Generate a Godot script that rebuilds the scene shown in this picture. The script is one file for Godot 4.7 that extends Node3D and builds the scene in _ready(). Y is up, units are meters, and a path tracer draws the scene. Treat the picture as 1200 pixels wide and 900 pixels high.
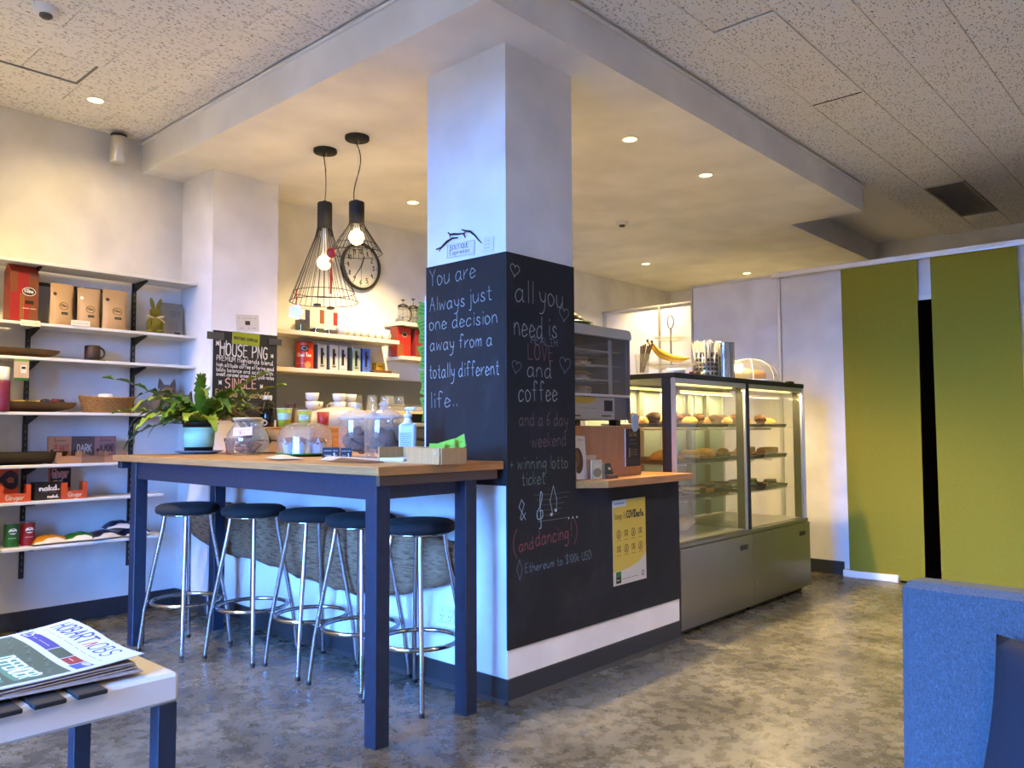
extends Node3D
# A cafe: chalkboard column, bar table with stools, cake cabinets, curtained doorway.

var M := {}
var used := {}
var tex_cache := {}

func _ready():
	setup_camera_and_light()
	make_materials()
	build_structure()
	build_lamps()
	build_board_and_counter()
	build_table_and_stools()
	build_shelf_wall()
	build_coffee_corner()
	build_table_goods()
	build_counter_goods()
	build_cabinets()
	build_doorway()
	build_foreground()

func setup_camera_and_light():
	var cam := Camera3D.new()
	cam.name = "camera"
	add_child(cam)
	cam.fov = 51.28
	cam.near = 0.05
	cam.far = 200.0
	var yaw := deg_to_rad(47.672)
	var pitch := deg_to_rad(3.255)
	var roll := deg_to_rad(-0.2535)
	var f := Vector3(sin(yaw) * cos(pitch), sin(pitch), -cos(yaw) * cos(pitch))
	var r := Vector3(cos(yaw), 0, sin(yaw))
	var u := r.cross(f)
	var rr := r * cos(roll) + u * sin(roll)
	var uu := u * cos(roll) - r * sin(roll)
	cam.transform = Transform3D(Basis(rr, uu, -f), Vector3(-2.6198, 1.2, 2.4197))
	cam.current = true
	var env := Environment.new()
	var sky := Sky.new()
	var sm := ProceduralSkyMaterial.new()
	sm.sky_top_color = Color(0.36, 0.61, 1.0)
	sm.sky_horizon_color = Color(0.40, 0.64, 1.0)
	sm.ground_horizon_color = Color(0.50, 0.55, 0.62)
	sm.ground_bottom_color = Color(0.42, 0.44, 0.48)
	sm.sky_energy_multiplier = 8.0
	sm.ground_energy_multiplier = 4.0
	sm.sun_angle_max = 0.0
	sky.sky_material = sm
	env.background_mode = Environment.BG_SKY
	env.sky = sky
	env.ambient_light_source = Environment.AMBIENT_SOURCE_DISABLED
	env.tonemap_mode = Environment.TONE_MAPPER_LINEAR
	env.tonemap_exposure = 0.83
	env.sdfgi_enabled = true
	env.ssao_enabled = true
	env.ssil_enabled = true
	var we := WorldEnvironment.new()
	we.name = "environment"
	we.environment = env
	add_child(we)

# ---------------------------------------------------------------- helpers
func S() -> SurfaceTool:
	var st := SurfaceTool.new()
	st.begin(Mesh.PRIMITIVE_TRIANGLES)
	return st

func tri(st: SurfaceTool, a: Vector3, b: Vector3, c: Vector3, ua = null, ub = null, uc = null):
	# a b c counter-clockwise seen from outside
	if (b - a).cross(c - a).length_squared() < 1e-18:
		return
	if ua != null: st.set_uv(ua)
	st.add_vertex(a)
	if uc != null: st.set_uv(uc)
	st.add_vertex(c)
	if ub != null: st.set_uv(ub)
	st.add_vertex(b)

func quad(st: SurfaceTool, a: Vector3, b: Vector3, c: Vector3, d: Vector3):
	tri(st, a, b, c)
	tri(st, a, c, d)

func quad_uv(st: SurfaceTool, a: Vector3, b: Vector3, c: Vector3, d: Vector3):
	# a bottom-left, b bottom-right, c top-right, d top-left
	st.set_smooth_group(-1)
	tri(st, a, b, c, Vector2(0, 1), Vector2(1, 1), Vector2(1, 0))
	tri(st, a, c, d, Vector2(0, 1), Vector2(1, 0), Vector2(0, 0))

func box(st: SurfaceTool, c: Vector3, s: Vector3, bev := 0.0, bs := Basis()):
	st.set_smooth_group(-1)
	var h := s * 0.5
	var b: float = min(bev, min(h.x, min(h.y, h.z)) * 0.95)
	var v := {}
	for sx in [-1, 1]:
		for sy in [-1, 1]:
			for sz in [-1, 1]:
				var k := Vector3i(sx, sy, sz)
				var p := Vector3(sx * h.x, sy * h.y, sz * h.z)
				v[k] = [c + bs * (p - Vector3(0, sy * b, sz * b)), c + bs * (p - Vector3(sx * b, 0, sz * b)), c + bs * (p - Vector3(sx * b, sy * b, 0))]
	for ax in 3:
		for sg in [-1, 1]:
			var u := (ax + 1) % 3
			var w := (ax + 2) % 3
			var q := []
			for e in [[-1, -1], [1, -1], [1, 1], [-1, 1]]:
				var k := Vector3i.ZERO
				k[ax] = sg
				k[u] = e[0]
				k[w] = e[1]
				q.append(v[k][ax])
			if sg > 0: quad(st, q[0], q[1], q[2], q[3])
			else: quad(st, q[3], q[2], q[1], q[0])
			if b > 0.0:
				# chamfer strips on the edges along axis u at +-w, one for each (ax, w) pair
				for sw in [-1, 1]:
					var k0 := Vector3i.ZERO
					k0[ax] = sg
					k0[w] = sw
					k0[u] = -1
					var k1 := k0
					k1[u] = 1
					var a0: Vector3 = v[k0][ax]
					var a1: Vector3 = v[k1][ax]
					var b1: Vector3 = v[k1][w]
					var b0: Vector3 = v[k0][w]
					if sg * sw > 0: quad(st, a0, a1, b1, b0)
					else: quad(st, b0, b1, a1, a0)
	if b > 0.0:
		for k in v:
			var sg2: int = k.x * k.y * k.z
			if sg2 > 0: tri(st, v[k][0], v[k][1], v[k][2])
			else: tri(st, v[k][2], v[k][1], v[k][0])

func tube(st: SurfaceTool, pts: Array, rad, n := 8, closed := false, grp := 1):
	var m := pts.size()
	var rings := []
	var nrm := Vector3.ZERO
	for i in m:
		var t: Vector3
		if closed: t = (pts[(i + 1) % m] - pts[(i + m - 1) % m]).normalized()
		elif i == 0: t = (pts[1] - pts[0]).normalized()
		elif i == m - 1: t = (pts[m - 1] - pts[m - 2]).normalized()
		else: t = (pts[i + 1] - pts[i - 1]).normalized()
		if nrm == Vector3.ZERO:
			nrm = Vector3.UP if abs(t.y) < 0.9 else Vector3.RIGHT
		nrm = (nrm - t * nrm.dot(t)).normalized()
		var bn := t.cross(nrm)
		var rr: float = rad[i] if rad is Array else rad
		var ring := []
		for k in n:
			var a := TAU * k / n
			ring.append(pts[i] + (nrm * cos(a) + bn * sin(a)) * rr)
		rings.append(ring)
	st.set_smooth_group(grp)
	for i in (m if closed else m - 1):
		var A: Array = rings[i]
		var Bq: Array = rings[(i + 1) % m]
		for k in n:
			var k2 := (k + 1) % n
			quad(st, A[k], A[k2], Bq[k2], Bq[k])
	if not closed:
		st.set_smooth_group(-1)
		for k in n:
			var k2 := (k + 1) % n
			tri(st, pts[0], rings[0][k2], rings[0][k])
			tri(st, pts[m - 1], rings[m - 1][k], rings[m - 1][k2])

func lathe(st: SurfaceTool, prof: Array, n := 20, xf := Transform3D(), flat := false, grp := 1):
	st.set_smooth_group(-1 if flat else grp)
	for i in prof.size() - 1:
		var p: Vector2 = prof[i]
		var q: Vector2 = prof[i + 1]
		for k in n:
			var a := TAU * k / n
			var b := TAU * ((k + 1) % n) / n
			quad(st, xf * Vector3(p.x * cos(a), p.y, -p.x * sin(a)), xf * Vector3(p.x * cos(b), p.y, -p.x * sin(b)), xf * Vector3(q.x * cos(b), q.y, -q.x * sin(b)), xf * Vector3(q.x * cos(a), q.y, -q.x * sin(a)))

func prism(st: SurfaceTool, poly: Array, depth: float, xf := Transform3D()):
	# poly counter-clockwise in local xy, extruded from z=0 to z=depth
	st.set_smooth_group(-1)
	var pk := PackedVector2Array(poly)
	if Geometry2D.is_polygon_clockwise(pk): pk.reverse()
	var idx := Geometry2D.triangulate_polygon(pk)
	for t in range(0, idx.size(), 3):
		var a := pk[idx[t]]
		var b := pk[idx[t + 1]]
		var c := pk[idx[t + 2]]
		if (b - a).cross(c - a) < 0.0:
			var w := b
			b = c
			c = w
		tri(st, xf * Vector3(a.x, a.y, depth), xf * Vector3(b.x, b.y, depth), xf * Vector3(c.x, c.y, depth))
		tri(st, xf * Vector3(a.x, a.y, 0), xf * Vector3(c.x, c.y, 0), xf * Vector3(b.x, b.y, 0))
	for i in pk.size():
		var a := pk[i]
		var b := pk[(i + 1) % pk.size()]
		quad(st, xf * Vector3(a.x, a.y, 0), xf * Vector3(b.x, b.y, 0), xf * Vector3(b.x, b.y, depth), xf * Vector3(a.x, a.y, depth))

func blob(st: SurfaceTool, c: Vector3, r: Vector3, sd := 1, amp := 0.0, bs := Basis(), nu := 14, nv := 9, fq := 2.0):
	st.set_smooth_group(sd % 30 + 1)
	var nz := FastNoiseLite.new()
	nz.seed = sd
	nz.frequency = fq
	var g := []
	for j in nv + 1:
		var row := []
		var ph := PI * j / nv - PI / 2
		for i in nu:
			var th := TAU * i / nu
			var d := Vector3(cos(ph) * cos(th), sin(ph), -cos(ph) * sin(th))
			var k := 1.0 + amp * nz.get_noise_3dv(d * 1.3)
			row.append(c + bs * (d * r * k))
		g.append(row)
	for j in nv:
		for i in nu:
			var i2 := (i + 1) % nu
			quad(st, g[j][i], g[j][i2], g[j + 1][i2], g[j + 1][i])

func sheet(st: SurfaceTool, fn: Callable, nu: int, nv: int, thick := 0.0, uv := true):
	# surface fn(u, v) -> Vector3, u to the right and v up seen from the front; thick > 0 gives it a back and edges
	st.set_smooth_group(1)
	var g := []
	var nn := []
	for j in nv + 1:
		var row := []
		for i in nu + 1:
			row.append(fn.call(float(i) / nu, float(j) / nv))
		g.append(row)
	for j in nv:
		for i in nu:
			var a: Vector3 = g[j][i]
			var b: Vector3 = g[j][i + 1]
			var c: Vector3 = g[j + 1][i + 1]
			var d: Vector3 = g[j + 1][i]
			var ua := Vector2(float(i) / nu, 1.0 - float(j) / nv)
			var uc := Vector2(float(i + 1) / nu, 1.0 - float(j + 1) / nv)
			tri(st, a, b, c, ua, Vector2(uc.x, ua.y), uc)
			tri(st, a, c, d, ua, uc, Vector2(ua.x, uc.y))
	if thick > 0.0:
		var h := []
		for j in nv + 1:
			var row := []
			for i in nu + 1:
				var du: Vector3 = g[j][min(i + 1, nu)] - g[j][max(i - 1, 0)]
				var dv: Vector3 = g[min(j + 1, nv)][i] - g[max(j - 1, 0)][i]
				row.append(g[j][i] - du.cross(dv).normalized() * thick)
			h.append(row)
		st.set_smooth_group(2)
		for j in nv:
			for i in nu:
				quad(st, h[j][i], h[j + 1][i], h[j + 1][i + 1], h[j][i + 1])
		st.set_smooth_group(-1)
		for i in nu:
			quad(st, g[0][i + 1], g[0][i], h[0][i], h[0][i + 1])
			quad(st, g[nv][i], g[nv][i + 1], h[nv][i + 1], h[nv][i])
		for j in nv:
			quad(st, g[j][0], g[j + 1][0], h[j + 1][0], h[j][0])
			quad(st, g[j + 1][nu], g[j][nu], h[j][nu], h[j + 1][nu])

func commit(st: SurfaceTool) -> ArrayMesh:
	st.generate_normals()
	return st.commit()

func obj(called: String, st: SurfaceTool, m: Material, parent: Node = null, at := Vector3.ZERO) -> MeshInstance3D:
	var o := MeshInstance3D.new()
	o.mesh = commit(st)
	o.material_override = m
	return put(o, called, parent, at)

func inst(called: String, mesh: Mesh, m: Material, parent: Node, at := Vector3.ZERO) -> MeshInstance3D:
	var o := MeshInstance3D.new()
	o.mesh = mesh
	o.material_override = m
	return put(o, called, parent, at)

func put(o: Node3D, called: String, parent: Node, at: Vector3):
	var p: Node = self if parent == null else parent
	o.name = numbered(called) if parent == null else called
	p.add_child(o, true)
	o.position = at
	return o

func numbered(called: String) -> String:
	if not used.has(called):
		used[called] = 0
		return called
	used[called] += 1
	return "%s_%03d" % [called, used[called]]

func tag(o: Node3D, label: String, category: String, group := "") -> Node3D:
	o.set_meta("label", label)
	o.set_meta("category", category)
	if group != "": o.set_meta("group", group)
	return o

func thing(called: String, label: String, category: String, at := Vector3.ZERO, turn := 0.0, group := "") -> Node3D:
	var o := Node3D.new()
	o.name = numbered(called)
	add_child(o)
	o.position = at
	o.rotation.y = deg_to_rad(turn)
	tag(o, label, category, group)
	return o

func struct(called: String, st: SurfaceTool, m: Material) -> MeshInstance3D:
	var o := obj(called, st, m)
	o.set_meta("kind", "structure")
	return o

func copy(src: Node3D, label: String, at: Vector3, turn := 0.0) -> Node3D:
	var c: Node3D = src.duplicate()
	c.name = numbered(String(src.name).rstrip("0123456789").rstrip("_"))
	add_child(c)
	c.position = at
	c.rotation.y = deg_to_rad(turn)
	c.set_meta("label", label)
	return c

func bx(called: String, c: Vector3, s: Vector3, m: Material, parent: Node = null, bev := 0.0, bs := Basis()) -> MeshInstance3D:
	var st := S()
	box(st, c, s, bev, bs)
	return obj(called, st, m, parent)

func rotz(d: float) -> Basis: return Basis(Vector3.BACK, deg_to_rad(d))
func roty(d: float) -> Basis: return Basis(Vector3.UP, deg_to_rad(d))
func rotx(d: float) -> Basis: return Basis(Vector3.RIGHT, deg_to_rad(d))

# ---------------------------------------------------------------- pictures: grain, stroke lettering
func mat(c: Color, rough := 0.7, metal := 0.0) -> StandardMaterial3D:
	var m := StandardMaterial3D.new()
	m.albedo_color = c
	m.roughness = rough
	m.metallic = metal
	m.cull_mode = BaseMaterial3D.CULL_DISABLED
	return m

func noise_bytes(n: int, fq: float, sd: int, oct := 4, type := FastNoiseLite.TYPE_SIMPLEX_SMOOTH) -> PackedByteArray:
	var nz := FastNoiseLite.new()
	nz.noise_type = type
	nz.seed = sd
	nz.frequency = fq
	nz.fractal_octaves = oct
	var im := nz.get_seamless_image(n, n)
	im.convert(Image.FORMAT_L8)
	return im.get_data()

func ramp_tex(data: PackedByteArray, n: int, cols: Array) -> ImageTexture:
	var lut := []
	for i in 256:
		var f: float = i / 255.0 * (cols.size() - 1)
		var k: int = min(int(f), cols.size() - 2)
		var c: Color = cols[k].lerp(cols[k + 1], f - k)
		lut.append([int(c.r * 255), int(c.g * 255), int(c.b * 255)])
	var out := PackedByteArray()
	out.resize(n * n * 3)
	var j := 0
	for b in data:
		var e: Array = lut[b]
		out[j] = e[0]
		out[j + 1] = e[1]
		out[j + 2] = e[2]
		j += 3
	var im := Image.create_from_data(n, n, false, Image.FORMAT_RGB8, out)
	im.generate_mipmaps()
	return ImageTexture.create_from_image(im)

func tri_mat(tex: Texture2D, sc: Vector3, rough := 0.7, metal := 0.0) -> StandardMaterial3D:
	var m := mat(Color.WHITE, rough, metal)
	m.albedo_texture = tex
	m.uv1_triplanar = true
	m.uv1_world_triplanar = true
	m.uv1_scale = sc
	return m

func grain(cols: Array, sc: Vector3, rough := 0.6, fq := 0.02, sd := 1, n := 256, oct := 4) -> StandardMaterial3D:
	if cols.size() > 2:
		return tri_mat(ramp_tex(noise_bytes(n, fq, sd, oct), n, cols), sc, rough)
	# two-tone grain: a shared grey grain times the lighter colour
	var lo: Color = cols[0]
	var hi: Color = cols[1]
	var k: float = snappedf(lo.get_luminance() / hi.get_luminance(), 0.15)
	var f: float = 0.05 if fq > 0.035 else (0.025 if fq > 0.015 else 0.012)
	var key := "%.2f %.3f" % [k, f]
	if not tex_cache.has(key):
		tex_cache[key] = ramp_tex(noise_bytes(256, f, 7, 4), 256, [Color(k, k, k), Color.WHITE])
	var m := tri_mat(tex_cache[key], sc, rough)
	m.albedo_color = hi
	return m

const GLYPH := {
	"a": "58 39 18 06 14 34 56|59 55 64", "b": "0d 04|07 29 48 56 44 24 05", "c": "58 39 18 06 14 34 55", "d": "58 39 18 06 14 34 56|5d 55 64",
	"e": "06 57 48 29 18 06 14 34 55", "f": "5c 4d 2c 24|09 49", "g": "58 39 18 06 15 35 57|59 52 30 10 01", "h": "0d 04|07 29 48 56 54", "i": "19 14|1c 1b",
	"j": "29 21 10 00|2c 2b", "k": "0d 04|49 06|16 44", "l": "1d 14", "m": "09 04|07 29 37 34|37 59 68 64", "n": "09 04|07 29 48 54", "o": "29 08 06 14 34 56 48 29",
	"p": "09 00|08 29 48 56 44 24 05", "q": "58 39 18 06 14 34 56|59 50", "r": "09 04|06 28 49", "s": "48 29 18 17 36 45 34 14 05", "t": "2c 25 34 44|09 49",
	"u": "09 06 14 34 56|59 54", "v": "09 34 59", "w": "09 14 38 54 79", "x": "09 54|59 04", "y": "09 16 35 56|59 42 20 00", "z": "09 59 04 54",
	"A": "04 3d 64|18 58", "B": "0d 04|0d 3d 4b 39 09|39 57 45 24 04", "C": "5c 3d 1c 08 15 34 55", "D": "0d 04|0d 3d 5a 57 34 04", "E": "5d 0d 04 54|09 49",
	"F": "5d 0d 04|09 49", "G": "5c 3d 1c 08 15 34 55 58 38", "H": "0d 04|5d 54|09 59", "I": "1d 14", "J": "4d 45 24 05", "K": "0d 04|5d 08|19 54", "L": "0d 04 54",
	"M": "04 0d 37 6d 64", "N": "04 0d 54 5d", "O": "3d 1c 08 15 34 55 68 5c 3d", "P": "04 0d 4d 5b 49 08", "Q": "3d 1c 08 15 34 55 68 5c 3d|46 63", "R": "04 0d 4d 5b 49 08|28 54",
	"S": "5c 3d 1c 0b 19 48 56 34 14 05", "T": "0d 6d|3d 34", "U": "0d 06 24 44 56 5d", "V": "0d 34 6d", "W": "0d 14 3a 54 7d", "X": "0d 54|5d 04", "Y": "0d 39 6d|39 34", "Z": "0d 5d 04 54",
	"0": "2d 0a 07 24 47 4a 2d", "1": "0b 2d 24", "2": "0b 2d 4b 04 54", "3": "0d 4d 29 47 45 24 05", "4": "3d 08 58|4a 44", "5": "4d 0d 09 39 47 34 04", "6": "4d 1a 06 24 46 38 07",
	"7": "0d 5d 14", "8": "29 0b 2d 4b 29 06 24 46 29", "9": "4a 28 0a 2d 4b 44", "&": "54 0a 2d 4b 15 24 57", ".": "14 15", ",": "15 03", "!": "1d 17|15 14", "(": "2f 0b 06 22",
	")": "0f 2b 26 02", "$": "5c 2d 0b 48 45 24 05|3f 33", "+": "07 47|29 25", "'": "1d 1b", "-": "07 37", ":": "18 17|15 14", "*": "08 48|0b 45|45 4b 05", "/": "04 4d", "#": "08 58"}
const STRAIGHT := "EFHKLMNTVWXYZAIkvwxzil147+-&*/"

func stamp(im: Image, x: float, y: float, r: float, c: Color, gr: float):
	var w := im.get_width()
	var h := im.get_height()
	for j in range(int(floor(y - r)), int(ceil(y + r)) + 1):
		for i in range(int(floor(x - r)), int(ceil(x + r)) + 1):
			if i < 0 or j < 0 or i >= w or j >= h: continue
			var d := Vector2(i - x, j - y).length()
			var a: float = clamp(r + 0.5 - d, 0.0, 1.0)
			if a <= 0.0: continue
			if gr > 0.0:
				var hsh := ((i * 374761393 + j * 668265263) ^ (i * j * 97)) & 1023
				a *= 1.0 - gr * (hsh / 1023.0)
			im.set_pixel(i, j, im.get_pixel(i, j).lerp(c, a * c.a))

func stroke(im: Image, pts: Array, r: float, c: Color, gr := 0.0, smooth := true):
	var p := pts
	if smooth and pts.size() > 2:
		p = []
		for i in pts.size() - 1:
			var a: Vector2 = pts[max(i - 1, 0)]
			var b: Vector2 = pts[i]
			var d: Vector2 = pts[i + 1]
			var e: Vector2 = pts[min(i + 2, pts.size() - 1)]
			for k in 5: p.append(b.cubic_interpolate(d, a, e, k / 5.0))
		p.append(pts[-1])
	for i in p.size() - 1:
		var len: float = max(p[i].distance_to(p[i + 1]), 0.01)
		var n := int(ceil(len / max(r * 0.7, 0.6)))
		for k in n + 1:
			var q: Vector2 = p[i].lerp(p[i + 1], float(k) / n)
			stamp(im, q.x, q.y, r, Color(c.r, c.g, c.b, c.a * (0.55 if gr > 0.0 else 1.0)), gr)

func write(im: Image, txt: String, x: float, y: float, xh: float, c: Color, r := 1.0, gr := 0.0, tilt := 0.0, sx := 1.0, fit := 0.0):
	# y is the baseline, xh the x-height in pixels; fit > 0 stretches the line to that width
	var u := xh / 5.0
	if fit > 0.0:
		var wd := 0.0
		for ch in txt: wd += glyph_w(ch)
		sx = fit / (wd * u)
	var pen := 0.0
	for ch in txt:
		if GLYPH.has(ch):
			for s in GLYPH[ch].split("|"):
				var pts := []
				for pr in s.split(" "):
					var gx := pen + float(pr.substr(0, 1).hex_to_int()) * u * sx
					var gy := (float(pr.substr(1, 1).hex_to_int()) - 4.0) * u
					pts.append(Vector2(x + gx * cos(tilt) + gy * sin(tilt), y + gx * sin(tilt) - gy * cos(tilt)))
				stroke(im, pts, r, c, gr, not STRAIGHT.contains(ch))
		pen += glyph_w(ch) * u * sx

func glyph_w(ch: String) -> float:
	if not GLYPH.has(ch): return 4.5
	var mx := 0
	for pr in GLYPH[ch].replace("|", " ").split(" "): mx = max(mx, pr.substr(0, 1).hex_to_int())
	return mx + 2.2

func pic(w: int, h: int, c: Color) -> Image:
	var im := Image.create(w, h, false, Image.FORMAT_RGB8)
	im.fill(c)
	return im

func disc(im: Image, cx: float, cy: float, rx: float, ry: float, c: Color):
	for j in range(int(cy - ry), int(cy + ry) + 1):
		for i in range(int(cx - rx), int(cx + rx) + 1):
			if i < 0 or j < 0 or i >= im.get_width() or j >= im.get_height(): continue
			if pow((i - cx) / rx, 2) + pow((j - cy) / ry, 2) <= 1.0: im.set_pixel(i, j, c)

func ring(im: Image, cx: float, cy: float, rx: float, ry: float, r: float, c: Color, gr := 0.0):
	var pts := []
	for k in 25: pts.append(Vector2(cx + rx * cos(TAU * k / 24), cy + ry * sin(TAU * k / 24)))
	stroke(im, pts, r, c, gr, false)

func print_mat(im: Image, rough := 0.75) -> StandardMaterial3D:
	var key := "print %d %d %d %.2f" % [hash(im.get_data()), im.get_width(), im.get_height(), rough]
	if tex_cache.has(key): return tex_cache[key]
	im.generate_mipmaps()
	var m := mat(Color.WHITE, rough)
	m.albedo_texture = ImageTexture.create_from_image(im)
	tex_cache[key] = m
	return m

func make_materials():
	M.white = grain([Color(0.85, 0.85, 0.84), Color(0.90, 0.895, 0.885)], Vector3.ONE * 0.6, 0.75, 0.012, 3)
	M.soffit = grain([Color(0.88, 0.87, 0.86), Color(0.92, 0.915, 0.905)], Vector3.ONE * 0.5, 0.7, 0.012, 4)
	M.trim = mat(Color(0.87, 0.87, 0.865), 0.5)
	M.wall = grain([Color(0.83, 0.825, 0.815), Color(0.88, 0.875, 0.865)], Vector3.ONE * 0.7, 0.8, 0.012, 5)
	M.skirting = mat(Color(0.16, 0.165, 0.175), 0.45)
	M.black = mat(Color(0.03, 0.03, 0.032), 0.5)
	M.matte_black = mat(Color(0.035, 0.035, 0.037), 0.75)
	M.plastic_white = mat(Color(0.82, 0.82, 0.82), 0.4)
	M.ceramic = mat(Color(0.76, 0.75, 0.73), 0.18)
	M.shelf_cream = mat(Color(0.76, 0.72, 0.65), 0.5)
	M.chrome = mat(Color(0.75, 0.76, 0.78), 0.16, 1.0)
	M.alu = mat(Color(0.78, 0.78, 0.78), 0.35, 0.85)
	M.steel = grain([Color(0.56, 0.55, 0.53), Color(0.60, 0.59, 0.57)], Vector3(0.3, 40, 0.3), 0.3, 0.03, 9)
	M.steel.metallic = 1.0
	M.navy_paint = grain([Color(0.07, 0.105, 0.165), Color(0.095, 0.145, 0.225)], Vector3(3, 3, 3), 0.5, 0.03, 12)
	# concrete floor: broad patches, worn blotches and fine dark specks
	var n := 1024
	var a := noise_bytes(n, 0.006, 21, 5)
	var b := noise_bytes(n, 0.03, 22, 5)
	var c := noise_bytes(n, 0.12, 23, 4)
	var out := PackedByteArray()
	out.resize(n * n * 3)
	var rb := PackedByteArray()
	rb.resize(n * n)
	var j := 0
	for i in n * n:
		var v: float = 0.345 + (a[i] - 128) * 0.0007 + (b[i] - 128) * 0.00045 + (c[i] - 128) * 0.00018
		var d: float = c[i] + (b[i] - 128) * 0.7
		if d < 72.0: v *= 0.80 + 0.20 * max(0.0, d / 72.0)
		out[j] = int(clamp(v * 1.03, 0, 1) * 255)
		out[j + 1] = int(clamp(v * 0.99, 0, 1) * 255)
		out[j + 2] = int(clamp(v * 0.87, 0, 1) * 255)
		j += 3
		rb[i] = int(clamp(72 + (b[i] - 128) * 0.14 + (c[i] - 128) * 0.06, 25, 200))
	var im := Image.create_from_data(n, n, false, Image.FORMAT_RGB8, out)
	im.generate_mipmaps()
	M.floor = tri_mat(ImageTexture.create_from_image(im), Vector3.ONE * 0.34, 1.0)
	var rim := Image.create_from_data(n, n, false, Image.FORMAT_L8, rb)
	rim.generate_mipmaps()
	M.floor.roughness_texture = ImageTexture.create_from_image(rim)
	# mineral fibre tile: short dark fissures
	var t := pic(512, 512, Color(0.88, 0.875, 0.865))
	var rg := RandomNumberGenerator.new()
	rg.seed = 5
	for k in 760:
		var p := Vector2(rg.randf() * 512, rg.randf() * 512)
		var l := rg.randf_range(2.0, 11.0)
		var q := p + Vector2(l, rg.randf_range(-2.5, 2.5))
		var g := rg.randf_range(0.36, 0.60)
		stroke(t, [p, q], rg.randf_range(0.8, 1.9), Color(g, g * 0.98, g * 0.95), 0.0, false)
	t.generate_mipmaps()
	M.tile = tri_mat(ImageTexture.create_from_image(t), Vector3.ONE * 1.55, 0.9)
	M.tile.uv1_triplanar_sharpness = 8.0
	# woods
	M.oak_z = grain([Color(0.47, 0.34, 0.20), Color(0.60, 0.46, 0.29), Color(0.54, 0.40, 0.24), Color(0.66, 0.52, 0.34)], Vector3(5, 5, 0.35), 0.45, 0.025, 31)
	M.oak_x = grain([Color(0.55, 0.36, 0.16), Color(0.70, 0.47, 0.23), Color(0.62, 0.41, 0.19)], Vector3(0.35, 6, 5), 0.4, 0.025, 32)
	M.jarrah = grain([Color(0.47, 0.29, 0.12), Color(0.58, 0.38, 0.17), Color(0.52, 0.33, 0.14)], Vector3(7, 0.5, 7), 0.4, 0.025, 33)
	M.ledge = grain([Color(0.56, 0.36, 0.16), Color(0.69, 0.47, 0.23)], Vector3(0.5, 7, 7), 0.35, 0.025, 34)
	M.pine = grain([Color(0.62, 0.45, 0.26), Color(0.72, 0.55, 0.34)], Vector3(12, 1.0, 12), 0.55, 0.025, 35)
	M.bowl_wood = grain([Color(0.26, 0.15, 0.06), Color(0.40, 0.25, 0.11)], Vector3(1.2, 16, 16), 0.5, 0.025, 36)
	M.log = grain([Color(0.20, 0.13, 0.08), Color(0.42, 0.31, 0.21), Color(0.54, 0.42, 0.31), Color(0.30, 0.21, 0.14)], Vector3(9, 9, 1.2), 0.9, 0.03, 37, 256, 5)
	M.wicker = grain([Color(0.50, 0.33, 0.15), Color(0.70, 0.50, 0.27)], Vector3(10, 14, 10), 0.8, 0.03, 38)
	M.twig = mat(Color(0.12, 0.08, 0.06), 0.8)
	# cloths
	M.stool_cloth = grain([Color(0.045, 0.048, 0.055), Color(0.085, 0.09, 0.10)], Vector3.ONE * 14, 0.9, 0.05, 41)
	M.curtain = grain([Color(0.42, 0.39, 0.08), Color(0.50, 0.465, 0.10), Color(0.45, 0.42, 0.085)], Vector3(7, 3.0, 7), 0.95, 0.06, 42)
	M.navy_cloth = grain([Color(0.035, 0.045, 0.10), Color(0.05, 0.06, 0.125)], Vector3.ONE * 9, 0.9, 0.05, 43)
	var wv := pic(256, 256, Color(0.225, 0.26, 0.295))
	rg.seed = 9
	for k in 5200:
		var p := Vector2(rg.randf() * 256, rg.randf() * 256)
		var v := rg.randf_range(0.72, 1.45)
		var q := p + (Vector2(0, rg.randf_range(2, 9)) if rg.randf() < 0.55 else Vector2(rg.randf_range(2, 6), 0))
		stroke(wv, [p, q], 0.45, Color(0.215 * v, 0.25 * v, 0.285 * v), 0.0, false)
	wv.generate_mipmaps()
	M.sofa = tri_mat(ImageTexture.create_from_image(wv), Vector3.ONE * 4.2, 0.95)
	# glass
	M.glass = mat(Color(0.5, 0.54, 0.54, 0.05), 0.03)
	M.glass.transparency = BaseMaterial3D.TRANSPARENCY_ALPHA
	M.thin_glass = mat(Color(0.62, 0.66, 0.66, 0.08), 0.02)
	M.thin_glass.transparency = BaseMaterial3D.TRANSPARENCY_ALPHA
	M.plastic_clear = mat(Color(0.8, 0.8, 0.78, 0.14), 0.12)
	M.plastic_clear.transparency = BaseMaterial3D.TRANSPARENCY_ALPHA
	M.window_glass = mat(Color(1, 1, 1, 0.03), 0.02)
	M.window_glass.transparency = BaseMaterial3D.TRANSPARENCY_ALPHA
	M.bulb = mat(Color(1.0, 0.9, 0.7), 0.4)
	M.bulb.emission_enabled = true
	M.bulb.emission = Color(1.0, 0.80, 0.52)
	M.bulb.emission_energy_multiplier = 14.0
	M.strip = mat(Color(1.0, 0.9, 0.7), 0.4)
	M.strip.emission_enabled = true
	M.strip.emission = Color(1.0, 0.80, 0.45)
	M.strip.emission_energy_multiplier = 4.0
	M.chalk_dark = blackboard_plain()

func blackboard_plain() -> StandardMaterial3D:
	return grain([Color(0.055, 0.057, 0.06), Color(0.085, 0.087, 0.092), Color(0.07, 0.072, 0.076)], Vector3.ONE * 0.8, 0.8, 0.012, 50)

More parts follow.
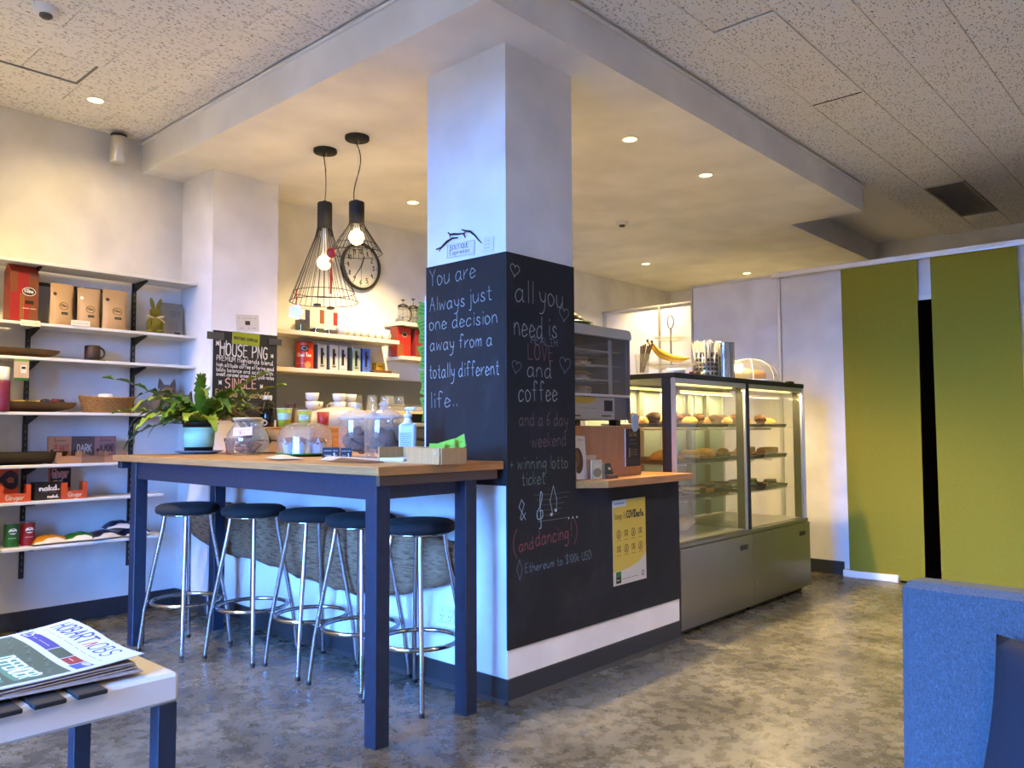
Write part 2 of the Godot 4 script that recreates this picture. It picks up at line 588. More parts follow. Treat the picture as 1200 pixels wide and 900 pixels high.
func board_image(w: int, h: int, sd: int) -> Image:
	# slate paint with wiped chalk smears
	var a := noise_bytes(256, 0.012, sd, 5)
	var b := noise_bytes(256, 0.08, sd + 1, 3)
	var out := PackedByteArray()
	out.resize(256 * 256 * 3)
	var j := 0
	for i in 65536:
		var v: float = 0.045 + max(0, a[i] - 125) * 0.0005 + (b[i] - 128) * 0.00012
		out[j] = int(v * 250)
		out[j + 1] = int(v * 254)
		out[j + 2] = int(v * 262)
		j += 3
	var im := Image.create_from_data(256, 256, false, Image.FORMAT_RGB8, out)
	im.resize(w, h, Image.INTERPOLATE_CUBIC)
	return im

const SLAB := Basis(Vector3(1, 0, 0), Vector3(0, 0, -1), Vector3(0, 1, 0))   # local xy polygon (X, -Z) extruded upwards

func slab(st: SurfaceTool, pts: Array, y0: float, y1: float):
	var p := []
	for q in pts: p.append(Vector2(q[0], -q[1]))
	prism(st, p, y1 - y0, Transform3D(SLAB, Vector3(0, y0, 0)))

func wbox(st: SurfaceTool, x0: float, x1: float, y0: float, y1: float, z0: float, z1: float, bev := 0.0):
	box(st, Vector3((x0 + x1) / 2, (y0 + y1) / 2, (z0 + z1) / 2), Vector3(abs(x1 - x0), abs(y1 - y0), abs(z1 - z0)), bev)

func wall(called: String, x0: float, x1: float, y0: float, y1: float, z0: float, z1: float, m: Material, bev := 0.0) -> MeshInstance3D:
	var st := S()
	wbox(st, x0, x1, y0, y1, z0, z1, bev)
	return struct(called, st, m)

func part(called: String, x0: float, x1: float, y0: float, y1: float, z0: float, z1: float, m: Material, parent: Node, bev := 0.0) -> MeshInstance3D:
	var st := S()
	wbox(st, x0, x1, y0, y1, z0, z1, bev)
	return obj(called, st, m, parent)

func build_structure():
	wall("floor", -5.1, 6.5, -0.1, 0.0, -3.2, 4.6, M.floor)
	# ceiling slab with its fibre tiles, each a piece
	var ceil_ := wall("ceiling", -5.1, 6.5, 3.195, 3.3, -3.2, 4.6, M.trim)
	build_tiles(ceil_)
	# dropped plasterboard soffit over the counter
	var st := S()
	slab(st, [[-0.33, 0.2], [-0.33, -3.1], [6.4, -3.1], [6.4, -0.41], [4.1, -0.41], [4.1, 0.2]], 2.97, 3.195)
	struct("ceiling_soffit", st, M.soffit)
	wall("trim_1", -0.348, -0.33, 3.165, 3.181, -3.1, 0.218, M.trim, 0.003)
	wall("trim_2", -0.33, 4.1, 3.165, 3.181, 0.2, 0.218, M.trim, 0.003)
	# walls
	wall("wall_shelf", -5.1, 6.5, 0, 3.195, -3.2, -3.1, M.wall)
	wall("wall_back", 0.45, 6.4, 0, 2.97, -3.1, -3.0, M.wall)
	wall("wall_pillar", -0.04, 0.455, 0, 2.97, -3.1, -2.65, M.white)
	wall("wall_far", 6.4, 6.5, 0, 3.195, -3.2, 4.6, M.wall)
	wall("wall_side", -5.1, 6.5, 0, 3.195, 4.5, 4.6, M.wall)
	wall("wall_column", 0.0, 0.487, 0, 2.97, -0.53, 0.0, M.white)
	wall("baseboard_shelf", -5.0, -0.04, 0, 0.115, -3.1, -3.088, M.skirting, 0.004)
	wall("baseboard_pillar", -0.052, -0.04, 0, 0.115, -3.088, -2.65, M.skirting, 0.004)
	# the shelves stand in a bay behind a return wall, so the street windows do not reach them
	wall("wall_return", -2.36, -2.26, 0, 3.18, -3.1, -1.68, M.wall)
	# street front: sill, head, piers and two large panes
	st = S()
	wbox(st, -5.1, -5.0, 0, 0.2, -3.1, 4.5)
	wbox(st, -5.1, -5.0, 2.95, 3.195, -3.1, 4.5)
	for z in [[-3.1, -0.9], [0.35, 0.45], [1.7, 4.5]]: wbox(st, -5.1, -5.0, 0.2, 2.95, z[0], z[1])
	struct("wall_street", st, M.wall)
	var wn := 1
	for z in [[-0.9, 0.35], [0.45, 1.7]]:
		st = S()
		wbox(st, -5.08, -5.02, 0.2, 0.25, z[0], z[1])
		wbox(st, -5.08, -5.02, 2.9, 2.95, z[0], z[1])
		wbox(st, -5.08, -5.02, 0.25, 2.9, z[0], z[0] + 0.05)
		wbox(st, -5.08, -5.02, 0.25, 2.9, z[1] - 0.05, z[1])
		var w := struct("window_%d" % wn, st, M.matte_black)
		part("pane", -5.055, -5.045, 0.25, 2.9, z[0] + 0.05, z[1] - 0.05, M.window_glass, w)
		wn += 1

func build_tiles(parent: Node):
	var cache := {}
	var rest := S()
	var count := 0
	for reg in [[-5.0, -0.35, -3.08, 0.215, -1.78, -0.665], [-5.0, 6.4, 0.22, 4.5, 0.545, 0.335]]:
		var k0 := int(floor((reg[2] - reg[4]) / 0.31))
		var k1 := int(ceil((reg[3] - reg[4]) / 0.31))
		for k in range(k0, k1):
			var z0: float = max(reg[4] + 0.31 * k, reg[2])
			var z1: float = min(reg[4] + 0.31 * (k + 1), reg[3])
			if z1 - z0 < 0.03: continue
			var ph: float = reg[5] + (0.305 if (k % 2 + 2) % 2 == 1 else 0.0)
			var i0 := int(floor((reg[0] - ph) / 0.61))
			for i in range(i0, i0 + 22):
				var x0: float = max(ph + 0.61 * i, reg[0])
				var x1: float = min(ph + 0.61 * (i + 1), reg[1])
				if x1 - x0 < 0.03: continue
				if reg[2] > 0.0 and absf(z0 - 0.545) < 0.01:
					# a long access panel and a return-air grille take the place of tiles in this row
					if x0 < 2.18 and x1 > 0.96:
						if x0 < 0.96: x1 = 0.955
						elif x1 > 2.18: x0 = 2.185
						else: continue
					if x0 < 5.69 and x1 > 4.49:
						if x0 < 4.49: x1 = 4.485
						elif x1 > 5.69: x0 = 5.695
						else: continue
					if x1 - x0 < 0.02: continue
				var s := Vector3(x1 - x0 - 0.003, 0.014, z1 - z0 - 0.003)
				var c := Vector3((x0 + x1) / 2, 3.187, (z0 + z1) / 2)
				var near: bool = (reg[2] < 0 and x1 > -2.6) or (reg[2] > 0 and x1 > -0.4 and z0 < 3.2)
				if near and count < 290:
					var key := "%.3f %.3f" % [s.x, s.z]
					if not cache.has(key):
						var t := S()
						box(t, Vector3.ZERO, s, 0.003)
						cache[key] = commit(t)
					inst("ceiling_tile", cache[key], M.tile, parent, c)
					count += 1
				else:
					box(rest, c, s, 0.0)
	var r := obj("ceiling_tile_field", rest, M.tile, parent)
	r.set_meta("kind", "stuff")
	# flat access panel with white and dark edge strips
	var ap := part("access_panel", 0.965, 2.175, 3.176, 3.19, 0.556, 0.846, M.tile, parent, 0.002)
	part("panel_edge", 0.955, 2.185, 3.174, 3.182, 0.546, 0.556, M.trim, ap, 0.001)
	part("panel_edge", 0.955, 2.185, 3.174, 3.182, 0.846, 0.856, M.trim, ap, 0.001)
	part("panel_edge", 0.955, 0.965, 3.174, 3.182, 0.556, 0.846, M.trim, ap, 0.001)
	part("panel_edge", 2.175, 2.185, 3.174, 3.182, 0.556, 0.846, M.matte_black, ap, 0.001)
	var gr := part("air_grille", 4.49, 5.69, 3.183, 3.19, 0.555, 0.855, mat(Color(0.52, 0.51, 0.50), 0.7), parent)
	var fr := S()
	for e in [[4.49, 5.69, 0.555, 0.57], [4.49, 5.69, 0.84, 0.855], [4.49, 4.505, 0.57, 0.84], [5.675, 5.69, 0.57, 0.84]]: wbox(fr, e[0], e[1], 3.17, 3.185, e[2], e[3], 0.002)
	obj("grille_frame", fr, mat(Color(0.60, 0.59, 0.58), 0.6), gr)
	for k in 14:
		bx("slat", Vector3(5.09, 3.178, 0.585 + k * 0.018), Vector3(1.17, 0.003, 0.012), mat(Color(0.62, 0.61, 0.60), 0.6) if k == 0 else gr.get_child(1).material_override, gr, 0.0, rotx(35))
	# the trim line of the small hatch by the shelves
	var ha := part("hatch_edge", -1.75, -0.99, 3.174, 3.182, -2.41, -2.398, mat(Color(0.42, 0.43, 0.45), 0.6), parent)
	part("hatch_edge", -1.002, -0.99, 3.174, 3.182, -2.398, -2.1, ha.material_override, parent)

func downlight(at: Vector3, label: String, energy: float, angle := 62.0):
	var t := thing("downlight", label, "ceiling light", at, 0, "recessed downlights")
	var st := S()
	lathe(st, [Vector2(0.042, -0.001), Vector2(0.044, -0.006), Vector2(0.054, -0.006), Vector2(0.057, 0.0)], 24)
	obj("trim_ring", st, M.trim, t)
	st = S()
	lathe(st, [Vector2(0.0, -0.003), Vector2(0.042, -0.002)], 20)
	obj("lamp_face", st, M.bulb, t)
	var l := SpotLight3D.new()
	l.name = "light"
	t.add_child(l)
	l.position = Vector3(0, -0.03, 0)
	l.rotation.x = -PI / 2
	l.light_color = Color(1.0, 0.87, 0.62)
	l.light_energy = energy
	l.spot_range = 12.0
	l.spot_attenuation = 2.0
	l.spot_angle = angle
	l.spot_angle_attenuation = 1.2
	l.light_size = 0.035
	l.shadow_enabled = true

func build_lamps():
	var e := 16.0
	downlight(Vector3(1.418, 2.97, -0.275), "recessed downlight in soffit nearest the chalkboard column", e)
	downlight(Vector3(2.361, 2.97, -0.277), "recessed downlight in soffit above the glass cake cabinets", e * 0.8)
	downlight(Vector3(4.634, 2.97, -2.235), "recessed downlight in soffit by the kitchen back wall", e * 0.35)
	downlight(Vector3(5.871, 2.97, -1.685), "recessed downlight in soffit just above the white partition", e)
	downlight(Vector3(1.404, 2.97, -2.279), "recessed downlight in soffit right of the wall clock", e * 0.85)
	downlight(Vector3(-0.831, 3.18, -2.569), "recessed downlight in tiled ceiling above the wall shelves", e * 0.07, 78.0)
	downlight(Vector3(-1.77, 3.18, -2.0), "recessed downlight in tiled ceiling over the unseen shelf end", e * 0.75, 70.0)
	downlight(Vector3(2.35, 2.97, -1.55), "recessed downlight in soffit hidden behind the column", e * 0.4)
	downlight(Vector3(-1.9, 3.18, -0.9), "recessed downlight in tiled ceiling beyond the left edge", e * 0.3)
	downlight(Vector3(-2.6, 3.18, 3.4), "recessed downlight in tiled ceiling behind the viewer", e * 1.0)
	downlight(Vector3(0.4, 3.18, 2.7), "recessed downlight in tiled ceiling above the blue sofa", e * 1.1)
	downlight(Vector3(2.6, 3.18, 2.5), "recessed downlight in tiled ceiling before the curtains", e * 0.6)
	# pendants
	pendant(Vector3(0.26, 2.97, -1.79), 0.33, 2.63, 2.46, 2.0, 0.21, 2.24, true, "long black wire cage pendant lamp, the lower left one", 1)
	pendant(Vector3(0.26, 2.97, -1.46), 0.38, 2.57, 2.43, 2.26, 0.155, 2.345, false, "short black wire cage pendant lamp in front of the clock", 2)
	# loudspeaker, detectors
	var sp := thing("wall_speaker", "small silver cylinder loudspeaker high on wall beside the soffit", "speaker", Vector3(-0.53, 2.965, -2.99))
	var st := S()
	lathe(st, [Vector2(0, 0), Vector2(0.048, 0), Vector2(0.055, 0.007), Vector2(0.055, 0.165), Vector2(0.05, 0.175), Vector2(0, 0.175)], 28)
	obj("body", st, M.alu, sp)
	st = S()
	lathe(st, [Vector2(0, 0.176), Vector2(0.05, 0.176), Vector2(0.05, 0.192), Vector2(0, 0.192)], 24)
	obj("cap", st, M.black, sp)
	bx("bracket", Vector3(0, 0.1, -0.08), Vector3(0.03, 0.06, 0.06), M.black, sp, 0.003)
	detector(Vector3(-1.391, 3.18, -1.643), 1.0, "white smoke detector on tiled ceiling, top left corner")
	detector(Vector3(3.014, 2.97, -1.429), 0.95, "small smoke detector on the plaster soffit behind the column")

func detector(at: Vector3, k: float, label: String):
	var t := thing("smoke_detector", label, "detector", at)
	var st := S()
	lathe(st, [Vector2(0, -0.03 * k), Vector2(0.045 * k, -0.03 * k), Vector2(0.055 * k, -0.02 * k), Vector2(0.056 * k, 0)], 24)
	obj("body", st, M.plastic_white, t)
	st = S()
	lathe(st, [Vector2(0, -0.05 * k), Vector2(0.018 * k, -0.048 * k), Vector2(0.028 * k, -0.04 * k), Vector2(0.028 * k, -0.03 * k)], 18)
	obj("sensor", st, mat(Color(0.30, 0.29, 0.28), 0.5), t)

func pendant(rose: Vector3, _w: float, ytop: float, yneck: float, ybot: float, rb: float, ybulb: float, tall: bool, label: String, sd: int):
	var t := thing("pendant_lamp", label, "pendant lamp", rose, 0, "black wire pendant lamps")
	var y0 := -rose.y
	var st := S()
	lathe(st, [Vector2(0, -0.022), Vector2(0.07, -0.022), Vector2(0.073, -0.018), Vector2(0.073, 0)], 28)
	obj("ceiling_rose", st, M.matte_black, t)
	st = S()
	var dy := ytop + y0
	var sw := 0.012 if tall else 0.035
	var pts := []
	for k in 13:
		var f := k / 12.0
		pts.append(Vector3(0.4 * sw * sin(f * PI), lerpf(-0.02, dy, f), -0.02 + sw * sin(f * TAU * (0.5 if tall else 0.9)) + 0.02 * f))
	tube(st, pts, 0.0035, 6)
	obj("cord", st, M.black, t)
	st = S()
	tube(st, [Vector3(0, -0.02, 0.015), Vector3(0, dy, 0.005)], 0.0009, 5)
	obj("support_wire", st, M.alu, t)
	st = S()
	var dn := yneck + y0
	var rt := 0.046
	lathe(st, [Vector2(0, dy + 0.012), Vector2(0.012, dy + 0.012), Vector2(0.012, dy), Vector2(rt - 0.004, dy), Vector2(rt, dy - 0.005), Vector2(rt, dn), Vector2(rt - 0.004, dn), Vector2(rt - 0.004, dy - 0.01)], 28, Transform3D(), false)
	obj("shade_neck", st, M.matte_black, t)
	var db := ybot + y0
	var n := 32 if tall else 30
	for k in n:
		st = S()
		var a := TAU * k / n
		var d := Vector3(cos(a), 0, sin(a))
		tube(st, [d * (rt - 0.002) + Vector3(0, dn + 0.01, 0), d * (rt + 0.01) + Vector3(0, dn - (dn - db) * 0.1, 0), d * rb + Vector3(0, db, 0)], 0.0021, 4)
		obj("cage_wire", st, M.matte_black, t)
	for yy in ([db, db + 0.06] if tall else [db, db + 0.05]):
		st = S()
		var ring_ := []
		var f2: float = (dn - yy) / (dn - db)
		for k in 40: ring_.append(Vector3(cos(TAU * k / 40), 0, sin(TAU * k / 40)) * lerpf(rt, rb, f2) + Vector3(0, yy, 0))
		tube(st, ring_, 0.0024, 5, true)
		obj("hoop", st, M.matte_black, t)
	st = S()
	var yb := ybulb + y0
	lathe(st, [Vector2(0.02, dn + 0.02), Vector2(0.02, yb + 0.055), Vector2(0.0, yb + 0.055)], 16)
	obj("lamp_holder", st, M.alu, t)
	st = S()
	blob(st, Vector3(0, yb + 0.01, 0), Vector3(0.046, 0.046, 0.046), 2, 0.0, Basis(), 18, 12)
	obj("bulb", st, M.bulb, t)
	var l := OmniLight3D.new()
	l.name = "light"
	t.add_child(l)
	l.position = Vector3(0, yb + 0.01, 0)
	l.light_color = Color(1.0, 0.87, 0.62)
	l.light_energy = 0.27
	l.omni_range = 12.0
	l.omni_attenuation = 2.0
	l.light_size = 0.045
	l.shadow_enabled = true
	# paper tag and red tassel hanging from the cages
	if tall:
		var tg := thing("hanging_tag", "white paper flower tag on red ribbon hanging from long pendant", "tag", Vector3(rose.x - 0.209, ybot, rose.z + 0.014))
		st = S()
		tube(st, [Vector3(0, 0.05, 0), Vector3(0.004, 0, 0), Vector3(0, -0.04, 0)], 0.004, 6)
		obj("ribbon", st, mat(Color(0.65, 0.12, 0.06), 0.7), tg)
		st = S()
		var pl := []
		for k in 20: pl.append(Vector2(cos(TAU * k / 20), sin(TAU * k / 20)) * (0.042 + 0.008 * cos(5 * TAU * k / 20)))
		prism(st, pl, 0.002, Transform3D(roty(-48), Vector3(0, -0.085, 0)))
		obj("paper", st, mat(Color(0.85, 0.86, 0.90), 0.8), tg)
	else:
		var tg := thing("tassel_charm", "red knotted tassel charm hanging from short pendant cage", "charm", Vector3(rose.x - 0.148, ybot + 0.03, rose.z - 0.045))
		st = S()
		blob(st, Vector3(0, -0.045, 0), Vector3(0.028, 0.03, 0.012), 5, 0.3, roty(-48))
		obj("knot", st, mat(Color(0.62, 0.08, 0.04), 0.6), tg)
		st = S()
		blob(st, Vector3(0, -0.095, 0), Vector3(0.016, 0.016, 0.016), 3, 0.0)
		obj("bead", st, mat(Color(0.75, 0.55, 0.35), 0.4), tg)
		st = S()
		tube(st, [Vector3(0, -0.11, 0), Vector3(0.002, -0.2, 0), Vector3(0, -0.29, 0)], [0.005, 0.009, 0.006], 6)
		obj("fringe", st, mat(Color(0.68, 0.12, 0.07), 0.8), tg)

func heart(im: Image, x: float, y: float, s: float, c: Color, tilt := 0.0):
	var pts := []
	for k in 25:
		var t := TAU * k / 24
		var p := Vector2(16 * pow(sin(t), 3), -(13 * cos(t) - 5 * cos(2 * t) - 2 * cos(3 * t) - cos(4 * t))) * s / 16.0
		pts.append(Vector2(x, y) + p.rotated(tilt))
	stroke(im, pts, 1.3, c, 0.7)

func build_board_and_counter():
	# low counter walls
	wall("wall_counter", 0.487, 1.45, 0, 0.915, -0.14, -0.0005, M.white)
	wall("wall_counter_left", 0.0, 0.12, 0, 1.022, -2.65, -0.53, M.white)
	# coved skirting round the foot of the counter
	var cove := [Vector2(0, 0), Vector2(0.022, 0), Vector2(0.008, 0.018), Vector2(0.006, 0.106), Vector2(0, 0.108)]
	var st := S()
	prism(st, cove, 1.456, Transform3D(Basis(Vector3(0, 0, 1), Vector3(0, 1, 0), Vector3(-1, 0, 0)), Vector3(1.45, 0, 0)))
	struct("baseboard_counter", st, M.skirting)
	st = S()
	prism(st, cove, 2.65, Transform3D(Basis(Vector3(-1, 0, 0), Vector3(0, 1, 0), Vector3(0, 0, -1)), Vector3(0, 0, 0.0)))
	struct("baseboard_counter_left", st, M.skirting)
	# chalkboard, right face (L-shaped sheet): pixels 620 to the metre
	var k := 640.0
	var W := int(1.45 * k)
	var H := int(1.77 * k)
	var im := board_image(W, H, 60)
	var wc := Color(0.66, 0.67, 0.66)
	var pk := Color(0.46, 0.34, 0.34)
	var gr := Color(0.44, 0.52, 0.46)
	var bl := Color(0.42, 0.52, 0.60)
	var Y := func(y: float) -> float: return (2.0 - y) * k
	heart(im, 0.05 * k, Y.call(1.925), 20, wc, 0.12)
	write(im, "all", 0.052 * k, Y.call(1.785), 36, wc, 1.9, 0.75, 0.0, 1.0, 0.145 * k)
	write(im, "you", 0.222 * k, Y.call(1.79), 36, wc, 1.9, 0.75, 0.0, 1.0, 0.19 * k)
	write(im, "need", 0.045 * k, Y.call(1.628), 36, wc, 1.9, 0.75, 0.0, 1.0, 0.215 * k)
	write(im, "is", 0.285 * k, Y.call(1.64), 34, wc, 1.9, 0.75, 0.0, 1.0, 0.08 * k)
	heart(im, 0.405 * k, Y.call(1.76), 23, Color(0.5, 0.52, 0.52), 0.05)
	write(im, "HEALTH", 0.16 * k, Y.call(1.597), 12, Color(0.55, 0.6, 0.62), 1.3, 0.7, 0.0, 1.0, 0.20 * k)
	write(im, "LOVE", 0.138 * k, Y.call(1.525), 25, Color(0.60, 0.36, 0.34), 1.8, 0.7, 0.0, 1.0, 0.195 * k)
	heart(im, 0.058 * k, Y.call(1.485), 20, Color(0.42, 0.44, 0.46), 0.2)
	heart(im, 0.41 * k, Y.call(1.515), 27, Color(0.46, 0.50, 0.52), 0.1)
	write(im, "and", 0.132 * k, Y.call(1.445), 28, wc, 1.7, 0.75, 0.0, 1.0, 0.19 * k)
	write(im, "coffee", 0.072 * k, Y.call(1.33), 32, wc, 1.9, 0.75, -0.03, 1.0, 0.29 * k)
	write(im, "and a 6 day", 0.075 * k, Y.call(1.22), 22, pk, 1.5, 0.75, 0.0, 1.0, 0.36 * k)
	write(im, "weekend", 0.163 * k, Y.call(1.12), 23, pk, 1.5, 0.75, -0.02, 1.0, 0.26 * k)
	write(im, "+ winning lotto", 0.013 * k, Y.call(1.025), 21, gr, 1.5, 0.7, 0.02, 1.0, 0.42 * k)
	write(im, "ticket", 0.091 * k, Y.call(0.95), 21, gr, 1.5, 0.7, 0.0, 1.0, 0.17 * k)
	write(im, "&", 0.07 * k, Y.call(0.795), 32, Color(0.6, 0.68, 0.72), 2.0, 0.5, 0.0, 0.9)
	for j in 5:
		var yy: float = Y.call(0.90 - j * 0.024)
		stroke(im, [Vector2(0.18 * k + 8 * (j % 3), yy), Vector2(0.31 * k, yy + 1), Vector2((0.44 - 0.02 * j) * k, yy - 1)], 0.9, Color(0.42, 0.44, 0.45), 0.8)
	stroke(im, [Vector2(0.20 * k, Y.call(0.778)), Vector2(0.34 * k, Y.call(0.778)), Vector2(0.42 * k, Y.call(0.78))], 1.0, Color(0.5, 0.53, 0.55), 0.6)
	var cl := []
	for q in [[0.21, 0.745], [0.222, 0.752], [0.22, 0.80], [0.216, 0.87], [0.222, 0.912], [0.232, 0.895], [0.218, 0.85], [0.195, 0.82], [0.20, 0.79], [0.232, 0.795], [0.232, 0.825], [0.213, 0.825]]: cl.append(Vector2(q[0] * k, Y.call(q[1])))
	stroke(im, cl, 2.0, Color(0.60, 0.70, 0.76), 0.4)
	for q in [[0.298, 0.803], [0.33, 0.82]]: disc(im, q[0] * k, Y.call(q[1]), 6, 5, Color(0.6, 0.7, 0.76))
	stroke(im, [Vector2(0.307 * k, Y.call(0.805)), Vector2(0.288 * k, Y.call(0.868)), Vector2(0.314 * k, Y.call(0.935)), Vector2(0.338 * k, Y.call(0.87)), Vector2(0.336 * k, Y.call(0.825))], 1.9, Color(0.58, 0.66, 0.70), 0.4, false)
	for q in 3: disc(im, (0.428 + 0.032 * q) * k, Y.call(0.775), 3.4, 3.4, Color(0.66, 0.70, 0.72))
	var red := Color(0.56, 0.27, 0.28)
	write(im, "(", 0.035 * k, Y.call(0.648), 32, red, 1.6, 0.6)
	write(im, "and", 0.07 * k, Y.call(0.655), 20, red, 1.5, 0.7, -0.05, 1.0, 0.11 * k)
	write(im, "dancing", 0.185 * k, Y.call(0.67), 24, red, 1.7, 0.6, -0.03, 1.0, 0.25 * k)
	write(im, "!", 0.44 * k, Y.call(0.69), 24, red, 1.8, 0.6)
	write(im, ")", 0.47 * k, Y.call(0.665), 30, red, 1.6, 0.6)
	stroke(im, [Vector2(0.072 * k, Y.call(0.62)), Vector2(0.054 * k, Y.call(0.578)), Vector2(0.074 * k, Y.call(0.53)), Vector2(0.09 * k, Y.call(0.575)), Vector2(0.072 * k, Y.call(0.62))], 1.2, bl, 0.6, false)
	write(im, "Ethereum to $100k USD", 0.111 * k, Y.call(0.558), 14, bl, 1.15, 0.6, -0.01, 1.0, 0.50 * k)
	var bm := print_mat(im, 0.82)
	st = S()
	var L := [Vector2(-0.006, 0.234), Vector2(1.45, 0.234), Vector2(1.45, 0.912), Vector2(0.487, 0.912), Vector2(0.487, 2.0), Vector2(-0.006, 2.0)]
	st.set_smooth_group(-1)
	for rc in [[-0.006, 0.487, 0.234, 2.0], [0.487, 1.45, 0.234, 0.912]]:
		var uv := func(x: float, y: float) -> Vector2: return Vector2(x / 1.45, (2.0 - y) / 1.77)
		var a := Vector3(rc[0], rc[2], 0.008)
		var b := Vector3(rc[1], rc[2], 0.008)
		var c := Vector3(rc[1], rc[3], 0.008)
		var d := Vector3(rc[0], rc[3], 0.008)
		tri(st, a, b, c, uv.call(a.x, a.y), uv.call(b.x, b.y), uv.call(c.x, c.y))
		tri(st, a, c, d, uv.call(a.x, a.y), uv.call(c.x, c.y), uv.call(d.x, d.y))
	var face := st
	var bb := thing("chalkboard", "black chalkboard panel with hearts and all you need lettering", "chalkboard")
	st = S()
	prism(st, L, 0.0075, Transform3D())
	obj("panel", st, M.chalk_dark, bb)
	obj("chalk_writing", face, bm, bb)
	# chalkboard, left face
	W = int(0.53 * 900)
	H = int(1.05 * 900)
	im = board_image(W, H, 70)
	var wl := Color(0.62, 0.68, 0.70)
	var kk := 900.0
	var yl := func(y: float) -> float: return (2.0 - y) * kk
	write(im, "You are", 0.027 * kk, yl.call(1.904), 40, wl, 2.1, 0.72, -0.02, 1.0, 0.33 * kk)
	write(im, "Always", 0.027 * kk, yl.call(1.78), 33, wl, 2.0, 0.72, -0.01, 1.0, 0.255 * kk)
	write(im, "just", 0.30 * kk, yl.call(1.79), 36, wl, 2.0, 0.72, -0.02, 1.0, 0.16 * kk)
	write(im, "one decision", 0.025 * kk, yl.call(1.688), 33, wl, 2.0, 0.72, 0.01, 1.0, 0.47 * kk)
	write(im, "away from a", 0.03 * kk, yl.call(1.587), 32, wl, 2.0, 0.72, 0.01, 1.0, 0.43 * kk)
	write(im, "totally different", 0.025 * kk, yl.call(1.453), 34, wl, 2.0, 0.72, 0.01, 1.0, 0.475 * kk)
	write(im, "life..", 0.035 * kk, yl.call(1.307), 38, wl, 2.0, 0.72, -0.03, 1.0, 0.20 * kk)
	bm = print_mat(im, 0.82)
	bb = thing("chalkboard", "chalkboard panel above table with decision and different life lettering", "chalkboard")
	part("panel", -0.0075, 0.0, 0.95, 2.0, -0.53, 0.0, M.chalk_dark, bb)
	st = S()
	quad_uv(st, Vector3(-0.008, 0.95, -0.53), Vector3(-0.008, 0.95, 0.0), Vector3(-0.008, 2.0, 0.0), Vector3(-0.008, 2.0, -0.53))
	obj("chalk_writing", st, bm, bb)
	wall("trim_3", -0.009, 0.012, 1.06, 1.86, -0.54, -0.53, M.trim, 0.002)
	# twigs and paper notes over the boards
	var tw := [[[0.456, 2.081], [0.42, 2.085], [0.382, 2.107], [0.345, 2.118], [0.307, 2.114]], [[0.372, 2.150], [0.36, 2.138], [0.333, 2.136], [0.30, 2.130], [0.267, 2.128], [0.254, 2.105]], [[0.278, 2.147], [0.25, 2.137], [0.22, 2.129], [0.19, 2.105], [0.165, 2.078], [0.146, 2.062]]]
	var tl := ["thin curved bare twig, lowest of three above the chalkboard", "short forked twig at the top of three above the chalkboard", "dark bent twig reaching right toward the small note"]
	for i in 3:
		st = S()
		var pts := []
		var rr := []
		for q in tw[i]:
			pts.append(Vector3(-0.007, q[1], -q[0]))
			rr.append(0.0055 - 0.0012 * absf(rr.size() - 2.0))
		tube(st, pts, rr, 7)
		var b0: Vector3 = pts[1]
		tube(st, [b0, b0 + Vector3(-0.01, -0.02, 0.012 if i == 1 else -0.006)], [0.003, 0.0015], 5)
		tag(obj("twig", st, M.twig), tl[i], "twig", "twigs on the column")
	im = pic(190, 110, Color(0.80, 0.80, 0.78))
	write(im, "BOUTIQUE", 24, 52, 19, Color(0.18, 0.18, 0.2), 1.4, 0.0, -0.05, 1.0, 130)
	write(im, "Espresso", 22, 86, 17, Color(0.18, 0.18, 0.2), 1.4, 0.0, -0.05, 1.0, 140)
	stroke(im, [Vector2(4, 14), Vector2(4, 104), Vector2(184, 96), Vector2(184, 6), Vector2(150, 8)], 1.0, Color(0.4, 0.4, 0.42), 0.0, false)
	flat_print("paper_note", "hand-lettered paper note taped below the twigs", "note", im, Vector3(-0.004, 2.056, -0.29), Vector2(0.19, 0.075), -90, "", -3.0)
	im = pic(70, 84, Color(0.80, 0.80, 0.78))
	for j in 3: write(im, "- --", 12, 26 + j * 20, 8, Color(0.3, 0.3, 0.32), 1.0, 0.0, -0.1)
	flat_print("paper_note", "tiny scribbled paper note at the column corner", "note", im, Vector3(-0.004, 2.05, -0.105), Vector2(0.065, 0.07), -90, "", -5.0)
	# timber ledge and till box
	st = S()
	slab(st, [[0.487, -0.14], [1.42, -0.14], [1.42, 0.12], [0.60, 0.12], [0.487, 0.02]], 0.913, 0.95)
	tag(obj("counter_ledge", st, M.ledge), "polished reddish timber ledge along the chalkboard counter", "ledge")

func flat_print(called: String, label: String, category: String, im: Image, c: Vector3, s: Vector2, turn: float, group := "", roll := 0.0, thick := 0.0015, lean := 0.0) -> Node3D:
	# a sheet of its own thickness; c its centre, turn 0 faces +z, -90 faces -x
	var t := thing(called, label, category, c, turn, group)
	var bs := rotx(lean) * rotz(roll)
	bx("sheet", Vector3(0, 0, -thick / 2), Vector3(s.x, s.y, thick), mat(Color(0.75, 0.75, 0.73), 0.7), t, 0.0, bs)
	var st := S()
	var h := s * 0.5
	var z := 0.0006
	quad_uv(st, bs * Vector3(-h.x, -h.y, z), bs * Vector3(h.x, -h.y, z), bs * Vector3(h.x, h.y, z), bs * Vector3(-h.x, h.y, z))
	obj("print", st, print_mat(im), t)
	return t

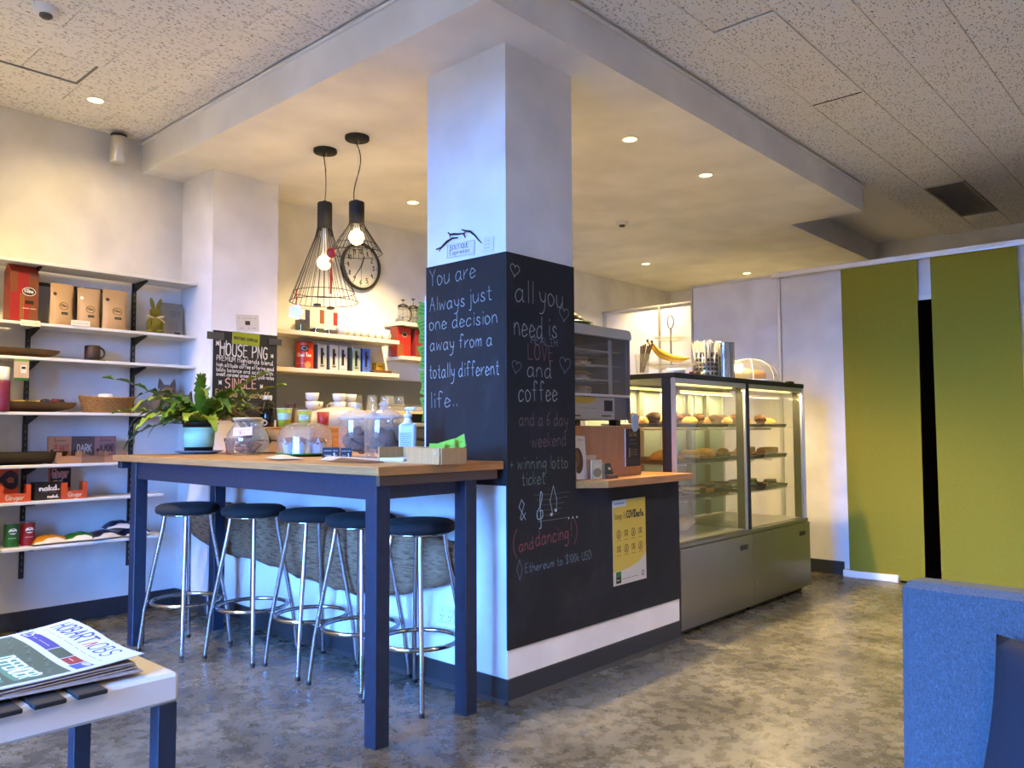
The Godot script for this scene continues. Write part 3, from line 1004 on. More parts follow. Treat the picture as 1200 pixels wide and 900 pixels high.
func loft(st: SurfaceTool, cs: Array, rx: Array, ry: Array, ux: Vector3, uy: Vector3, n := 16, amp := 0.0, sd := 1, caps := true):
	# rings of ellipses with axes ux, uy round the centres cs
	var nz := FastNoiseLite.new()
	nz.seed = sd
	nz.frequency = 2.5
	var g := []
	for i in cs.size():
		var row := []
		for k in n:
			var a := TAU * k / n
			var p: Vector3 = cs[i] + ux * cos(a) * rx[i] + uy * sin(a) * ry[i]
			var f := 1.0 + amp * nz.get_noise_3dv(p * 3.0)
			row.append(cs[i] + (p - cs[i]) * f)
		g.append(row)
	st.set_smooth_group(3)
	var flip: bool = ux.cross(uy).dot(cs[-1] - cs[0]) < 0.0
	for i in cs.size() - 1:
		for k in n:
			var k2 := (k + 1) % n
			if flip: quad(st, g[i][k2], g[i][k], g[i + 1][k], g[i + 1][k2])
			else: quad(st, g[i][k], g[i][k2], g[i + 1][k2], g[i + 1][k])
	if caps:
		for e in [0, cs.size() - 1]:
			for k in n:
				var k2 := (k + 1) % n
				tri(st, cs[e], g[e][k], g[e][k2])

func build_table_and_stools():
	var t := thing("bar_table", "high bar table with pale timber top and dark blue legs", "table")
	# top of five boards, the end grain trim toward the viewer is a warmer timber
	var st := S()
	for b in 5:
		st = S()
		wbox(st, -0.712 + 0.139 * b, -0.712 + 0.139 * (b + 1) - 0.0012, 1.025, 1.06, -2.50, -0.024, 0.003)
		obj("top_board", st, M.oak_z, t)
	part("end_board", -0.714, -0.016, 1.0245, 1.0605, -0.024, -0.002, M.oak_x, t, 0.003)
	part("cleat", -0.705, -0.05, 0.985, 1.025, -0.029, -0.008, mat(Color(0.30, 0.21, 0.13), 0.6), t, 0.003)
	part("cleat", -0.705, -0.05, 0.985, 1.025, -2.44, -2.39, M.navy_paint, t, 0.003)
	for x in [-0.6665, -0.1915]:
		for z in [-0.065, -2.232]:
			bx("leg", Vector3(x, 0.5125, z), Vector3(0.069, 1.025, 0.069), M.navy_paint, t, 0.003)
	part("apron", -0.69, -0.665, 0.93, 1.025, -2.2, -0.1, M.navy_paint, t, 0.002)
	part("apron", -0.205, -0.18, 0.93, 1.025, -2.2, -0.1, M.navy_paint, t, 0.002)
	part("apron", -0.632, -0.226, 0.93, 1.025, -0.09, -0.065, M.navy_paint, t, 0.002)
	part("apron", -0.632, -0.226, 0.93, 1.025, -2.232, -2.207, M.navy_paint, t, 0.002)
	# stools
	var s := thing("bar_stool", "chrome bar stool with round black seat, farthest along the table", "stool", Vector3.ZERO, 0, "chrome bar stools under the high table")
	st = S()
	lathe(st, [Vector2(0, 0.742), Vector2(0.150, 0.742), Vector2(0.163, 0.748), Vector2(0.170, 0.764), Vector2(0.166, 0.782), Vector2(0.145, 0.794), Vector2(0.08, 0.799), Vector2(0, 0.800)], 40)
	obj("seat", st, M.stool_cloth, s)
	st = S()
	lathe(st, [Vector2(0, 0.734), Vector2(0.14, 0.734), Vector2(0.142, 0.742), Vector2(0, 0.742)], 32)
	obj("seat_plate", st, M.chrome, s)
	for k in 4:
		var a := TAU * k / 4
		var d := Vector3(cos(a), 0, sin(a))
		st = S()
		tube(st, [d * 0.118 + Vector3(0, 0.736, 0), d * 0.128 + Vector3(0, 0.66, 0), d * 0.212 + Vector3(0, 0.22, 0), d * 0.236 + Vector3(0, 0.012, 0)], 0.0112, 12)
		var lg := obj("leg", st, M.chrome, s)
		st = S()
		tube(st, [d * 0.2355 + Vector3(0, 0.018, 0), d * 0.2375 + Vector3(0, 0.0, 0)], 0.0125, 12)
		obj("rubber_foot", st, M.black, lg)
	st = S()
	var rg := []
	for k in 48: rg.append(Vector3(cos(TAU * k / 48), 0, sin(TAU * k / 48)) * 0.18 + Vector3(0, 0.262, 0))
	tube(st, rg, 0.0105, 10, true)
	obj("foot_ring", st, M.chrome, s)
	var pos := [[-0.51, -1.96, 29.7], [-0.333, -1.562, 29.0], [-0.245, -1.135, 49.0], [-0.228, -0.753, 35.0], [-0.212, -0.35, 37.0]]
	var lb := ["", "chrome bar stool second from the shelf end of the table", "chrome bar stool in the middle of the row of five", "chrome bar stool partly behind the nearest table leg", "chrome bar stool nearest the chalkboard column, between two table legs"]
	for i in 5:
		var p := Vector3(pos[i][0], 0, pos[i][1])
		if i == 0:
			s.position = p
			s.rotation.y = deg_to_rad(-pos[i][2])
		else: copy(s, lb[i], p, -pos[i][2])
	# driftwood log fixed along the counter wall
	var lg2 := thing("driftwood_log", "long weathered grey driftwood log mounted under the bar table", "log", Vector3.ZERO)
	st = S()
	var cs := []
	var rx := []
	var ry := []
	var prof := [[-2.93, 0.66, 0.025, 0.04], [-2.86, 0.63, 0.05, 0.10], [-2.70, 0.615, 0.085, 0.14], [-2.45, 0.61, 0.10, 0.165], [-2.2, 0.60, 0.105, 0.175], [-1.95, 0.595, 0.105, 0.18], [-1.7, 0.585, 0.105, 0.185], [-1.45, 0.57, 0.105, 0.195], [-1.2, 0.56, 0.105, 0.205], [-0.95, 0.56, 0.105, 0.205], [-0.7, 0.565, 0.105, 0.19], [-0.45, 0.585, 0.10, 0.15], [-0.28, 0.60, 0.085, 0.115], [-0.16, 0.63, 0.06, 0.065], [-0.09, 0.645, 0.03, 0.028]]
	for i in prof.size() - 1:
		for j in 4:
			var f := j / 4.0
			cs.append(Vector3(-0.058, lerpf(prof[i][1], prof[i + 1][1], f) - 0.015, lerpf(prof[i][0], prof[i + 1][0], f) * 0.97 - 0.085))
			rx.append(0.47 * lerpf(prof[i][2], prof[i + 1][2], f))
			ry.append(0.93 * lerpf(prof[i][3], prof[i + 1][3], f))
	loft(st, cs, rx, ry, Vector3.RIGHT, Vector3.UP, 26, 0.16, 8)
	obj("trunk", st, M.log, lg2)
	for z in [-2.0, -0.7]:
		bx("bracket", Vector3(-0.006, 0.58, z), Vector3(0.012, 0.05, 0.03), M.matte_black, lg2)
	var ou := thing("power_outlet", "white double power outlet on wall below the driftwood log", "outlet", Vector3(0, 0.33, -0.385))
	bx("plate", Vector3(-0.005, 0, 0), Vector3(0.01, 0.075, 0.115), M.plastic_white, ou, 0.003)
	for z in [-0.028, 0.028]:
		bx("switch", Vector3(-0.011, 0.022, z), Vector3(0.004, 0.014, 0.01), M.plastic_white, ou, 0.001)
		for q in [[-0.008, 0.0], [0.008, 0.0], [0.0, -0.016]]:
			bx("pin_slot", Vector3(-0.0102, -0.006 + q[1], z + q[0]), Vector3(0.001, 0.008, 0.003), M.black, ou)

func front_box(t: Node3D, called: String, w: float, h: float, d: float, m: Material, im: Image, at := Vector3.ZERO, bs := Basis(), rough := 0.6):
	# carton standing on its base at `at`, printed front toward +z
	var o := bx(called, at + bs * Vector3(0, h / 2, 0), Vector3(w, h, d), m, t, 0.0015, bs)
	if im != null:
		var st := S()
		var z := d / 2 + 0.0007
		quad_uv(st, at + bs * Vector3(-w / 2, 0.001, z), at + bs * Vector3(w / 2, 0.001, z), at + bs * Vector3(w / 2, h - 0.001, z), at + bs * Vector3(-w / 2, h - 0.001, z))
		obj("print", st, print_mat(im, rough), o)
	return o

func pouch(t: Node3D, w: float, h: float, d: float, m: Material, im: Image, rough := 0.55):
	# stand-up bag: gusseted belly, flat crimped top; front +z
	var st := S()
	var fn := func(u: float, v: float) -> Vector3:
		var b := sin(PI * pow(clampf(v, 0, 1), 0.6)) * 0.55 + 0.45 * (1.0 - v)
		return Vector3((u - 0.5) * w * (1.0 - 0.04 * sin(v * PI)), v * h, d * 0.5 * b * pow(sin(PI * clampf(u, 0.0, 1.0)), 0.45) + 0.003 * sin(v * 23.0 + u * 9.0) * b)
	sheet(st, fn, 12, 14)
	var front := obj("bag_front", st, print_mat(im, rough) if im != null else m, t)
	st = S()
	var bk := func(u: float, v: float) -> Vector3:
		var p: Vector3 = fn.call(1.0 - u, v)
		p.z = -p.z
		return p
	sheet(st, bk, 12, 14)
	obj("bag_back", st, m, t)
	return front

func boat(called: String, label: String, cat: String, at: Vector3, ln: float, w: float, h: float, m: Material) -> Node3D:
	# long hollow wooden dish lying along x
	var st := S()
	var nU := 22
	var outer := []
	var inner := []
	for i in nU + 1:
		var u := float(i) / nU * 2.0 - 1.0
		var k: float = pow(1.0 - pow(absf(u), 2.4), 0.6) if absf(u) < 1.0 else 0.0
		var hw: float = w * 0.5 * max(k, 0.06)
		var ro := []
		var ri := []
		for j in 9:
			var a := PI * j / 8.0
			var low := h * (0.12 + 0.88 * pow(absf(cos(a)), 1.3)) if true else 0.0
			var base := h * 0.55 * pow(absf(u), 3.0)
			ro.append(Vector3(u * ln / 2 * (0.86 + 0.14 * absf(cos(a))), max(low, base) - h * 0.12, -cos(a) * hw))
			ri.append(Vector3(u * ln / 2 * (0.86 + 0.14 * absf(cos(a))) * 0.96, max(max(low, base) - h * 0.12 + 0.006 * absf(sin(a)), 0.006), -cos(a) * hw * 0.9))
		outer.append(ro)
		inner.append(ri)
	st.set_smooth_group(1)
	for i in nU:
		for j in 8:
			quad(st, outer[i][j], outer[i][j + 1], outer[i + 1][j + 1], outer[i + 1][j])
	st.set_smooth_group(2)
	for i in nU:
		for j in 8:
			quad(st, inner[i][j + 1], inner[i][j], inner[i + 1][j], inner[i + 1][j + 1])
	st.set_smooth_group(-1)
	for i in nU:
		for j in [0, 8]:
			quad(st, outer[i][j], outer[i + 1][j], inner[i + 1][j], inner[i][j])
	for e in [0, nU]:
		for j in 8:
			quad(st, outer[e][j], outer[e][j + 1], inner[e][j + 1], inner[e][j])
	var o := obj(called, st, m, null, at)
	tag(o, label, cat)
	return o

func build_shelf_wall():
	var ys := [2.215, 1.848, 1.642, 1.316, 1.004, 0.79, 0.523]
	var names := ["topmost white wall shelf, empty on top", "second white wall shelf from the top, holding coffee bags", "third white wall shelf, holding boat dish and mug", "fourth white wall shelf, holding the wicker basket", "fifth white wall shelf, holding pastel chocolate cartons", "sixth white wall shelf, holding orange snack cartons", "lowest white wall shelf, holding crisps and cans"]
	var xe := [-0.045, -0.045, -0.045, -0.045, -0.13, -0.245, -0.21]
	var xs := [-1.9, -1.9, -1.9, -1.9, -1.9, -1.9, -1.17]
	# two slotted uprights
	for i in 2:
		var x: float = [-1.0, -0.367][i]
		var up := thing("shelf_upright", ["black slotted shelf upright on wall, left one in view", "black slotted shelf upright on wall, nearer the pillar"][i], "shelf upright", Vector3(x, 0.0, -3.1), 0, "slotted shelf uprights")
		bx("rail", Vector3(0, 1.27, 0.008), Vector3(0.026, 1.92, 0.016), M.black, up, 0.001)
		for k in 46:
			bx("slot", Vector3(0, 0.36 + k * 0.04, 0.0163), Vector3(0.005, 0.018, 0.001), mat(Color(0.45, 0.45, 0.45), 0.6) if k == 0 else up.get_child(1).material_override, up)
	for i in 7:
		var sh := thing("wall_shelf", names[i], "shelf", Vector3(0, ys[i], 0), 0, "white wall shelves on brackets")
		part("board", xs[i], xe[i], -0.018, 0.0, -3.082, -2.85, M.plastic_white, sh, 0.002)
		for x in [-1.0, -0.367]:
			if i == 6 and x < -1.1: continue
			var st := S()
			# tapering pressed bracket under the board
			prism(st, [Vector2(0.018, -0.019), Vector2(0.21, -0.019), Vector2(0.21, -0.028), Vector2(0.018, -0.075 if i < 5 else -0.045)], 0.012, Transform3D(Basis(Vector3(0, 0, 1), Vector3(0, 1, 0), Vector3(-1, 0, 0)), Vector3(x + 0.006, 0, -3.1)))
			obj("bracket", st, M.black, sh)
	var kraft := Color(0.70, 0.57, 0.40)
	# ---- second shelf
	var y: float = ys[1]
	var im := pic(120, 220, Color(0.44, 0.23, 0.10))
	im.fill_rect(Rect2i(0, 90, 40, 130), Color(0.55, 0.06, 0.05))
	im.fill_rect(Rect2i(30, 0, 45, 95), Color(0.55, 0.06, 0.05))
	im.fill_rect(Rect2i(58, 120, 22, 100), Color(0.55, 0.08, 0.05))
	for k in 60: disc(im, 42 + (k % 3) * 7, 95 + (k / 3) * 6, 2, 2, Color(0.62, 0.48, 0.20))
	disc(im, 78, 82, 30, 19, Color(0.85, 0.85, 0.84))
	disc(im, 78, 82, 27, 16, Color(0.08, 0.07, 0.07))
	write(im, "Villino", 57, 87, 9, Color(0.9, 0.9, 0.9), 1.2, 0, 0, 1, 42)
	im.fill_rect(Rect2i(62, 122, 38, 16), Color(0.1, 0.05, 0.04))
	write(im, "----- ----", 52, 162, 9, Color(0.85, 0.72, 0.66), 1.6, 0, 0, 1, 60)
	var t := thing("coffee_bag", "tall red and brown coffee bag with oval black emblem", "coffee bag", Vector3(-1.085, y, -2.95), 8)
	front_box(t, "bag_body", 0.155, 0.30, 0.09, mat(Color(0.42, 0.16, 0.07), 0.5), im)
	var st := S()
	prism(st, [Vector2(-0.045, 0.30), Vector2(0.045, 0.30), Vector2(0.006, 0.345), Vector2(-0.006, 0.345)], 0.155, Transform3D(Basis(Vector3(0, 0, 1), Vector3(0, 1, 0), Vector3(-1, 0, 0)), Vector3(0.0775, 0, 0)))
	obj("folded_top", st, mat(Color(0.5, 0.12, 0.06), 0.5), t)
	var fx := [[-0.875, 0.27], [-0.578, 0.225]]
	for i in 2:
		var fr := thing("picture_frame", ["black picture frame behind the two left kraft bags", "black picture frame behind the right kraft bag"][i], "frame", Vector3(fx[i][0], y, -3.03), 0, "black frames behind coffee bags")
		var w: float = fx[i][1]
		for e in [[-w / 2, 0.014], [w / 2 - 0.0, 0.014]]:
			bx("side_rail", Vector3(e[0], 0.137, 0), Vector3(0.022, 0.274, 0.02), M.black, fr, 0.002, rotx(-6))
		bx("top_rail", Vector3(0, 0.263, -0.014), Vector3(w, 0.022, 0.02), M.black, fr, 0.002, rotx(-6))
		bx("bottom_rail", Vector3(0, 0.011, 0.014), Vector3(w, 0.022, 0.02), M.black, fr, 0.002, rotx(-6))
		bx("picture", Vector3(0, 0.137, -0.004), Vector3(w - 0.02, 0.25, 0.006), mat(Color(0.62, 0.60, 0.56), 0.5), fr, 0.0, rotx(-6))
	var kb := [[-0.868, 0.135, 0.262, 3], [-0.712, 0.135, 0.252, -2], [-0.553, 0.16, 0.262, 4]]
	var kl := ["kraft coffee pouch on second shelf, leftmost of three", "kraft coffee pouch with white round sticker, middle of three", "kraft coffee pouch nearest the black shelf upright"]
	for i in 3:
		im = pic(120, 220, kraft)
		ring(im, 62, 118, 24, 19, 1.2, Color(0.18, 0.13, 0.09))
		write(im, "Villino", 44, 122, 8, Color(0.18, 0.13, 0.09), 0.9, 0, 0, 1, 36)
		im.fill_rect(Rect2i(48, 150, 34, 13), Color(0.06, 0.05, 0.05))
		write(im, "-----", 51, 160, 5, Color(0.8, 0.8, 0.78), 0.6, 0, 0, 1, 28)
		disc(im, 20, 56, 9, 9, Color(0.85, 0.84, 0.8) if i == 1 else Color(0.22, 0.13, 0.08))
		t = thing("coffee_pouch", kl[i], "coffee bag", Vector3(kb[i][0], y, -2.93), kb[i][3], "kraft coffee pouches")
		pouch(t, kb[i][1], kb[i][2], 0.085, mat(kraft, 0.5), im, 0.45)
	for q in [[-1.06, 0.105, "cream price strip clipped to shelf edge below red bag"], [-0.785, 0.11, "white price strip on shelf edge between kraft pouches"]]:
		im = pic(120, 40, Color(0.84, 0.83, 0.74))
		write(im, "-- ---- --", 10, 28, 12, Color(0.4, 0.4, 0.36), 1.2, 0, 0, 1, 96)
		flat_print("price_strip", q[2], "price tag", im, Vector3(q[0], y - 0.008 if q[0] < -1 else y + 0.018, -2.8475), Vector2(q[1], 0.034), 0, "shelf price strips")
	# bunny
	t = thing("rabbit_figurine", "mossy yellow green rabbit figurine with a bow on second shelf", "figurine", Vector3(-0.285, y, -2.95), -20)
	var moss := grain([Color(0.30, 0.27, 0.03), Color(0.44, 0.40, 0.05)], Vector3.ONE * 22, 0.95, 0.06, 77)
	st = S()
	blob(st, Vector3(0, 0.062, 0), Vector3(0.055, 0.064, 0.05), 3, 0.1)
	blob(st, Vector3(0, 0.145, 0.005), Vector3(0.036, 0.036, 0.034), 4, 0.1)
	blob(st, Vector3(-0.018, 0.205, 0), Vector3(0.012, 0.045, 0.012), 5, 0.0, rotz(12))
	blob(st, Vector3(0.022, 0.2, 0), Vector3(0.012, 0.045, 0.012), 6, 0.0, rotz(-18))
	for s in [-1, 1]:
		blob(st, Vector3(0.03 * s, 0.016, 0.03), Vector3(0.026, 0.016, 0.034), 7, 0.0)
		blob(st, Vector3(0.03 * s, 0.08, 0.042), Vector3(0.011, 0.028, 0.012), 9, 0.0)
	obj("body", st, moss, t)
	st = S()
	var bw := mat(Color(0.68, 0.60, 0.46), 0.9)
	for s in [-1, 1]:
		blob(st, Vector3(0.03 * s, 0.112, 0.035), Vector3(0.028, 0.008, 0.006), 11, 0.2, rotz(15 * s))
	tube(st, [Vector3(0.01, 0.11, 0.04), Vector3(0.035, 0.095, 0.05), Vector3(0.06, 0.075, 0.045)], 0.004, 5)
	obj("bow", st, bw, t)
	t = thing("glass_plaque", "clear glass award plaque with grey text beside the rabbit", "plaque", Vector3(-0.145, y, -3.0), 0)
	im = pic(160, 220, Color(0.44, 0.45, 0.44))
	for r in 3: write(im, "--- ---- - ----", 70, 60 + r * 14, 7, Color(0.12, 0.12, 0.12), 0.9, 0, 0, 1, 76)
	for r in 4: write(im, "- --- -- ----", 56, 130 + r * 14, 5, Color(0.18, 0.18, 0.18), 0.7, 0, 0, 1, 70)
	im.fill_rect(Rect2i(96, 192, 44, 14), Color(0.1, 0.1, 0.1))
	front_box(t, "face", 0.155, 0.235, 0.012, mat(Color(0.30, 0.42, 0.38), 0.1), im, Vector3.ZERO, rotx(-7), 0.15)
	# ---- third shelf
	y = ys[2]
	boat("wooden_dish", "shallow boat-shaped wooden dish on third shelf", "dish", Vector3(-1.14, y, -2.955), 0.56, 0.15, 0.06, M.bowl_wood)
	t = thing("clay_mug", "dark brown clay mug on saucer on third shelf", "mug", Vector3(-0.675, y, -2.95))
	var clay := grain([Color(0.15, 0.09, 0.06), Color(0.28, 0.18, 0.12)], Vector3.ONE * 16, 0.6, 0.05, 78)
	st = S()
	lathe(st, [Vector2(0, 0.0), Vector2(0.05, 0.0), Vector2(0.078, 0.006), Vector2(0.078, 0.009), Vector2(0.04, 0.006), Vector2(0, 0.006)], 24)
	obj("saucer", st, mat(Color(0.06, 0.045, 0.04), 0.5), t)
	st = S()
	lathe(st, [Vector2(0, 0.008), Vector2(0.040, 0.008), Vector2(0.046, 0.02), Vector2(0.045, 0.098), Vector2(0.040, 0.1), Vector2(0.039, 0.02), Vector2(0, 0.016)], 24)
	obj("cup", st, clay, t)
	st = S()
	var hp := []
	for k in 8: hp.append(Vector3(0.042 + 0.028 * sin(PI * k / 7.0), 0.055 + 0.032 * cos(PI * k / 7.0), 0.01))
	tube(st, hp, 0.006, 7)
	obj("handle", st, clay, t)
	# ---- fourth shelf
	y = ys[3]
	boat("wooden_dish", "long wooden dish of small wares on fourth shelf", "dish", Vector3(-1.05, y, -2.95), 0.58, 0.18, 0.07, M.bowl_wood)
	for q in [[-1.16, 0.06, "yellow"], [-1.09, 0.05, "yellow"]]:
		im = pic(80, 40, Color(0.72, 0.62, 0.30))
		write(im, "B&B" if q[0] > -1.1 else "----", 12, 28, 14, Color(0.15, 0.1, 0.08), 2.0, 0, 0, 1, 50)
		t = thing("small_carton", "small yellow carton with dark letters in wooden dish" if q[0] > -1.1 else "plain cream carton lying in wooden dish", "carton", Vector3(q[0] + 0.07, y + 0.04, -2.93))
		front_box(t, "carton", q[1] + 0.03, 0.032, 0.05, mat(Color(0.7, 0.6, 0.3), 0.6), im)
	for q in [[-0.885, Color(0.35, 0.06, 0.16)], [-0.86, Color(0.05, 0.05, 0.09)], [-0.94, Color(0.08, 0.08, 0.1)]]:
		st = S()
		blob(st, Vector3(q[0], y + 0.06, -2.94), Vector3(0.03, 0.022, 0.03), int(-q[0] * 1000), 0.5)
		tag(obj("trinket", st, mat(q[1], 0.35)), {-0.885: "dark pink trinket in wooden dish on fourth shelf", -0.86: "black trinket at the tip of wooden dish", -0.94: "dark grey trinket in the middle of wooden dish"}[q[0]], "trinket", "trinkets in the wooden dish")
	# wicker basket: woven bands
	t = thing("wicker_basket", "oval woven wicker basket on fourth shelf", "basket", Vector3(-0.575, y, -2.955))
	for k in 11:
		st = S()
		var ring_ := []
		var f := k / 10.0
		for j in 64:
			var a := TAU * j / 64
			var wv := 0.0035 * (1 if (j + k) % 2 == 0 else -1)
			ring_.append(Vector3(cos(a) * (0.135 + 0.03 * f + wv), 0.006 + f * 0.088 + 0.012 * f * pow(absf(cos(a)), 3), sin(a) * (0.075 + 0.018 * f + wv)))
		tube(st, ring_, 0.006, 5, true)
		obj("woven_band", st, M.wicker, t)
	bx("base", Vector3(0, 0.004, 0), Vector3(0.2, 0.006, 0.11), M.wicker, t)
	st = S()
	lathe(st, [Vector2(0, 0.02), Vector2(0.038, 0.02), Vector2(0.042, 0.12), Vector2(0.038, 0.122), Vector2(0.036, 0.11), Vector2(0, 0.11)], 20)
	tag(obj("plastic_tub", st, M.plastic_white, null, Vector3(-0.59, y, -2.95)), "white plastic tub standing in the wicker basket", "tub")
	# pink and white product pots at the frame edge
	t = thing("product_pot", "white capped pink pot on fourth shelf at photo edge", "pot", Vector3(-1.185, y, -2.88))
	st = S()
	lathe(st, [Vector2(0, 0), Vector2(0.036, 0), Vector2(0.038, 0.01), Vector2(0.038, 0.17), Vector2(0.034, 0.18), Vector2(0, 0.18)], 20)
	obj("body", st, mat(Color(0.40, 0.08, 0.22), 0.4), t)
	st = S()
	lathe(st, [Vector2(0, 0.18), Vector2(0.034, 0.18), Vector2(0.036, 0.19), Vector2(0.034, 0.255), Vector2(0.028, 0.26), Vector2(0, 0.26)], 20)
	obj("cap", st, M.plastic_white, t)
	im = pic(80, 120, Color(0.70, 0.62, 0.56))
	im.fill_rect(Rect2i(0, 106, 80, 14), Color(0.10, 0.35, 0.12))
	im.fill_rect(Rect2i(0, 0, 80, 14), Color(0.45, 0.55, 0.30))
	im.fill_rect(Rect2i(36, 34, 30, 44), Color(0.82, 0.82, 0.80))
	im.fill_rect(Rect2i(40, 42, 22, 14), Color(0.1, 0.1, 0.1))
	flat_print("hang_card", "beige and green card hanging from the third shelf edge", "card", im, Vector3(-1.10, 1.562, -2.848), Vector2(0.078, 0.125), 0)
	# two cat figurines
	var fur := grain([Color(0.10, 0.08, 0.07), Color(0.45, 0.38, 0.32), Color(0.16, 0.12, 0.1)], Vector3.ONE * 20, 0.8, 0.08, 79)
	for i in 2:
		t = thing("cat_figurine", ["speckled cat figurine with dark ears behind the fern", "small tan cat figurine in front of the speckled one"][i], "figurine", Vector3([-0.215, -0.10][i], y, [-2.98, -2.91][i]), 0)
		var k: float = [1.0, 0.66][i]
		st = S()
		blob(st, Vector3(0, 0.075, 0) * k, Vector3(0.085, 0.075, 0.055) * k, 21 + i, 0.1)
		blob(st, Vector3(0.03, 0.15, 0.02) * k, Vector3(0.055, 0.048, 0.05) * k, 23 + i, 0.06)
		var fm: Material = fur if i == 0 else grain([Color(0.22, 0.15, 0.10), Color(0.42, 0.32, 0.24)], Vector3.ONE * 18, 0.8, 0.06, 80)
		obj("body", st, fm, t)
		for s in [-1, 1]:
			st = S()
			lathe(st, [Vector2(0.026, 0), Vector2(0.014, 0.04), Vector2(0.0, 0.07)], 8, Transform3D(rotz(-14.0 * s).scaled(Vector3.ONE * k), Vector3(0.03 + 0.036 * s, 0.175, 0.01) * k))
			obj("ear", st, fm, t)
			st = S()
			blob(st, Vector3(0.03 + 0.02 * s, 0.158, 0.064) * k, Vector3(0.008, 0.008, 0.005) * k, 3, 0.0)
			obj("eye", st, M.black, t)
	# ---- fifth shelf
	y = ys[4]
	boat("wooden_dish", "dark hollowed wooden canoe dish on fifth shelf", "dish", Vector3(-1.13, y, -2.95), 0.66, 0.17, 0.085, grain([Color(0.13, 0.075, 0.03), Color(0.24, 0.15, 0.07)], Vector3(1.2, 16, 16), 0.5, 0.025, 81))
	var cc := [[-0.836, Color(0.62, 0.45, 0.33), "PEANUT", Color(0.55, 0.25, 0.2), "peach"], [-0.702, Color(0.30, 0.25, 0.24), "DARK", Color(0.75, 0.72, 0.7), "grey"], [-0.568, Color(0.55, 0.40, 0.39), "ALMOND", Color(0.2, 0.16, 0.16), "pink"]]
	for i in 3:
		im = pic(140, 110, cc[i][1])
		write(im, "C-------", 38, 22, 8, Color(0.2, 0.1, 0.08), 1.0, 0, 0, 1, 66)
		write(im, cc[i][2], 34, 62, 15, cc[i][3], 2.2, 0, 0, 1, 94)
		disc(im, 22, 58, 9, 7, Color(0.25, 0.08, 0.06))
		write(im, "-- ---- ---", 40, 82, 6, cc[i][3], 0.8, 0, 0, 1, 70)
		t = thing("chocolate_carton", "upright %s chocolate carton on fifth shelf marked %s" % [cc[i][4], cc[i][2]], "carton", Vector3(cc[i][0], y, -3.0), 0, "pastel chocolate cartons")
		front_box(t, "backboard", 0.132, 0.165, 0.02, mat(cc[i][1], 0.6), im)
		# open tray in front, with cut-away lip
		var tr := thing("display_tray", "open %s carton tray in front of the %s carton" % [cc[i][4], cc[i][2]], "tray", Vector3(cc[i][0] + 0.02, y, -2.925), 0, "open chocolate trays")
		var tm := mat(cc[i][1].lerp(Color(0.6, 0.42, 0.28), 0.5), 0.6)
		bx("base", Vector3(0, 0.002, 0), Vector3(0.134, 0.004, 0.1), tm, tr)
		bx("front_lip", Vector3(0, 0.024, 0.049), Vector3(0.134, 0.045, 0.003), tm, tr)
		for s in [-1, 1]:
			bx("side", Vector3(0.066 * s, 0.036, 0), Vector3(0.003, 0.07, 0.1), tm, tr)
			bx("front_post", Vector3(0.055 * s, 0.055, 0.049), Vector3(0.02, 0.03, 0.003), tm, tr)
	# ---- sixth shelf
	y = ys[5]
	var orange := Color(0.74, 0.27, 0.08)
	var cart := [[-1.135, 0.20, -3.0, 0.145, 0.05, orange, "", "tall orange snack carton with dark print at photo edge"], [-0.83, 0.185, -3.0, 0.115, 0.04, orange, "Ginger", "orange and black ginger snack carton standing at back"], [-0.92, 0.105, -2.945, 0.15, 0.09, Color(0.09, 0.045, 0.03), "nakd.", "dark brown snack carton with white lettering on sixth shelf"]]
	for c in cart:
		im = pic(150, 170, c[5])
		if c[6] == "Ginger":
			im.fill_rect(Rect2i(0, 0, 150, 110), Color(0.07, 0.04, 0.04))
			disc(im, 38, 84, 28, 20, Color(0.65, 0.42, 0.14))
			write(im, "Ginger", 12, 52, 30, Color(0.80, 0.70, 0.62), 5.0, 0, 0, 1, 124)
			write(im, "Ginger", 12, 52, 30, Color(0.70, 0.20, 0.06), 2.6, 0, 0, 1, 124)
		elif c[6] == "nakd.":
			write(im, c[6], 26, 78, 26, Color(0.85, 0.82, 0.78), 5.0, 0, -0.05, 1, 110)
			write(im, "--- ----", 40, 100, 8, Color(0.7, 0.6, 0.5), 1.2, 0, 0, 1, 80)
			write(im, c[6], 70, 150, 15, Color(0.85, 0.82, 0.78), 3.0, 0, 0, 1, 62)
		else:
			stroke(im, [Vector2(60, 60), Vector2(105, 30), Vector2(140, 60), Vector2(120, 95), Vector2(80, 80)], 16, Color(0.12, 0.05, 0.04))
			for q in 4: disc(im, 98 + (q % 2) * 20, 58 + (q / 2) * 14, 8, 6, Color(0.55, 0.38, 0.25))
		t = thing("snack_carton", c[7], "carton", Vector3(c[0], y, c[2]), 0, "snack cartons on sixth shelf")
		front_box(t, "carton", c[3], c[1], c[4], mat(c[5], 0.6), im)
	for q in [[-1.11, 0.165, "open orange snack tray at the left end of sixth shelf"], [-0.785, 0.135, "open orange snack tray in front of the ginger carton"]]:
		var tr := thing("display_tray", q[2], "tray", Vector3(q[0], y, -2.925), 0, "open snack trays")
		var tm := mat(orange, 0.6)
		bx("base", Vector3(0, 0.002, 0), Vector3(q[1], 0.004, 0.12), tm, tr)
		im = pic(140, 50, orange)
		write(im, "Ginger", 30, 36, 16, Color(0.75, 0.66, 0.6), 2.4, 0, 0, 1, 84)
		front_box(tr, "front_lip", q[1], 0.05, 0.003, tm, im, Vector3(0, 0, 0.059))
		for s in [-1, 1]:
			bx("side", Vector3(q[1] / 2 * s, 0.05, 0), Vector3(0.003, 0.1, 0.12), tm, tr)
			bx("front_post", Vector3((q[1] / 2 - 0.012) * s, 0.07, 0.059), Vector3(0.024, 0.06, 0.003), tm, tr)
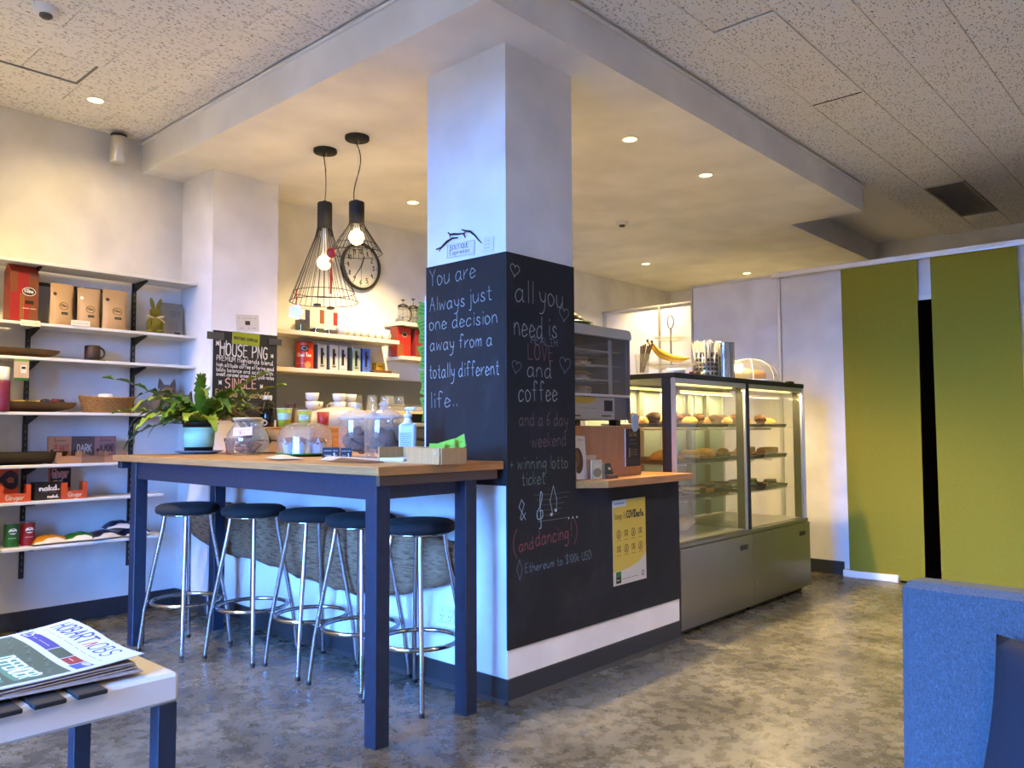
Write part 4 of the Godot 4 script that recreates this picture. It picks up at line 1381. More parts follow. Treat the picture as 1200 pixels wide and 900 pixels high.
	# ---- lowest shelf: cans and crisp packets
	y = ys[6]
	for i in 2:
		var col: Color = [Color(0.10, 0.34, 0.06), Color(0.50, 0.025, 0.03)][i]
		t = thing("crisp_can", ["green cylindrical crisps can with face emblem on lowest shelf", "red cylindrical crisps can with face emblem on lowest shelf"][i], "can", Vector3([-1.105, -1.018][i], y, -2.93), 0)
		im = pic(256, 160, col)
		for cxx in [64, 192]:
			disc(im, cxx, 50, 25, 21, Color(0.82, 0.82, 0.80))
			disc(im, cxx - 10, 56, 13, 6, Color(0.05, 0.04, 0.04))
			disc(im, cxx + 10, 56, 13, 6, Color(0.05, 0.04, 0.04))
			disc(im, cxx, 36, 8, 3, Color(0.05, 0.04, 0.04))
			write(im, "----", cxx - 24, 104, 10, Color(0.85, 0.84, 0.8), 1.8, 0, 0, 1, 48)
		st = S()
		var fn := func(u: float, v: float) -> Vector3: return Vector3(cos(TAU * u) * 0.038, 0.006 + v * 0.132, -sin(TAU * u) * 0.038)
		sheet(st, fn, 28, 1)
		obj("body", st, print_mat(im, 0.4), t)
		st = S()
		lathe(st, [Vector2(0, 0.0), Vector2(0.0385, 0.0), Vector2(0.0395, 0.003), Vector2(0.0385, 0.007)], 28)
		obj("base_rim", st, M.alu, t)
		st = S()
		lathe(st, [Vector2(0.0395, 0.136), Vector2(0.041, 0.138), Vector2(0.041, 0.148), Vector2(0.036, 0.148), Vector2(0.034, 0.144), Vector2(0, 0.144)], 28)
		obj("plastic_lid", st, M.plastic_clear, t)
	var pk := [[-0.905, -2.94, Color(0.66, 0.42, 0.02), Color(0.80, 0.78, 0.74), 0.21, 0.0, 5, "yellow crisps packet lying on lowest shelf"], [-0.735, -2.93, Color(0.08, 0.34, 0.05), Color(0.80, 0.78, 0.74), 0.19, 0.0, -6, "green crisps packet lying beside the yellow one"], [-0.60, -2.92, Color(0.03, 0.055, 0.17), Color(0.74, 0.74, 0.76), 0.19, 0.0, 8, "navy blue crisps packet lying beside the green one"], [-0.47, -2.97, Color(0.03, 0.07, 0.24), Color(0.70, 0.72, 0.76), 0.20, 0.045, -8, "blue and silver crisps packet on top of the pile"], [-0.40, -2.92, Color(0.03, 0.06, 0.20), Color(0.74, 0.74, 0.76), 0.18, 0.0, 4, "blue crisps packet partly behind the table leg"]]
	for c in pk:
		t = thing("crisp_packet", c[7], "crisps packet", Vector3(c[0], y + c[5], c[1]), c[6], "crisp packets on lowest shelf")
		im = pic(96, 96, c[2])
		for r in 96:
			for cc2 in 96:
				if cc2 > 84 + 5 * sin(r * 0.09) : im.set_pixel(r, cc2, c[3])
		disc(im, 48, 34, 20, 12, c[2].lerp(Color(0.85, 0.8, 0.3), 0.35))
		st = S()
		var w: float = c[4]
		var up := func(u: float, v: float) -> Vector3:
			var k := pow(sin(PI * u), 0.5) * pow(sin(PI * v), 0.5)
			return Vector3((u - 0.5) * w, 0.012 + 0.045 * k + 0.004 * sin(u * 19.0 + v * 7.0) * k + (0.006 if c[5] > 0 else 0.0) * sin(u * 6.0), (0.5 - v) * 0.15)
		sheet(st, up, 14, 10)
		obj("packet_front", st, print_mat(im, 0.3), t)
		st = S()
		var dn := func(u: float, v: float) -> Vector3:
			var k := pow(sin(PI * u), 0.5) * pow(sin(PI * v), 0.5)
			return Vector3((0.5 - u) * w, 0.012 - 0.011 * k, (0.5 - v) * 0.15)
		sheet(st, dn, 14, 10)
		obj("packet_back", st, mat(c[3], 0.3), t)

func cup(t: Node3D, r: float, h: float, m: Material, handle := true, part_name := "body"):
	var st := S()
	lathe(st, [Vector2(0, 0), Vector2(r * 0.55, 0), Vector2(r * 0.9, h * 0.35), Vector2(r, h), Vector2(r * 0.93, h), Vector2(r * 0.82, h * 0.38), Vector2(0, h * 0.12)], 22)
	obj(part_name, st, m, t)
	if handle:
		st = S()
		var hp := []
		for k in 8: hp.append(Vector3(r * 0.88 + r * 0.5 * sin(PI * k / 7.0), h * 0.55 + h * 0.3 * cos(PI * k / 7.0), 0))
		tube(st, hp, r * 0.09, 6)
		obj("handle", st, m, t)

func build_coffee_corner():
	# sign on the pillar
	var im := pic(320, 400, Color(0.045, 0.045, 0.047))
	var wt := Color(0.80, 0.79, 0.76)
	write(im, "*", 14, 70, 16, wt, 2.0)
	write(im, "HOUSE PNG", 34, 108, 30, wt, 3.0, 0.2, 0.03, 1, 240)
	write(im, "H", 34, 108, 36, wt, 3.2, 0.2, 0, 0.8)
	write(im, "*", 288, 108, 12, wt, 1.8)
	write(im, "PREMIUM Highlands blend", 18, 134, 12, wt, 1.6, 0.2, 0.03, 1, 284)
	write(im, "high altitude coffee offering good", 18, 160, 10, wt, 1.3, 0.2, 0.03, 1, 288)
	write(im, "body balance and acidity with", 18, 182, 10, wt, 1.3, 0.2, 0.03, 1, 284)
	write(im, "sweet caramel aroma and spice notes", 18, 202, 10, wt, 1.3, 0.2, 0.03, 1, 288)
	write(im, "*", 30, 244, 14, wt, 1.8)
	write(im, "SINGLE", 62, 256, 24, Color(0.80, 0.62, 0.52), 3.0, 0.2, 0.0, 1, 160)
	write(im, "*", 234, 256, 14, wt, 1.8)
	write(im, "Ethiopia Yirgacheffe", 16, 292, 16, Color(0.72, 0.66, 0.36), 1.7, 0.2, 0.03, 1, 284)
	write(im, "-- - ----- -- ---", 20, 330, 13, Color(0.5, 0.44, 0.30), 1.4, 0.3, 0.03, 1, 270)
	write(im, "-- ---- ---", 20, 362, 13, Color(0.45, 0.42, 0.38), 1.4, 0.3, 0.03, 1, 240)
	var t := flat_print("coffee_sign", "black chalk coffee menu sign on pillar behind the fern", "sign", im, Vector3(0.213, 1.575, -2.645), Vector2(0.482, 0.60), 0, "", 0.0, 0.004)
	var gt := mat(Color(0.24, 0.24, 0.24), 0.4)
	bx("tape", Vector3(-0.225, 0.262, 0.003), Vector3(0.12, 0.05, 0.002), gt, t)
	bx("tape", Vector3(0.225, 0.255, 0.003), Vector3(0.10, 0.045, 0.002), gt, t)
	im = pic(160, 70, Color(0.50, 0.54, 0.06))
	write(im, "BOUTIQUE ESPRESSO", 10, 42, 8, Color(0.15, 0.16, 0.03), 1.4, 0, 0.02, 1, 140)
	flat_print("card", "lime green card with black letters at top of coffee sign", "card", im, Vector3(0.212, 1.832, -2.6425), Vector2(0.205, 0.085), 0, "", -2.0)
	im = pic(120, 90, Color(0.74, 0.72, 0.68))
	write(im, "- ---- -", 10, 24, 9, Color(0.4, 0.38, 0.36), 1.0, 0, 0, 1, 100)
	im.fill_rect(Rect2i(46, 34, 26, 22), Color(0.12, 0.12, 0.12))
	write(im, "--  - --", 16, 80, 12, Color(0.35, 0.34, 0.33), 1.2, 0, 0, 1, 90)
	flat_print("paper_note", "small white handwritten note above the coffee sign", "note", im, Vector3(0.225, 1.945, -2.647), Vector2(0.17, 0.115), 0, "", 4.0)
	# shelves on the back wall
	for q in [[0.47, 1.665, 1.945, -3.0, -2.75, "upper cream shelf on the coffee wall, holding cups"], [0.47, 1.665, 1.665, -3.0, -2.75, "lower cream shelf on the coffee wall, holding tea tins"], [1.70, 2.30, 2.115, -3.0, -2.78, "short upper shelf with coffee plungers by the column"], [1.72, 2.30, 1.825, -3.0, -2.78, "short lower shelf with red bags by the column"]]:
		tag(bx("coffee_shelf", Vector3((q[0] + q[1]) / 2, q[2] - 0.016, (q[3] + q[4]) / 2), Vector3(q[1] - q[0], 0.032, q[4] - q[3]), M.shelf_cream, null, 0.002), q[5], "shelf", "cream coffee corner shelves")
	wall("trim_4", 0.456, 2.6, 0.92, 1.63, -3.0, -2.992, M.steel)
	# clock
	t = thing("wall_clock", "round black-rimmed white wall clock behind the pendants", "clock", Vector3(1.437, 2.57, -3.0))
	var st := S()
	lathe(st, [Vector2(0.0, 0.0), Vector2(0.195, 0.0), Vector2(0.200, 0.008), Vector2(0.198, 0.032), Vector2(0.190, 0.036), Vector2(0.180, 0.032), Vector2(0.178, 0.018)], 48, Transform3D(rotx(90), Vector3.ZERO))
	obj("rim", st, M.black, t)
	im = pic(400, 400, Color(0.80, 0.79, 0.74))
	for k in 60:
		var a := TAU * k / 60
		var d := Vector2(sin(a), -cos(a))
		stroke(im, [Vector2(200, 200) + d * (180 if k % 5 else 172), Vector2(200, 200) + d * 190], 1.6 if k % 5 else 2.6, Color(0.1, 0.1, 0.1), 0.0, false)
	for k in 12:
		var a := TAU * (k + 1) / 12
		var d := Vector2(sin(a), -cos(a)) * 146
		var s := str(k + 1)
		write(im, s, 200 + d.x - 10 * s.length(), 200 + d.y + 20, 22, Color(0.08, 0.08, 0.08), 3.8)
	st = S()
	st.set_smooth_group(-1)
	for k in 48:
		var a := TAU * k / 48
		var b := TAU * (k + 1) / 48
		tri(st, Vector3(0, 0, 0.018), Vector3(cos(a), sin(a), 0) * 0.179 + Vector3(0, 0, 0.018), Vector3(cos(b), sin(b), 0) * 0.179 + Vector3(0, 0, 0.018), Vector2(0.5, 0.5), Vector2(0.5 + cos(a) / 2, 0.5 - sin(a) / 2), Vector2(0.5 + cos(b) / 2, 0.5 - sin(b) / 2))
	obj("dial", st, print_mat(im, 0.6), t)
	for q in [[20.0, 0.10, 0.010, "hour_hand"], [215.0, 0.145, 0.007, "minute_hand"], [180.0, 0.12, 0.002, "second_hand"]]:
		var a := deg_to_rad(q[0])
		bx(q[3], Vector3(sin(a), cos(a), 0) * q[1] * 0.42 + Vector3(0, 0, 0.024), Vector3(q[2], q[1], 0.002), M.black, t, 0.0, rotz(-q[0]))
	# upper shelf: three tall glass canisters, cups
	var lab := ["glass canister of dark purple tea, leftmost on upper shelf", "glass canister of dark and amber tea, middle on upper shelf", "glass canister of red tea, rightmost on upper shelf"]
	for i in 3:
		t = thing("tea_canister", lab[i], "canister", Vector3([0.80, 0.93, 1.055][i], 1.945, -2.86), 0, "square glass tea canisters")
		var hh: float = [0.20, 0.215, 0.205][i]
		bx("glass_body", Vector3(0, hh / 2, 0), Vector3(0.085, hh, 0.085), M.thin_glass, t, 0.004)
		bx("tea", Vector3(0, [0.05, 0.022, 0.022][i], 0), Vector3(0.078, [0.095, 0.04, 0.04][i], 0.078), mat([Color(0.10, 0.03, 0.04), Color(0.03, 0.03, 0.03), Color(0.14, 0.02, 0.02)][i], 0.8), t)
		bx("label", Vector3(0.015, hh * 0.62, 0.0435), Vector3(0.04, hh * 0.5, 0.001), mat([Color(0.16, 0.12, 0.26), Color(0.45, 0.22, 0.04), Color(0.50, 0.05, 0.03)][i], 0.6), t)
		if i > 0: bx("stopper", Vector3(0, hh + 0.012, 0), Vector3(0.045, 0.024, 0.045), M.black, t, 0.004)
	var cupx := [1.155, 1.225, 1.295, 1.365, 1.445, 1.515, 1.59]
	for i in 7:
		var ht: float = [0.095, 0.085, 0.085, 0.085, 0.075, 0.075, 0.085][i]
		t = thing("white_cup", ["round white teapot cup at left of the cup row", "white cup second in the row on upper coffee shelf", "white cup third in the row on upper coffee shelf", "white cup fourth in the row on upper coffee shelf", "small white cup fifth in the row on upper coffee shelf", "small white cup sixth in the row on upper coffee shelf", "white cup with handle at right end of the row"][i], "cup", Vector3(cupx[i], 1.945, -2.85), -10.0, "white cups on upper coffee shelf")
		if i == 0:
			st = S()
			blob(st, Vector3(0, 0.048, 0), Vector3(0.052, 0.048, 0.052), 2, 0.0)
			obj("body", st, M.ceramic, t)
			st = S()
			lathe(st, [Vector2(0.024, 0.09), Vector2(0.012, 0.1), Vector2(0, 0.106)], 14)
			obj("lid", st, M.ceramic, t)
		else: cup(t, 0.04 if ht > 0.08 else 0.034, ht, M.ceramic, i == 6)
	# lower shelf: orange tin, slim silver tins, tea boxes
	im = pic(256, 200, Color(0.66, 0.17, 0.03))
	for cx in [64]:
		im.fill_rect(Rect2i(cx - 18, 20, 36, 46), Color(0.07, 0.05, 0.05))
		ring(im, cx, 43, 13, 13, 1.4, Color(0.7, 0.7, 0.68))
		write(im, "Chai Tea", cx - 34, 104, 14, Color(0.85, 0.80, 0.74), 2.0, 0, 0, 1, 70)
		disc(im, cx + 16, 168, 15, 26, Color(0.78, 0.52, 0.30))
		write(im, "-- ---", cx - 38, 160, 7, Color(0.8, 0.7, 0.6), 1.2)
	t = thing("tea_tin", "round orange chai tea tin on lower coffee shelf", "tin", Vector3(0.82, 1.665, -2.86), 147)
	st = S()
	sheet(st, func(u: float, v: float) -> Vector3: return Vector3(cos(TAU * u) * 0.068, v * 0.2, -sin(TAU * u) * 0.068), 32, 1)
	obj("body", st, print_mat(im, 0.35), t)
	st = S()
	lathe(st, [Vector2(0.069, 0.196), Vector2(0.070, 0.21), Vector2(0.064, 0.213), Vector2(0, 0.213)], 28)
	obj("lid", st, mat(Color(0.45, 0.11, 0.03), 0.3), t)
	var tl := [[0.95, Color(0.62, 0.62, 0.60), "silver slim tea tin, leftmost of the tins"], [1.06, Color(0.66, 0.66, 0.64), "silver slim tea tin, second of the tins"], [1.145, Color(0.60, 0.62, 0.64), "silver slim tea tin with price sticker, third of the tins"], [1.275, Color(0.50, 0.56, 0.52), "grey slim tea tin, fourth of the tins"], [1.372, Color(0.22, 0.33, 0.66), "blue slim tea tin, rightmost of the tins"]]
	for i in 5:
		im = pic(90, 200, tl[i][1])
		im.fill_rect(Rect2i(28, 24, 26, 130), Color(0.05, 0.05, 0.06))
		disc(im, 56, 70, 11, 12, Color(0.05, 0.05, 0.06))
		im.fill_rect(Rect2i(24, 160, 40, 14), Color(0.8, 0.8, 0.76) if i == 2 else Color(0.3, 0.3, 0.25))
		t = thing("tea_tin", tl[i][2], "tin", Vector3(tl[i][0], 1.665, -2.86), 4.0, "slim tea tins")
		front_box(t, "tin_body", 0.082, 0.195, 0.082, mat(tl[i][1] * 0.8, 0.35, 0.5), im, Vector3.ZERO, Basis(), 0.35)
		bx("lid", Vector3(0, 0.2, 0), Vector3(0.08, 0.01, 0.08), M.alu, t, 0.002)
	t = thing("tea_box", "small yellow tea box on the right of lower coffee shelf", "carton", Vector3(1.535, 1.695, -2.87), 12)
	im = pic(90, 60, Color(0.66, 0.50, 0.07))
	write(im, "----", 16, 36, 12, Color(0.1, 0.25, 0.08), 3.0, 0, 0, 1, 60)
	front_box(t, "carton", 0.10, 0.06, 0.05, mat(Color(0.6, 0.45, 0.06), 0.6), im)
	t = thing("sachet_tray", "shallow wire tray under the yellow tea box", "tray", Vector3(1.54, 1.665, -2.87))
	bx("base", Vector3(0, 0.004, 0), Vector3(0.19, 0.008, 0.11), M.bowl_wood, t, 0.002)
	for s in [-1, 1]: bx("side", Vector3(0, 0.016, 0.053 * s), Vector3(0.19, 0.024, 0.005), M.bowl_wood, t, 0.001)
	# red bags and coffee plungers
	for i in 3:
		im = pic(110, 200, Color(0.55, 0.07, 0.03))
		im.fill_rect(Rect2i(0, 110, 50, 90), Color(0.45, 0.22, 0.07))
		disc(im, 60, 50, 24, 20, Color(0.08, 0.05, 0.05))
		ring(im, 60, 50, 20, 16, 1.6, Color(0.7, 0.66, 0.6))
		for k in 40: disc(im, 8 + (k * 37) % 100, 120 + (k * 53) % 74, 2, 2, Color(0.62, 0.42, 0.14))
		t = thing("coffee_bag", ["red and gold coffee bag, left of three by the column", "red coffee bag, middle of three by the column", "red coffee bag, right of three by the column"][i], "coffee bag", Vector3([1.775, 1.935, 2.075][i], 1.825, -2.87), [0, 14, -8][i], "red coffee bags near the column")
		front_box(t, "bag", [0.15, 0.10, 0.13][i], [0.25, 0.24, 0.255][i], 0.09, mat(Color(0.40, 0.08, 0.04), 0.5), im)
	for i in 3:
		t = thing("coffee_plunger", ["glass coffee plunger, left of three on short shelf", "glass coffee plunger, middle and tallest of three", "glass coffee plunger, right of three beside the column"][i], "coffee plunger", Vector3([1.80, 1.915, 2.0][i], 2.115, -2.87), -15, "glass coffee plungers")
		st = S()
		lathe(st, [Vector2(0, 0.004), Vector2(0.042, 0.004), Vector2(0.043, 0.14), Vector2(0.04, 0.14), Vector2(0.039, 0.008), Vector2(0, 0.008)], 22)
		obj("glass_beaker", st, M.thin_glass, t)
		for yy in [0.004, 0.06, 0.128]:
			st = S()
			var rg := []
			for k in 28: rg.append(Vector3(cos(TAU * k / 28) * 0.045, yy, sin(TAU * k / 28) * 0.045))
			tube(st, rg, 0.003, 5, true)
			obj("frame_band", st, M.chrome, t)
		st = S()
		lathe(st, [Vector2(0.046, 0.14), Vector2(0.046, 0.152), Vector2(0.02, 0.166), Vector2(0, 0.168)], 22)
		obj("lid", st, mat(Color(0.10, 0.09, 0.09), 0.3), t)
		st = S()
		tube(st, [Vector3(0, 0.02, 0), Vector3(0, 0.195 + 0.02 * (i % 2), 0)], 0.0025, 6)
		blob(st, Vector3(0, 0.2 + 0.02 * (i % 2), 0), Vector3(0.018, 0.007, 0.018), 2)
		obj("plunger_rod", st, M.black, t)
		st = S()
		var hp := []
		for k in 9: hp.append(Vector3(0.045 + 0.036 * sin(PI * k / 8.0), 0.078 + 0.055 * cos(PI * k / 8.0), 0))
		tube(st, hp, 0.006, 7)
		obj("handle", st, M.black, t)
	# back bench and service bench behind the table
	t = thing("back_bench", "stainless kitchen bench carrying the espresso machine", "bench")
	part("cabinet", 0.47, 3.0, 0.1, 0.91, -2.99, -2.05, M.wall, t)
	part("worktop", 0.46, 3.0, 0.91, 0.95, -2.99, -2.0, M.steel, t, 0.003)
	part("plinth", 0.5, 3.0, 0, 0.1, -2.99, -2.1, M.skirting, t)
	t = thing("service_bench", "narrow timber service bench behind the bar table", "bench")
	part("worktop", 0.0, 0.42, 1.022, 1.06, -2.64, -0.545, M.oak_x, t, 0.003)
	part("cabinet", 0.125, 0.40, 0.0, 1.02, -2.6, -0.6, M.wall, t)
	espresso_machine()

func espresso_machine():
	var cream := mat(Color(0.64, 0.57, 0.43), 0.22)
	var t := thing("espresso_machine", "large cream espresso machine with chrome knobs and black display", "coffee machine", Vector3(0, 0.95, 0))
	part("body", 0.55, 2.05, 0.27, 0.39, -2.62, -2.16, cream, t, 0.03)
	part("back_panel", 0.62, 2.0, 0.08, 0.27, -2.62, -2.42, M.steel, t, 0.01)
	part("drip_tray", 0.62, 2.0, 0.04, 0.09, -2.62, -2.12, M.steel, t, 0.01)
	for x in [0.7, 1.9]:
		for z in [-2.55, -2.2]:
			bx("foot", Vector3(x, 0.02, z), Vector3(0.06, 0.04, 0.06), M.black, t, 0.005)
	# rounded end housing
	var st := S()
	var cs := []
	var rx := []
	var ry := []
	for k in 13:
		var f := k / 12.0
		cs.append(Vector3(0.42 + 0.47 * f, 0.30 + 0.012 * sin(f * PI), -2.24))
		var g: float = pow(sin(PI * clampf(0.06 + f * 0.66, 0, 1)), 0.5)
		rx.append(0.17 * g)
		ry.append(0.105 * g)
	loft(st, cs, rx, ry, Vector3(0, 0, -1), Vector3.UP, 24)
	obj("end_housing", st, mat(Color(0.66, 0.63, 0.58), 0.15), t)
	bx("housing_leg", Vector3(0.80, 0.14, -2.25), Vector3(0.11, 0.24, 0.16), mat(Color(0.74, 0.73, 0.71), 0.25), t, 0.02)
	st = S()
	loft(st, [Vector3(0.925, 0.33, -2.16), Vector3(0.925, 0.33, -2.1)], [0.025, 0.022], [0.06, 0.055], Vector3.RIGHT, Vector3.UP, 14)
	obj("steam_lever", st, M.black, t)
	var im := pic(100, 50, Color(0.03, 0.03, 0.035))
	front_box(t, "display", 0.14, 0.065, 0.01, M.black, im, Vector3(1.36, 0.305, -2.155), Basis(), 0.15)
	bx("display_base", Vector3(1.36, 0.29, -2.153), Vector3(0.15, 0.02, 0.012), M.alu, t, 0.003)
	for x in [1.04, 1.10, 1.255, 1.475, 1.535]:
		for yy in [0.335, 0.31]:
			st = S()
			lathe(st, [Vector2(0.015, 0.0), Vector2(0.013, 0.022), Vector2(0.0, 0.024)], 12, Transform3D(rotx(90), Vector3(x + (0.02 if yy < 0.32 else 0.0), yy, -2.16)))
			obj("knob", st, M.chrome, t)
	for x in [1.05, 1.36, 1.67]:
		st = S()
		lathe(st, [Vector2(0, 0.17), Vector2(0.035, 0.17), Vector2(0.038, 0.2), Vector2(0.03, 0.21), Vector2(0.03, 0.28)], 18, Transform3D(Basis(), Vector3(x, 0, -2.25)))
		tube(st, [Vector3(x, 0.185, -2.22), Vector3(x, 0.175, -2.08)], [0.01, 0.013], 8)
		obj("group_head", st, M.chrome, t)
	st = S()
	tube(st, [Vector3(0.95, 0.43, -2.18), Vector3(2.0, 0.43, -2.18)], 0.006, 6)
	for x in [0.95, 1.3, 1.65, 2.0]: tube(st, [Vector3(x, 0.385, -2.18), Vector3(x, 0.43, -2.18)], 0.005, 6)
	obj("cup_rail", st, M.chrome, t)
	# cups and glasses stacked on the machine, 1.34 m high
	var q := [[0.60, -2.42, 0.0], [0.60, -2.42, 0.06], [0.69, -2.5, 0.0], [0.80, -2.38, 0.0], [0.80, -2.38, 0.058], [0.91, -2.40, 0.0], [0.91, -2.4, 0.058], [0.86, -2.5, 0.0]]
	var ql := ["lower white cup at the left end of the machine top", "upper white cup stacked at the left end of the machine top", "white cup behind the left stack on the machine", "lower white cup of the middle stack on the machine", "upper white cup of the middle stack on the machine", "lower white cup beside the glasses on the machine", "upper white cup beside the glasses on the machine", "white cup behind the middle stack on the machine"]
	for i in 8:
		var c := thing("white_cup", ql[i], "cup", Vector3(q[i][0], 1.342 + q[i][2], q[i][1]), 20.0 * i, "white cups on the espresso machine")
		cup(c, 0.048, 0.062, M.ceramic, true)
	var g := [[1.01, -2.44], [1.09, -2.38], [1.165, -2.46], [1.20, -2.36], [1.285, -2.40], [1.36, -2.38], [1.33, -2.47]]
	for i in 7:
		var c := thing("tumbler_glass", ["leftmost clear tumbler on the espresso machine", "second clear tumbler on the espresso machine", "third clear tumbler, set back on the machine", "fourth clear tumbler on the espresso machine", "fifth clear tumbler on the espresso machine", "rightmost clear tumbler on the espresso machine", "clear tumbler behind the rightmost pair"][i], "glass", Vector3(g[i][0], 1.342, g[i][1]), 0, "tumblers on the espresso machine")
		st = S()
		lathe(st, [Vector2(0, 0.12), Vector2(0.03, 0.12), Vector2(0.033, 0.11), Vector2(0.040, 0.0), Vector2(0.036, 0.0), Vector2(0.03, 0.105), Vector2(0, 0.108)], 18)
		obj("body", st, M.thin_glass, c)
	for i in 3:
		st = S()
		lathe(st, [Vector2(0, 0), Vector2(0.04, 0.0), Vector2(0.08, 0.014), Vector2(0.078, 0.018), Vector2(0.04, 0.006), Vector2(0, 0.006)], 24)
		tag(obj("saucer", st, M.ceramic, null, Vector3(1.52 + 0.0 * i, 1.342 + 0.014 * i, -2.38)), ["bottom saucer of the stack on the espresso machine", "middle saucer of the stack on the espresso machine", "top saucer of the stack on the espresso machine"][i], "saucer", "saucers on the espresso machine")
	st = S()
	sheet(st, func(u: float, v: float) -> Vector3: return Vector3(1.62 + 0.2 * u, 1.345 + 0.045 * sin(PI * u) * (0.6 + 0.4 * sin(v * 9.0)), -2.33 - 0.16 * v + 0.02 * sin(u * 7.0)), 12, 8, 0.004)
	tag(obj("tea_towel", st, mat(Color(0.70, 0.70, 0.70), 0.9)), "crumpled white tea towel at right of the machine top", "towel")

func jar_glass(called: String, prof: Array, t: Node3D, m: Material = null):
	var st := S()
	lathe(st, prof, 32)
	obj(called, st, M.thin_glass if m == null else m, t)

func fern(t: Node3D):
	var rg := RandomNumberGenerator.new()
	rg.seed = 12
	var ms := []
	for c in [[Color(0.14, 0.28, 0.06), Color(0.26, 0.42, 0.09)], [Color(0.22, 0.38, 0.07), Color(0.40, 0.52, 0.13)], [Color(0.34, 0.46, 0.10), Color(0.52, 0.60, 0.20)]]:
		var m := grain(c, Vector3.ONE * 8, 0.32, 0.04, 90)
		m.backlight_enabled = true
		m.backlight = Color(0.12, 0.2, 0.03)
		ms.append(m)
	# [azimuth deg, length, rise, width] azimuth 0 = +x, 90 = -z
	var lv := []
	for k in 40:
		lv.append([k * 137.5 + rg.randf_range(-14, 14), rg.randf_range(0.30, 0.52), rg.randf_range(24, 74), rg.randf_range(0.06, 0.095)])
	lv.append([148.0, 0.62, 46.0, 0.03])
	lv.append([128.0, 0.56, 24.0, 0.055])
	lv.append([133.0, 0.52, 12.0, 0.06])
	lv.append([-46.0, 0.58, 40.0, 0.07])
	lv.append([-52.0, 0.55, 52.0, 0.07])
	lv.append([-30.0, 0.5, 28.0, 0.07])
	for i in lv.size():
		var a := deg_to_rad(lv[i][0])
		var d := Vector3(cos(a), 0, -sin(a))
		if d.x > 0.1 and d.z < -0.35: continue   # the pillar is there
		var side := Vector3(-d.z, 0, d.x)
		var ln: float = lv[i][1]
		var el := deg_to_rad(lv[i][2])
		var w: float = lv[i][3]
		var droop := rg.randf_range(0.7, 1.3) * (0.35 if i >= 40 and i != 42 else 1.0)
		var pts := []
		var p := Vector3(d.x * 0.02, 0.17, d.z * 0.02)
		var e := el
		var seg := 18
		for k in seg + 1:
			pts.append(p)
			p += (d * cos(e) + Vector3.UP * sin(e)) * ln / seg
			e -= droop * 2.1 / seg * (0.4 + 1.2 * k / seg)
			if p.y < 0.03 and Vector2(p.x, p.z).length() < 0.3: p.y = 0.03
		var st := S()
		st.set_smooth_group(1)
		var rows := []
		var ph := rg.randf() * 6.0
		for k in seg + 1:
			var f := float(k) / seg
			var hw: float = w * 0.5 * (pow(sin(PI * clampf(f * 0.93 + 0.04, 0, 1)), 0.7))
			var up := Vector3.UP.lerp(-d, 0.3).normalized()
			var r0 := 0.014 * sin(k * 2.1 + ph)
			var r1 := 0.014 * sin(k * 2.4 + ph + 2.0)
			rows.append([pts[k] - side * hw * (1.0 + 0.28 * sin(k * 2.6 + ph)) + up * (0.006 + r0 * min(1.0, f * 3)), pts[k] - up * 0.004, pts[k] + side * hw * (1.0 + 0.28 * sin(k * 2.9 + ph + 1.0)) + up * (0.006 + r1 * min(1.0, f * 3))])
		for k in seg:
			for j in 2:
				quad(st, rows[k][j], rows[k][j + 1], rows[k + 1][j + 1], rows[k + 1][j])
		obj("leaf", st, ms[i % 3], t)

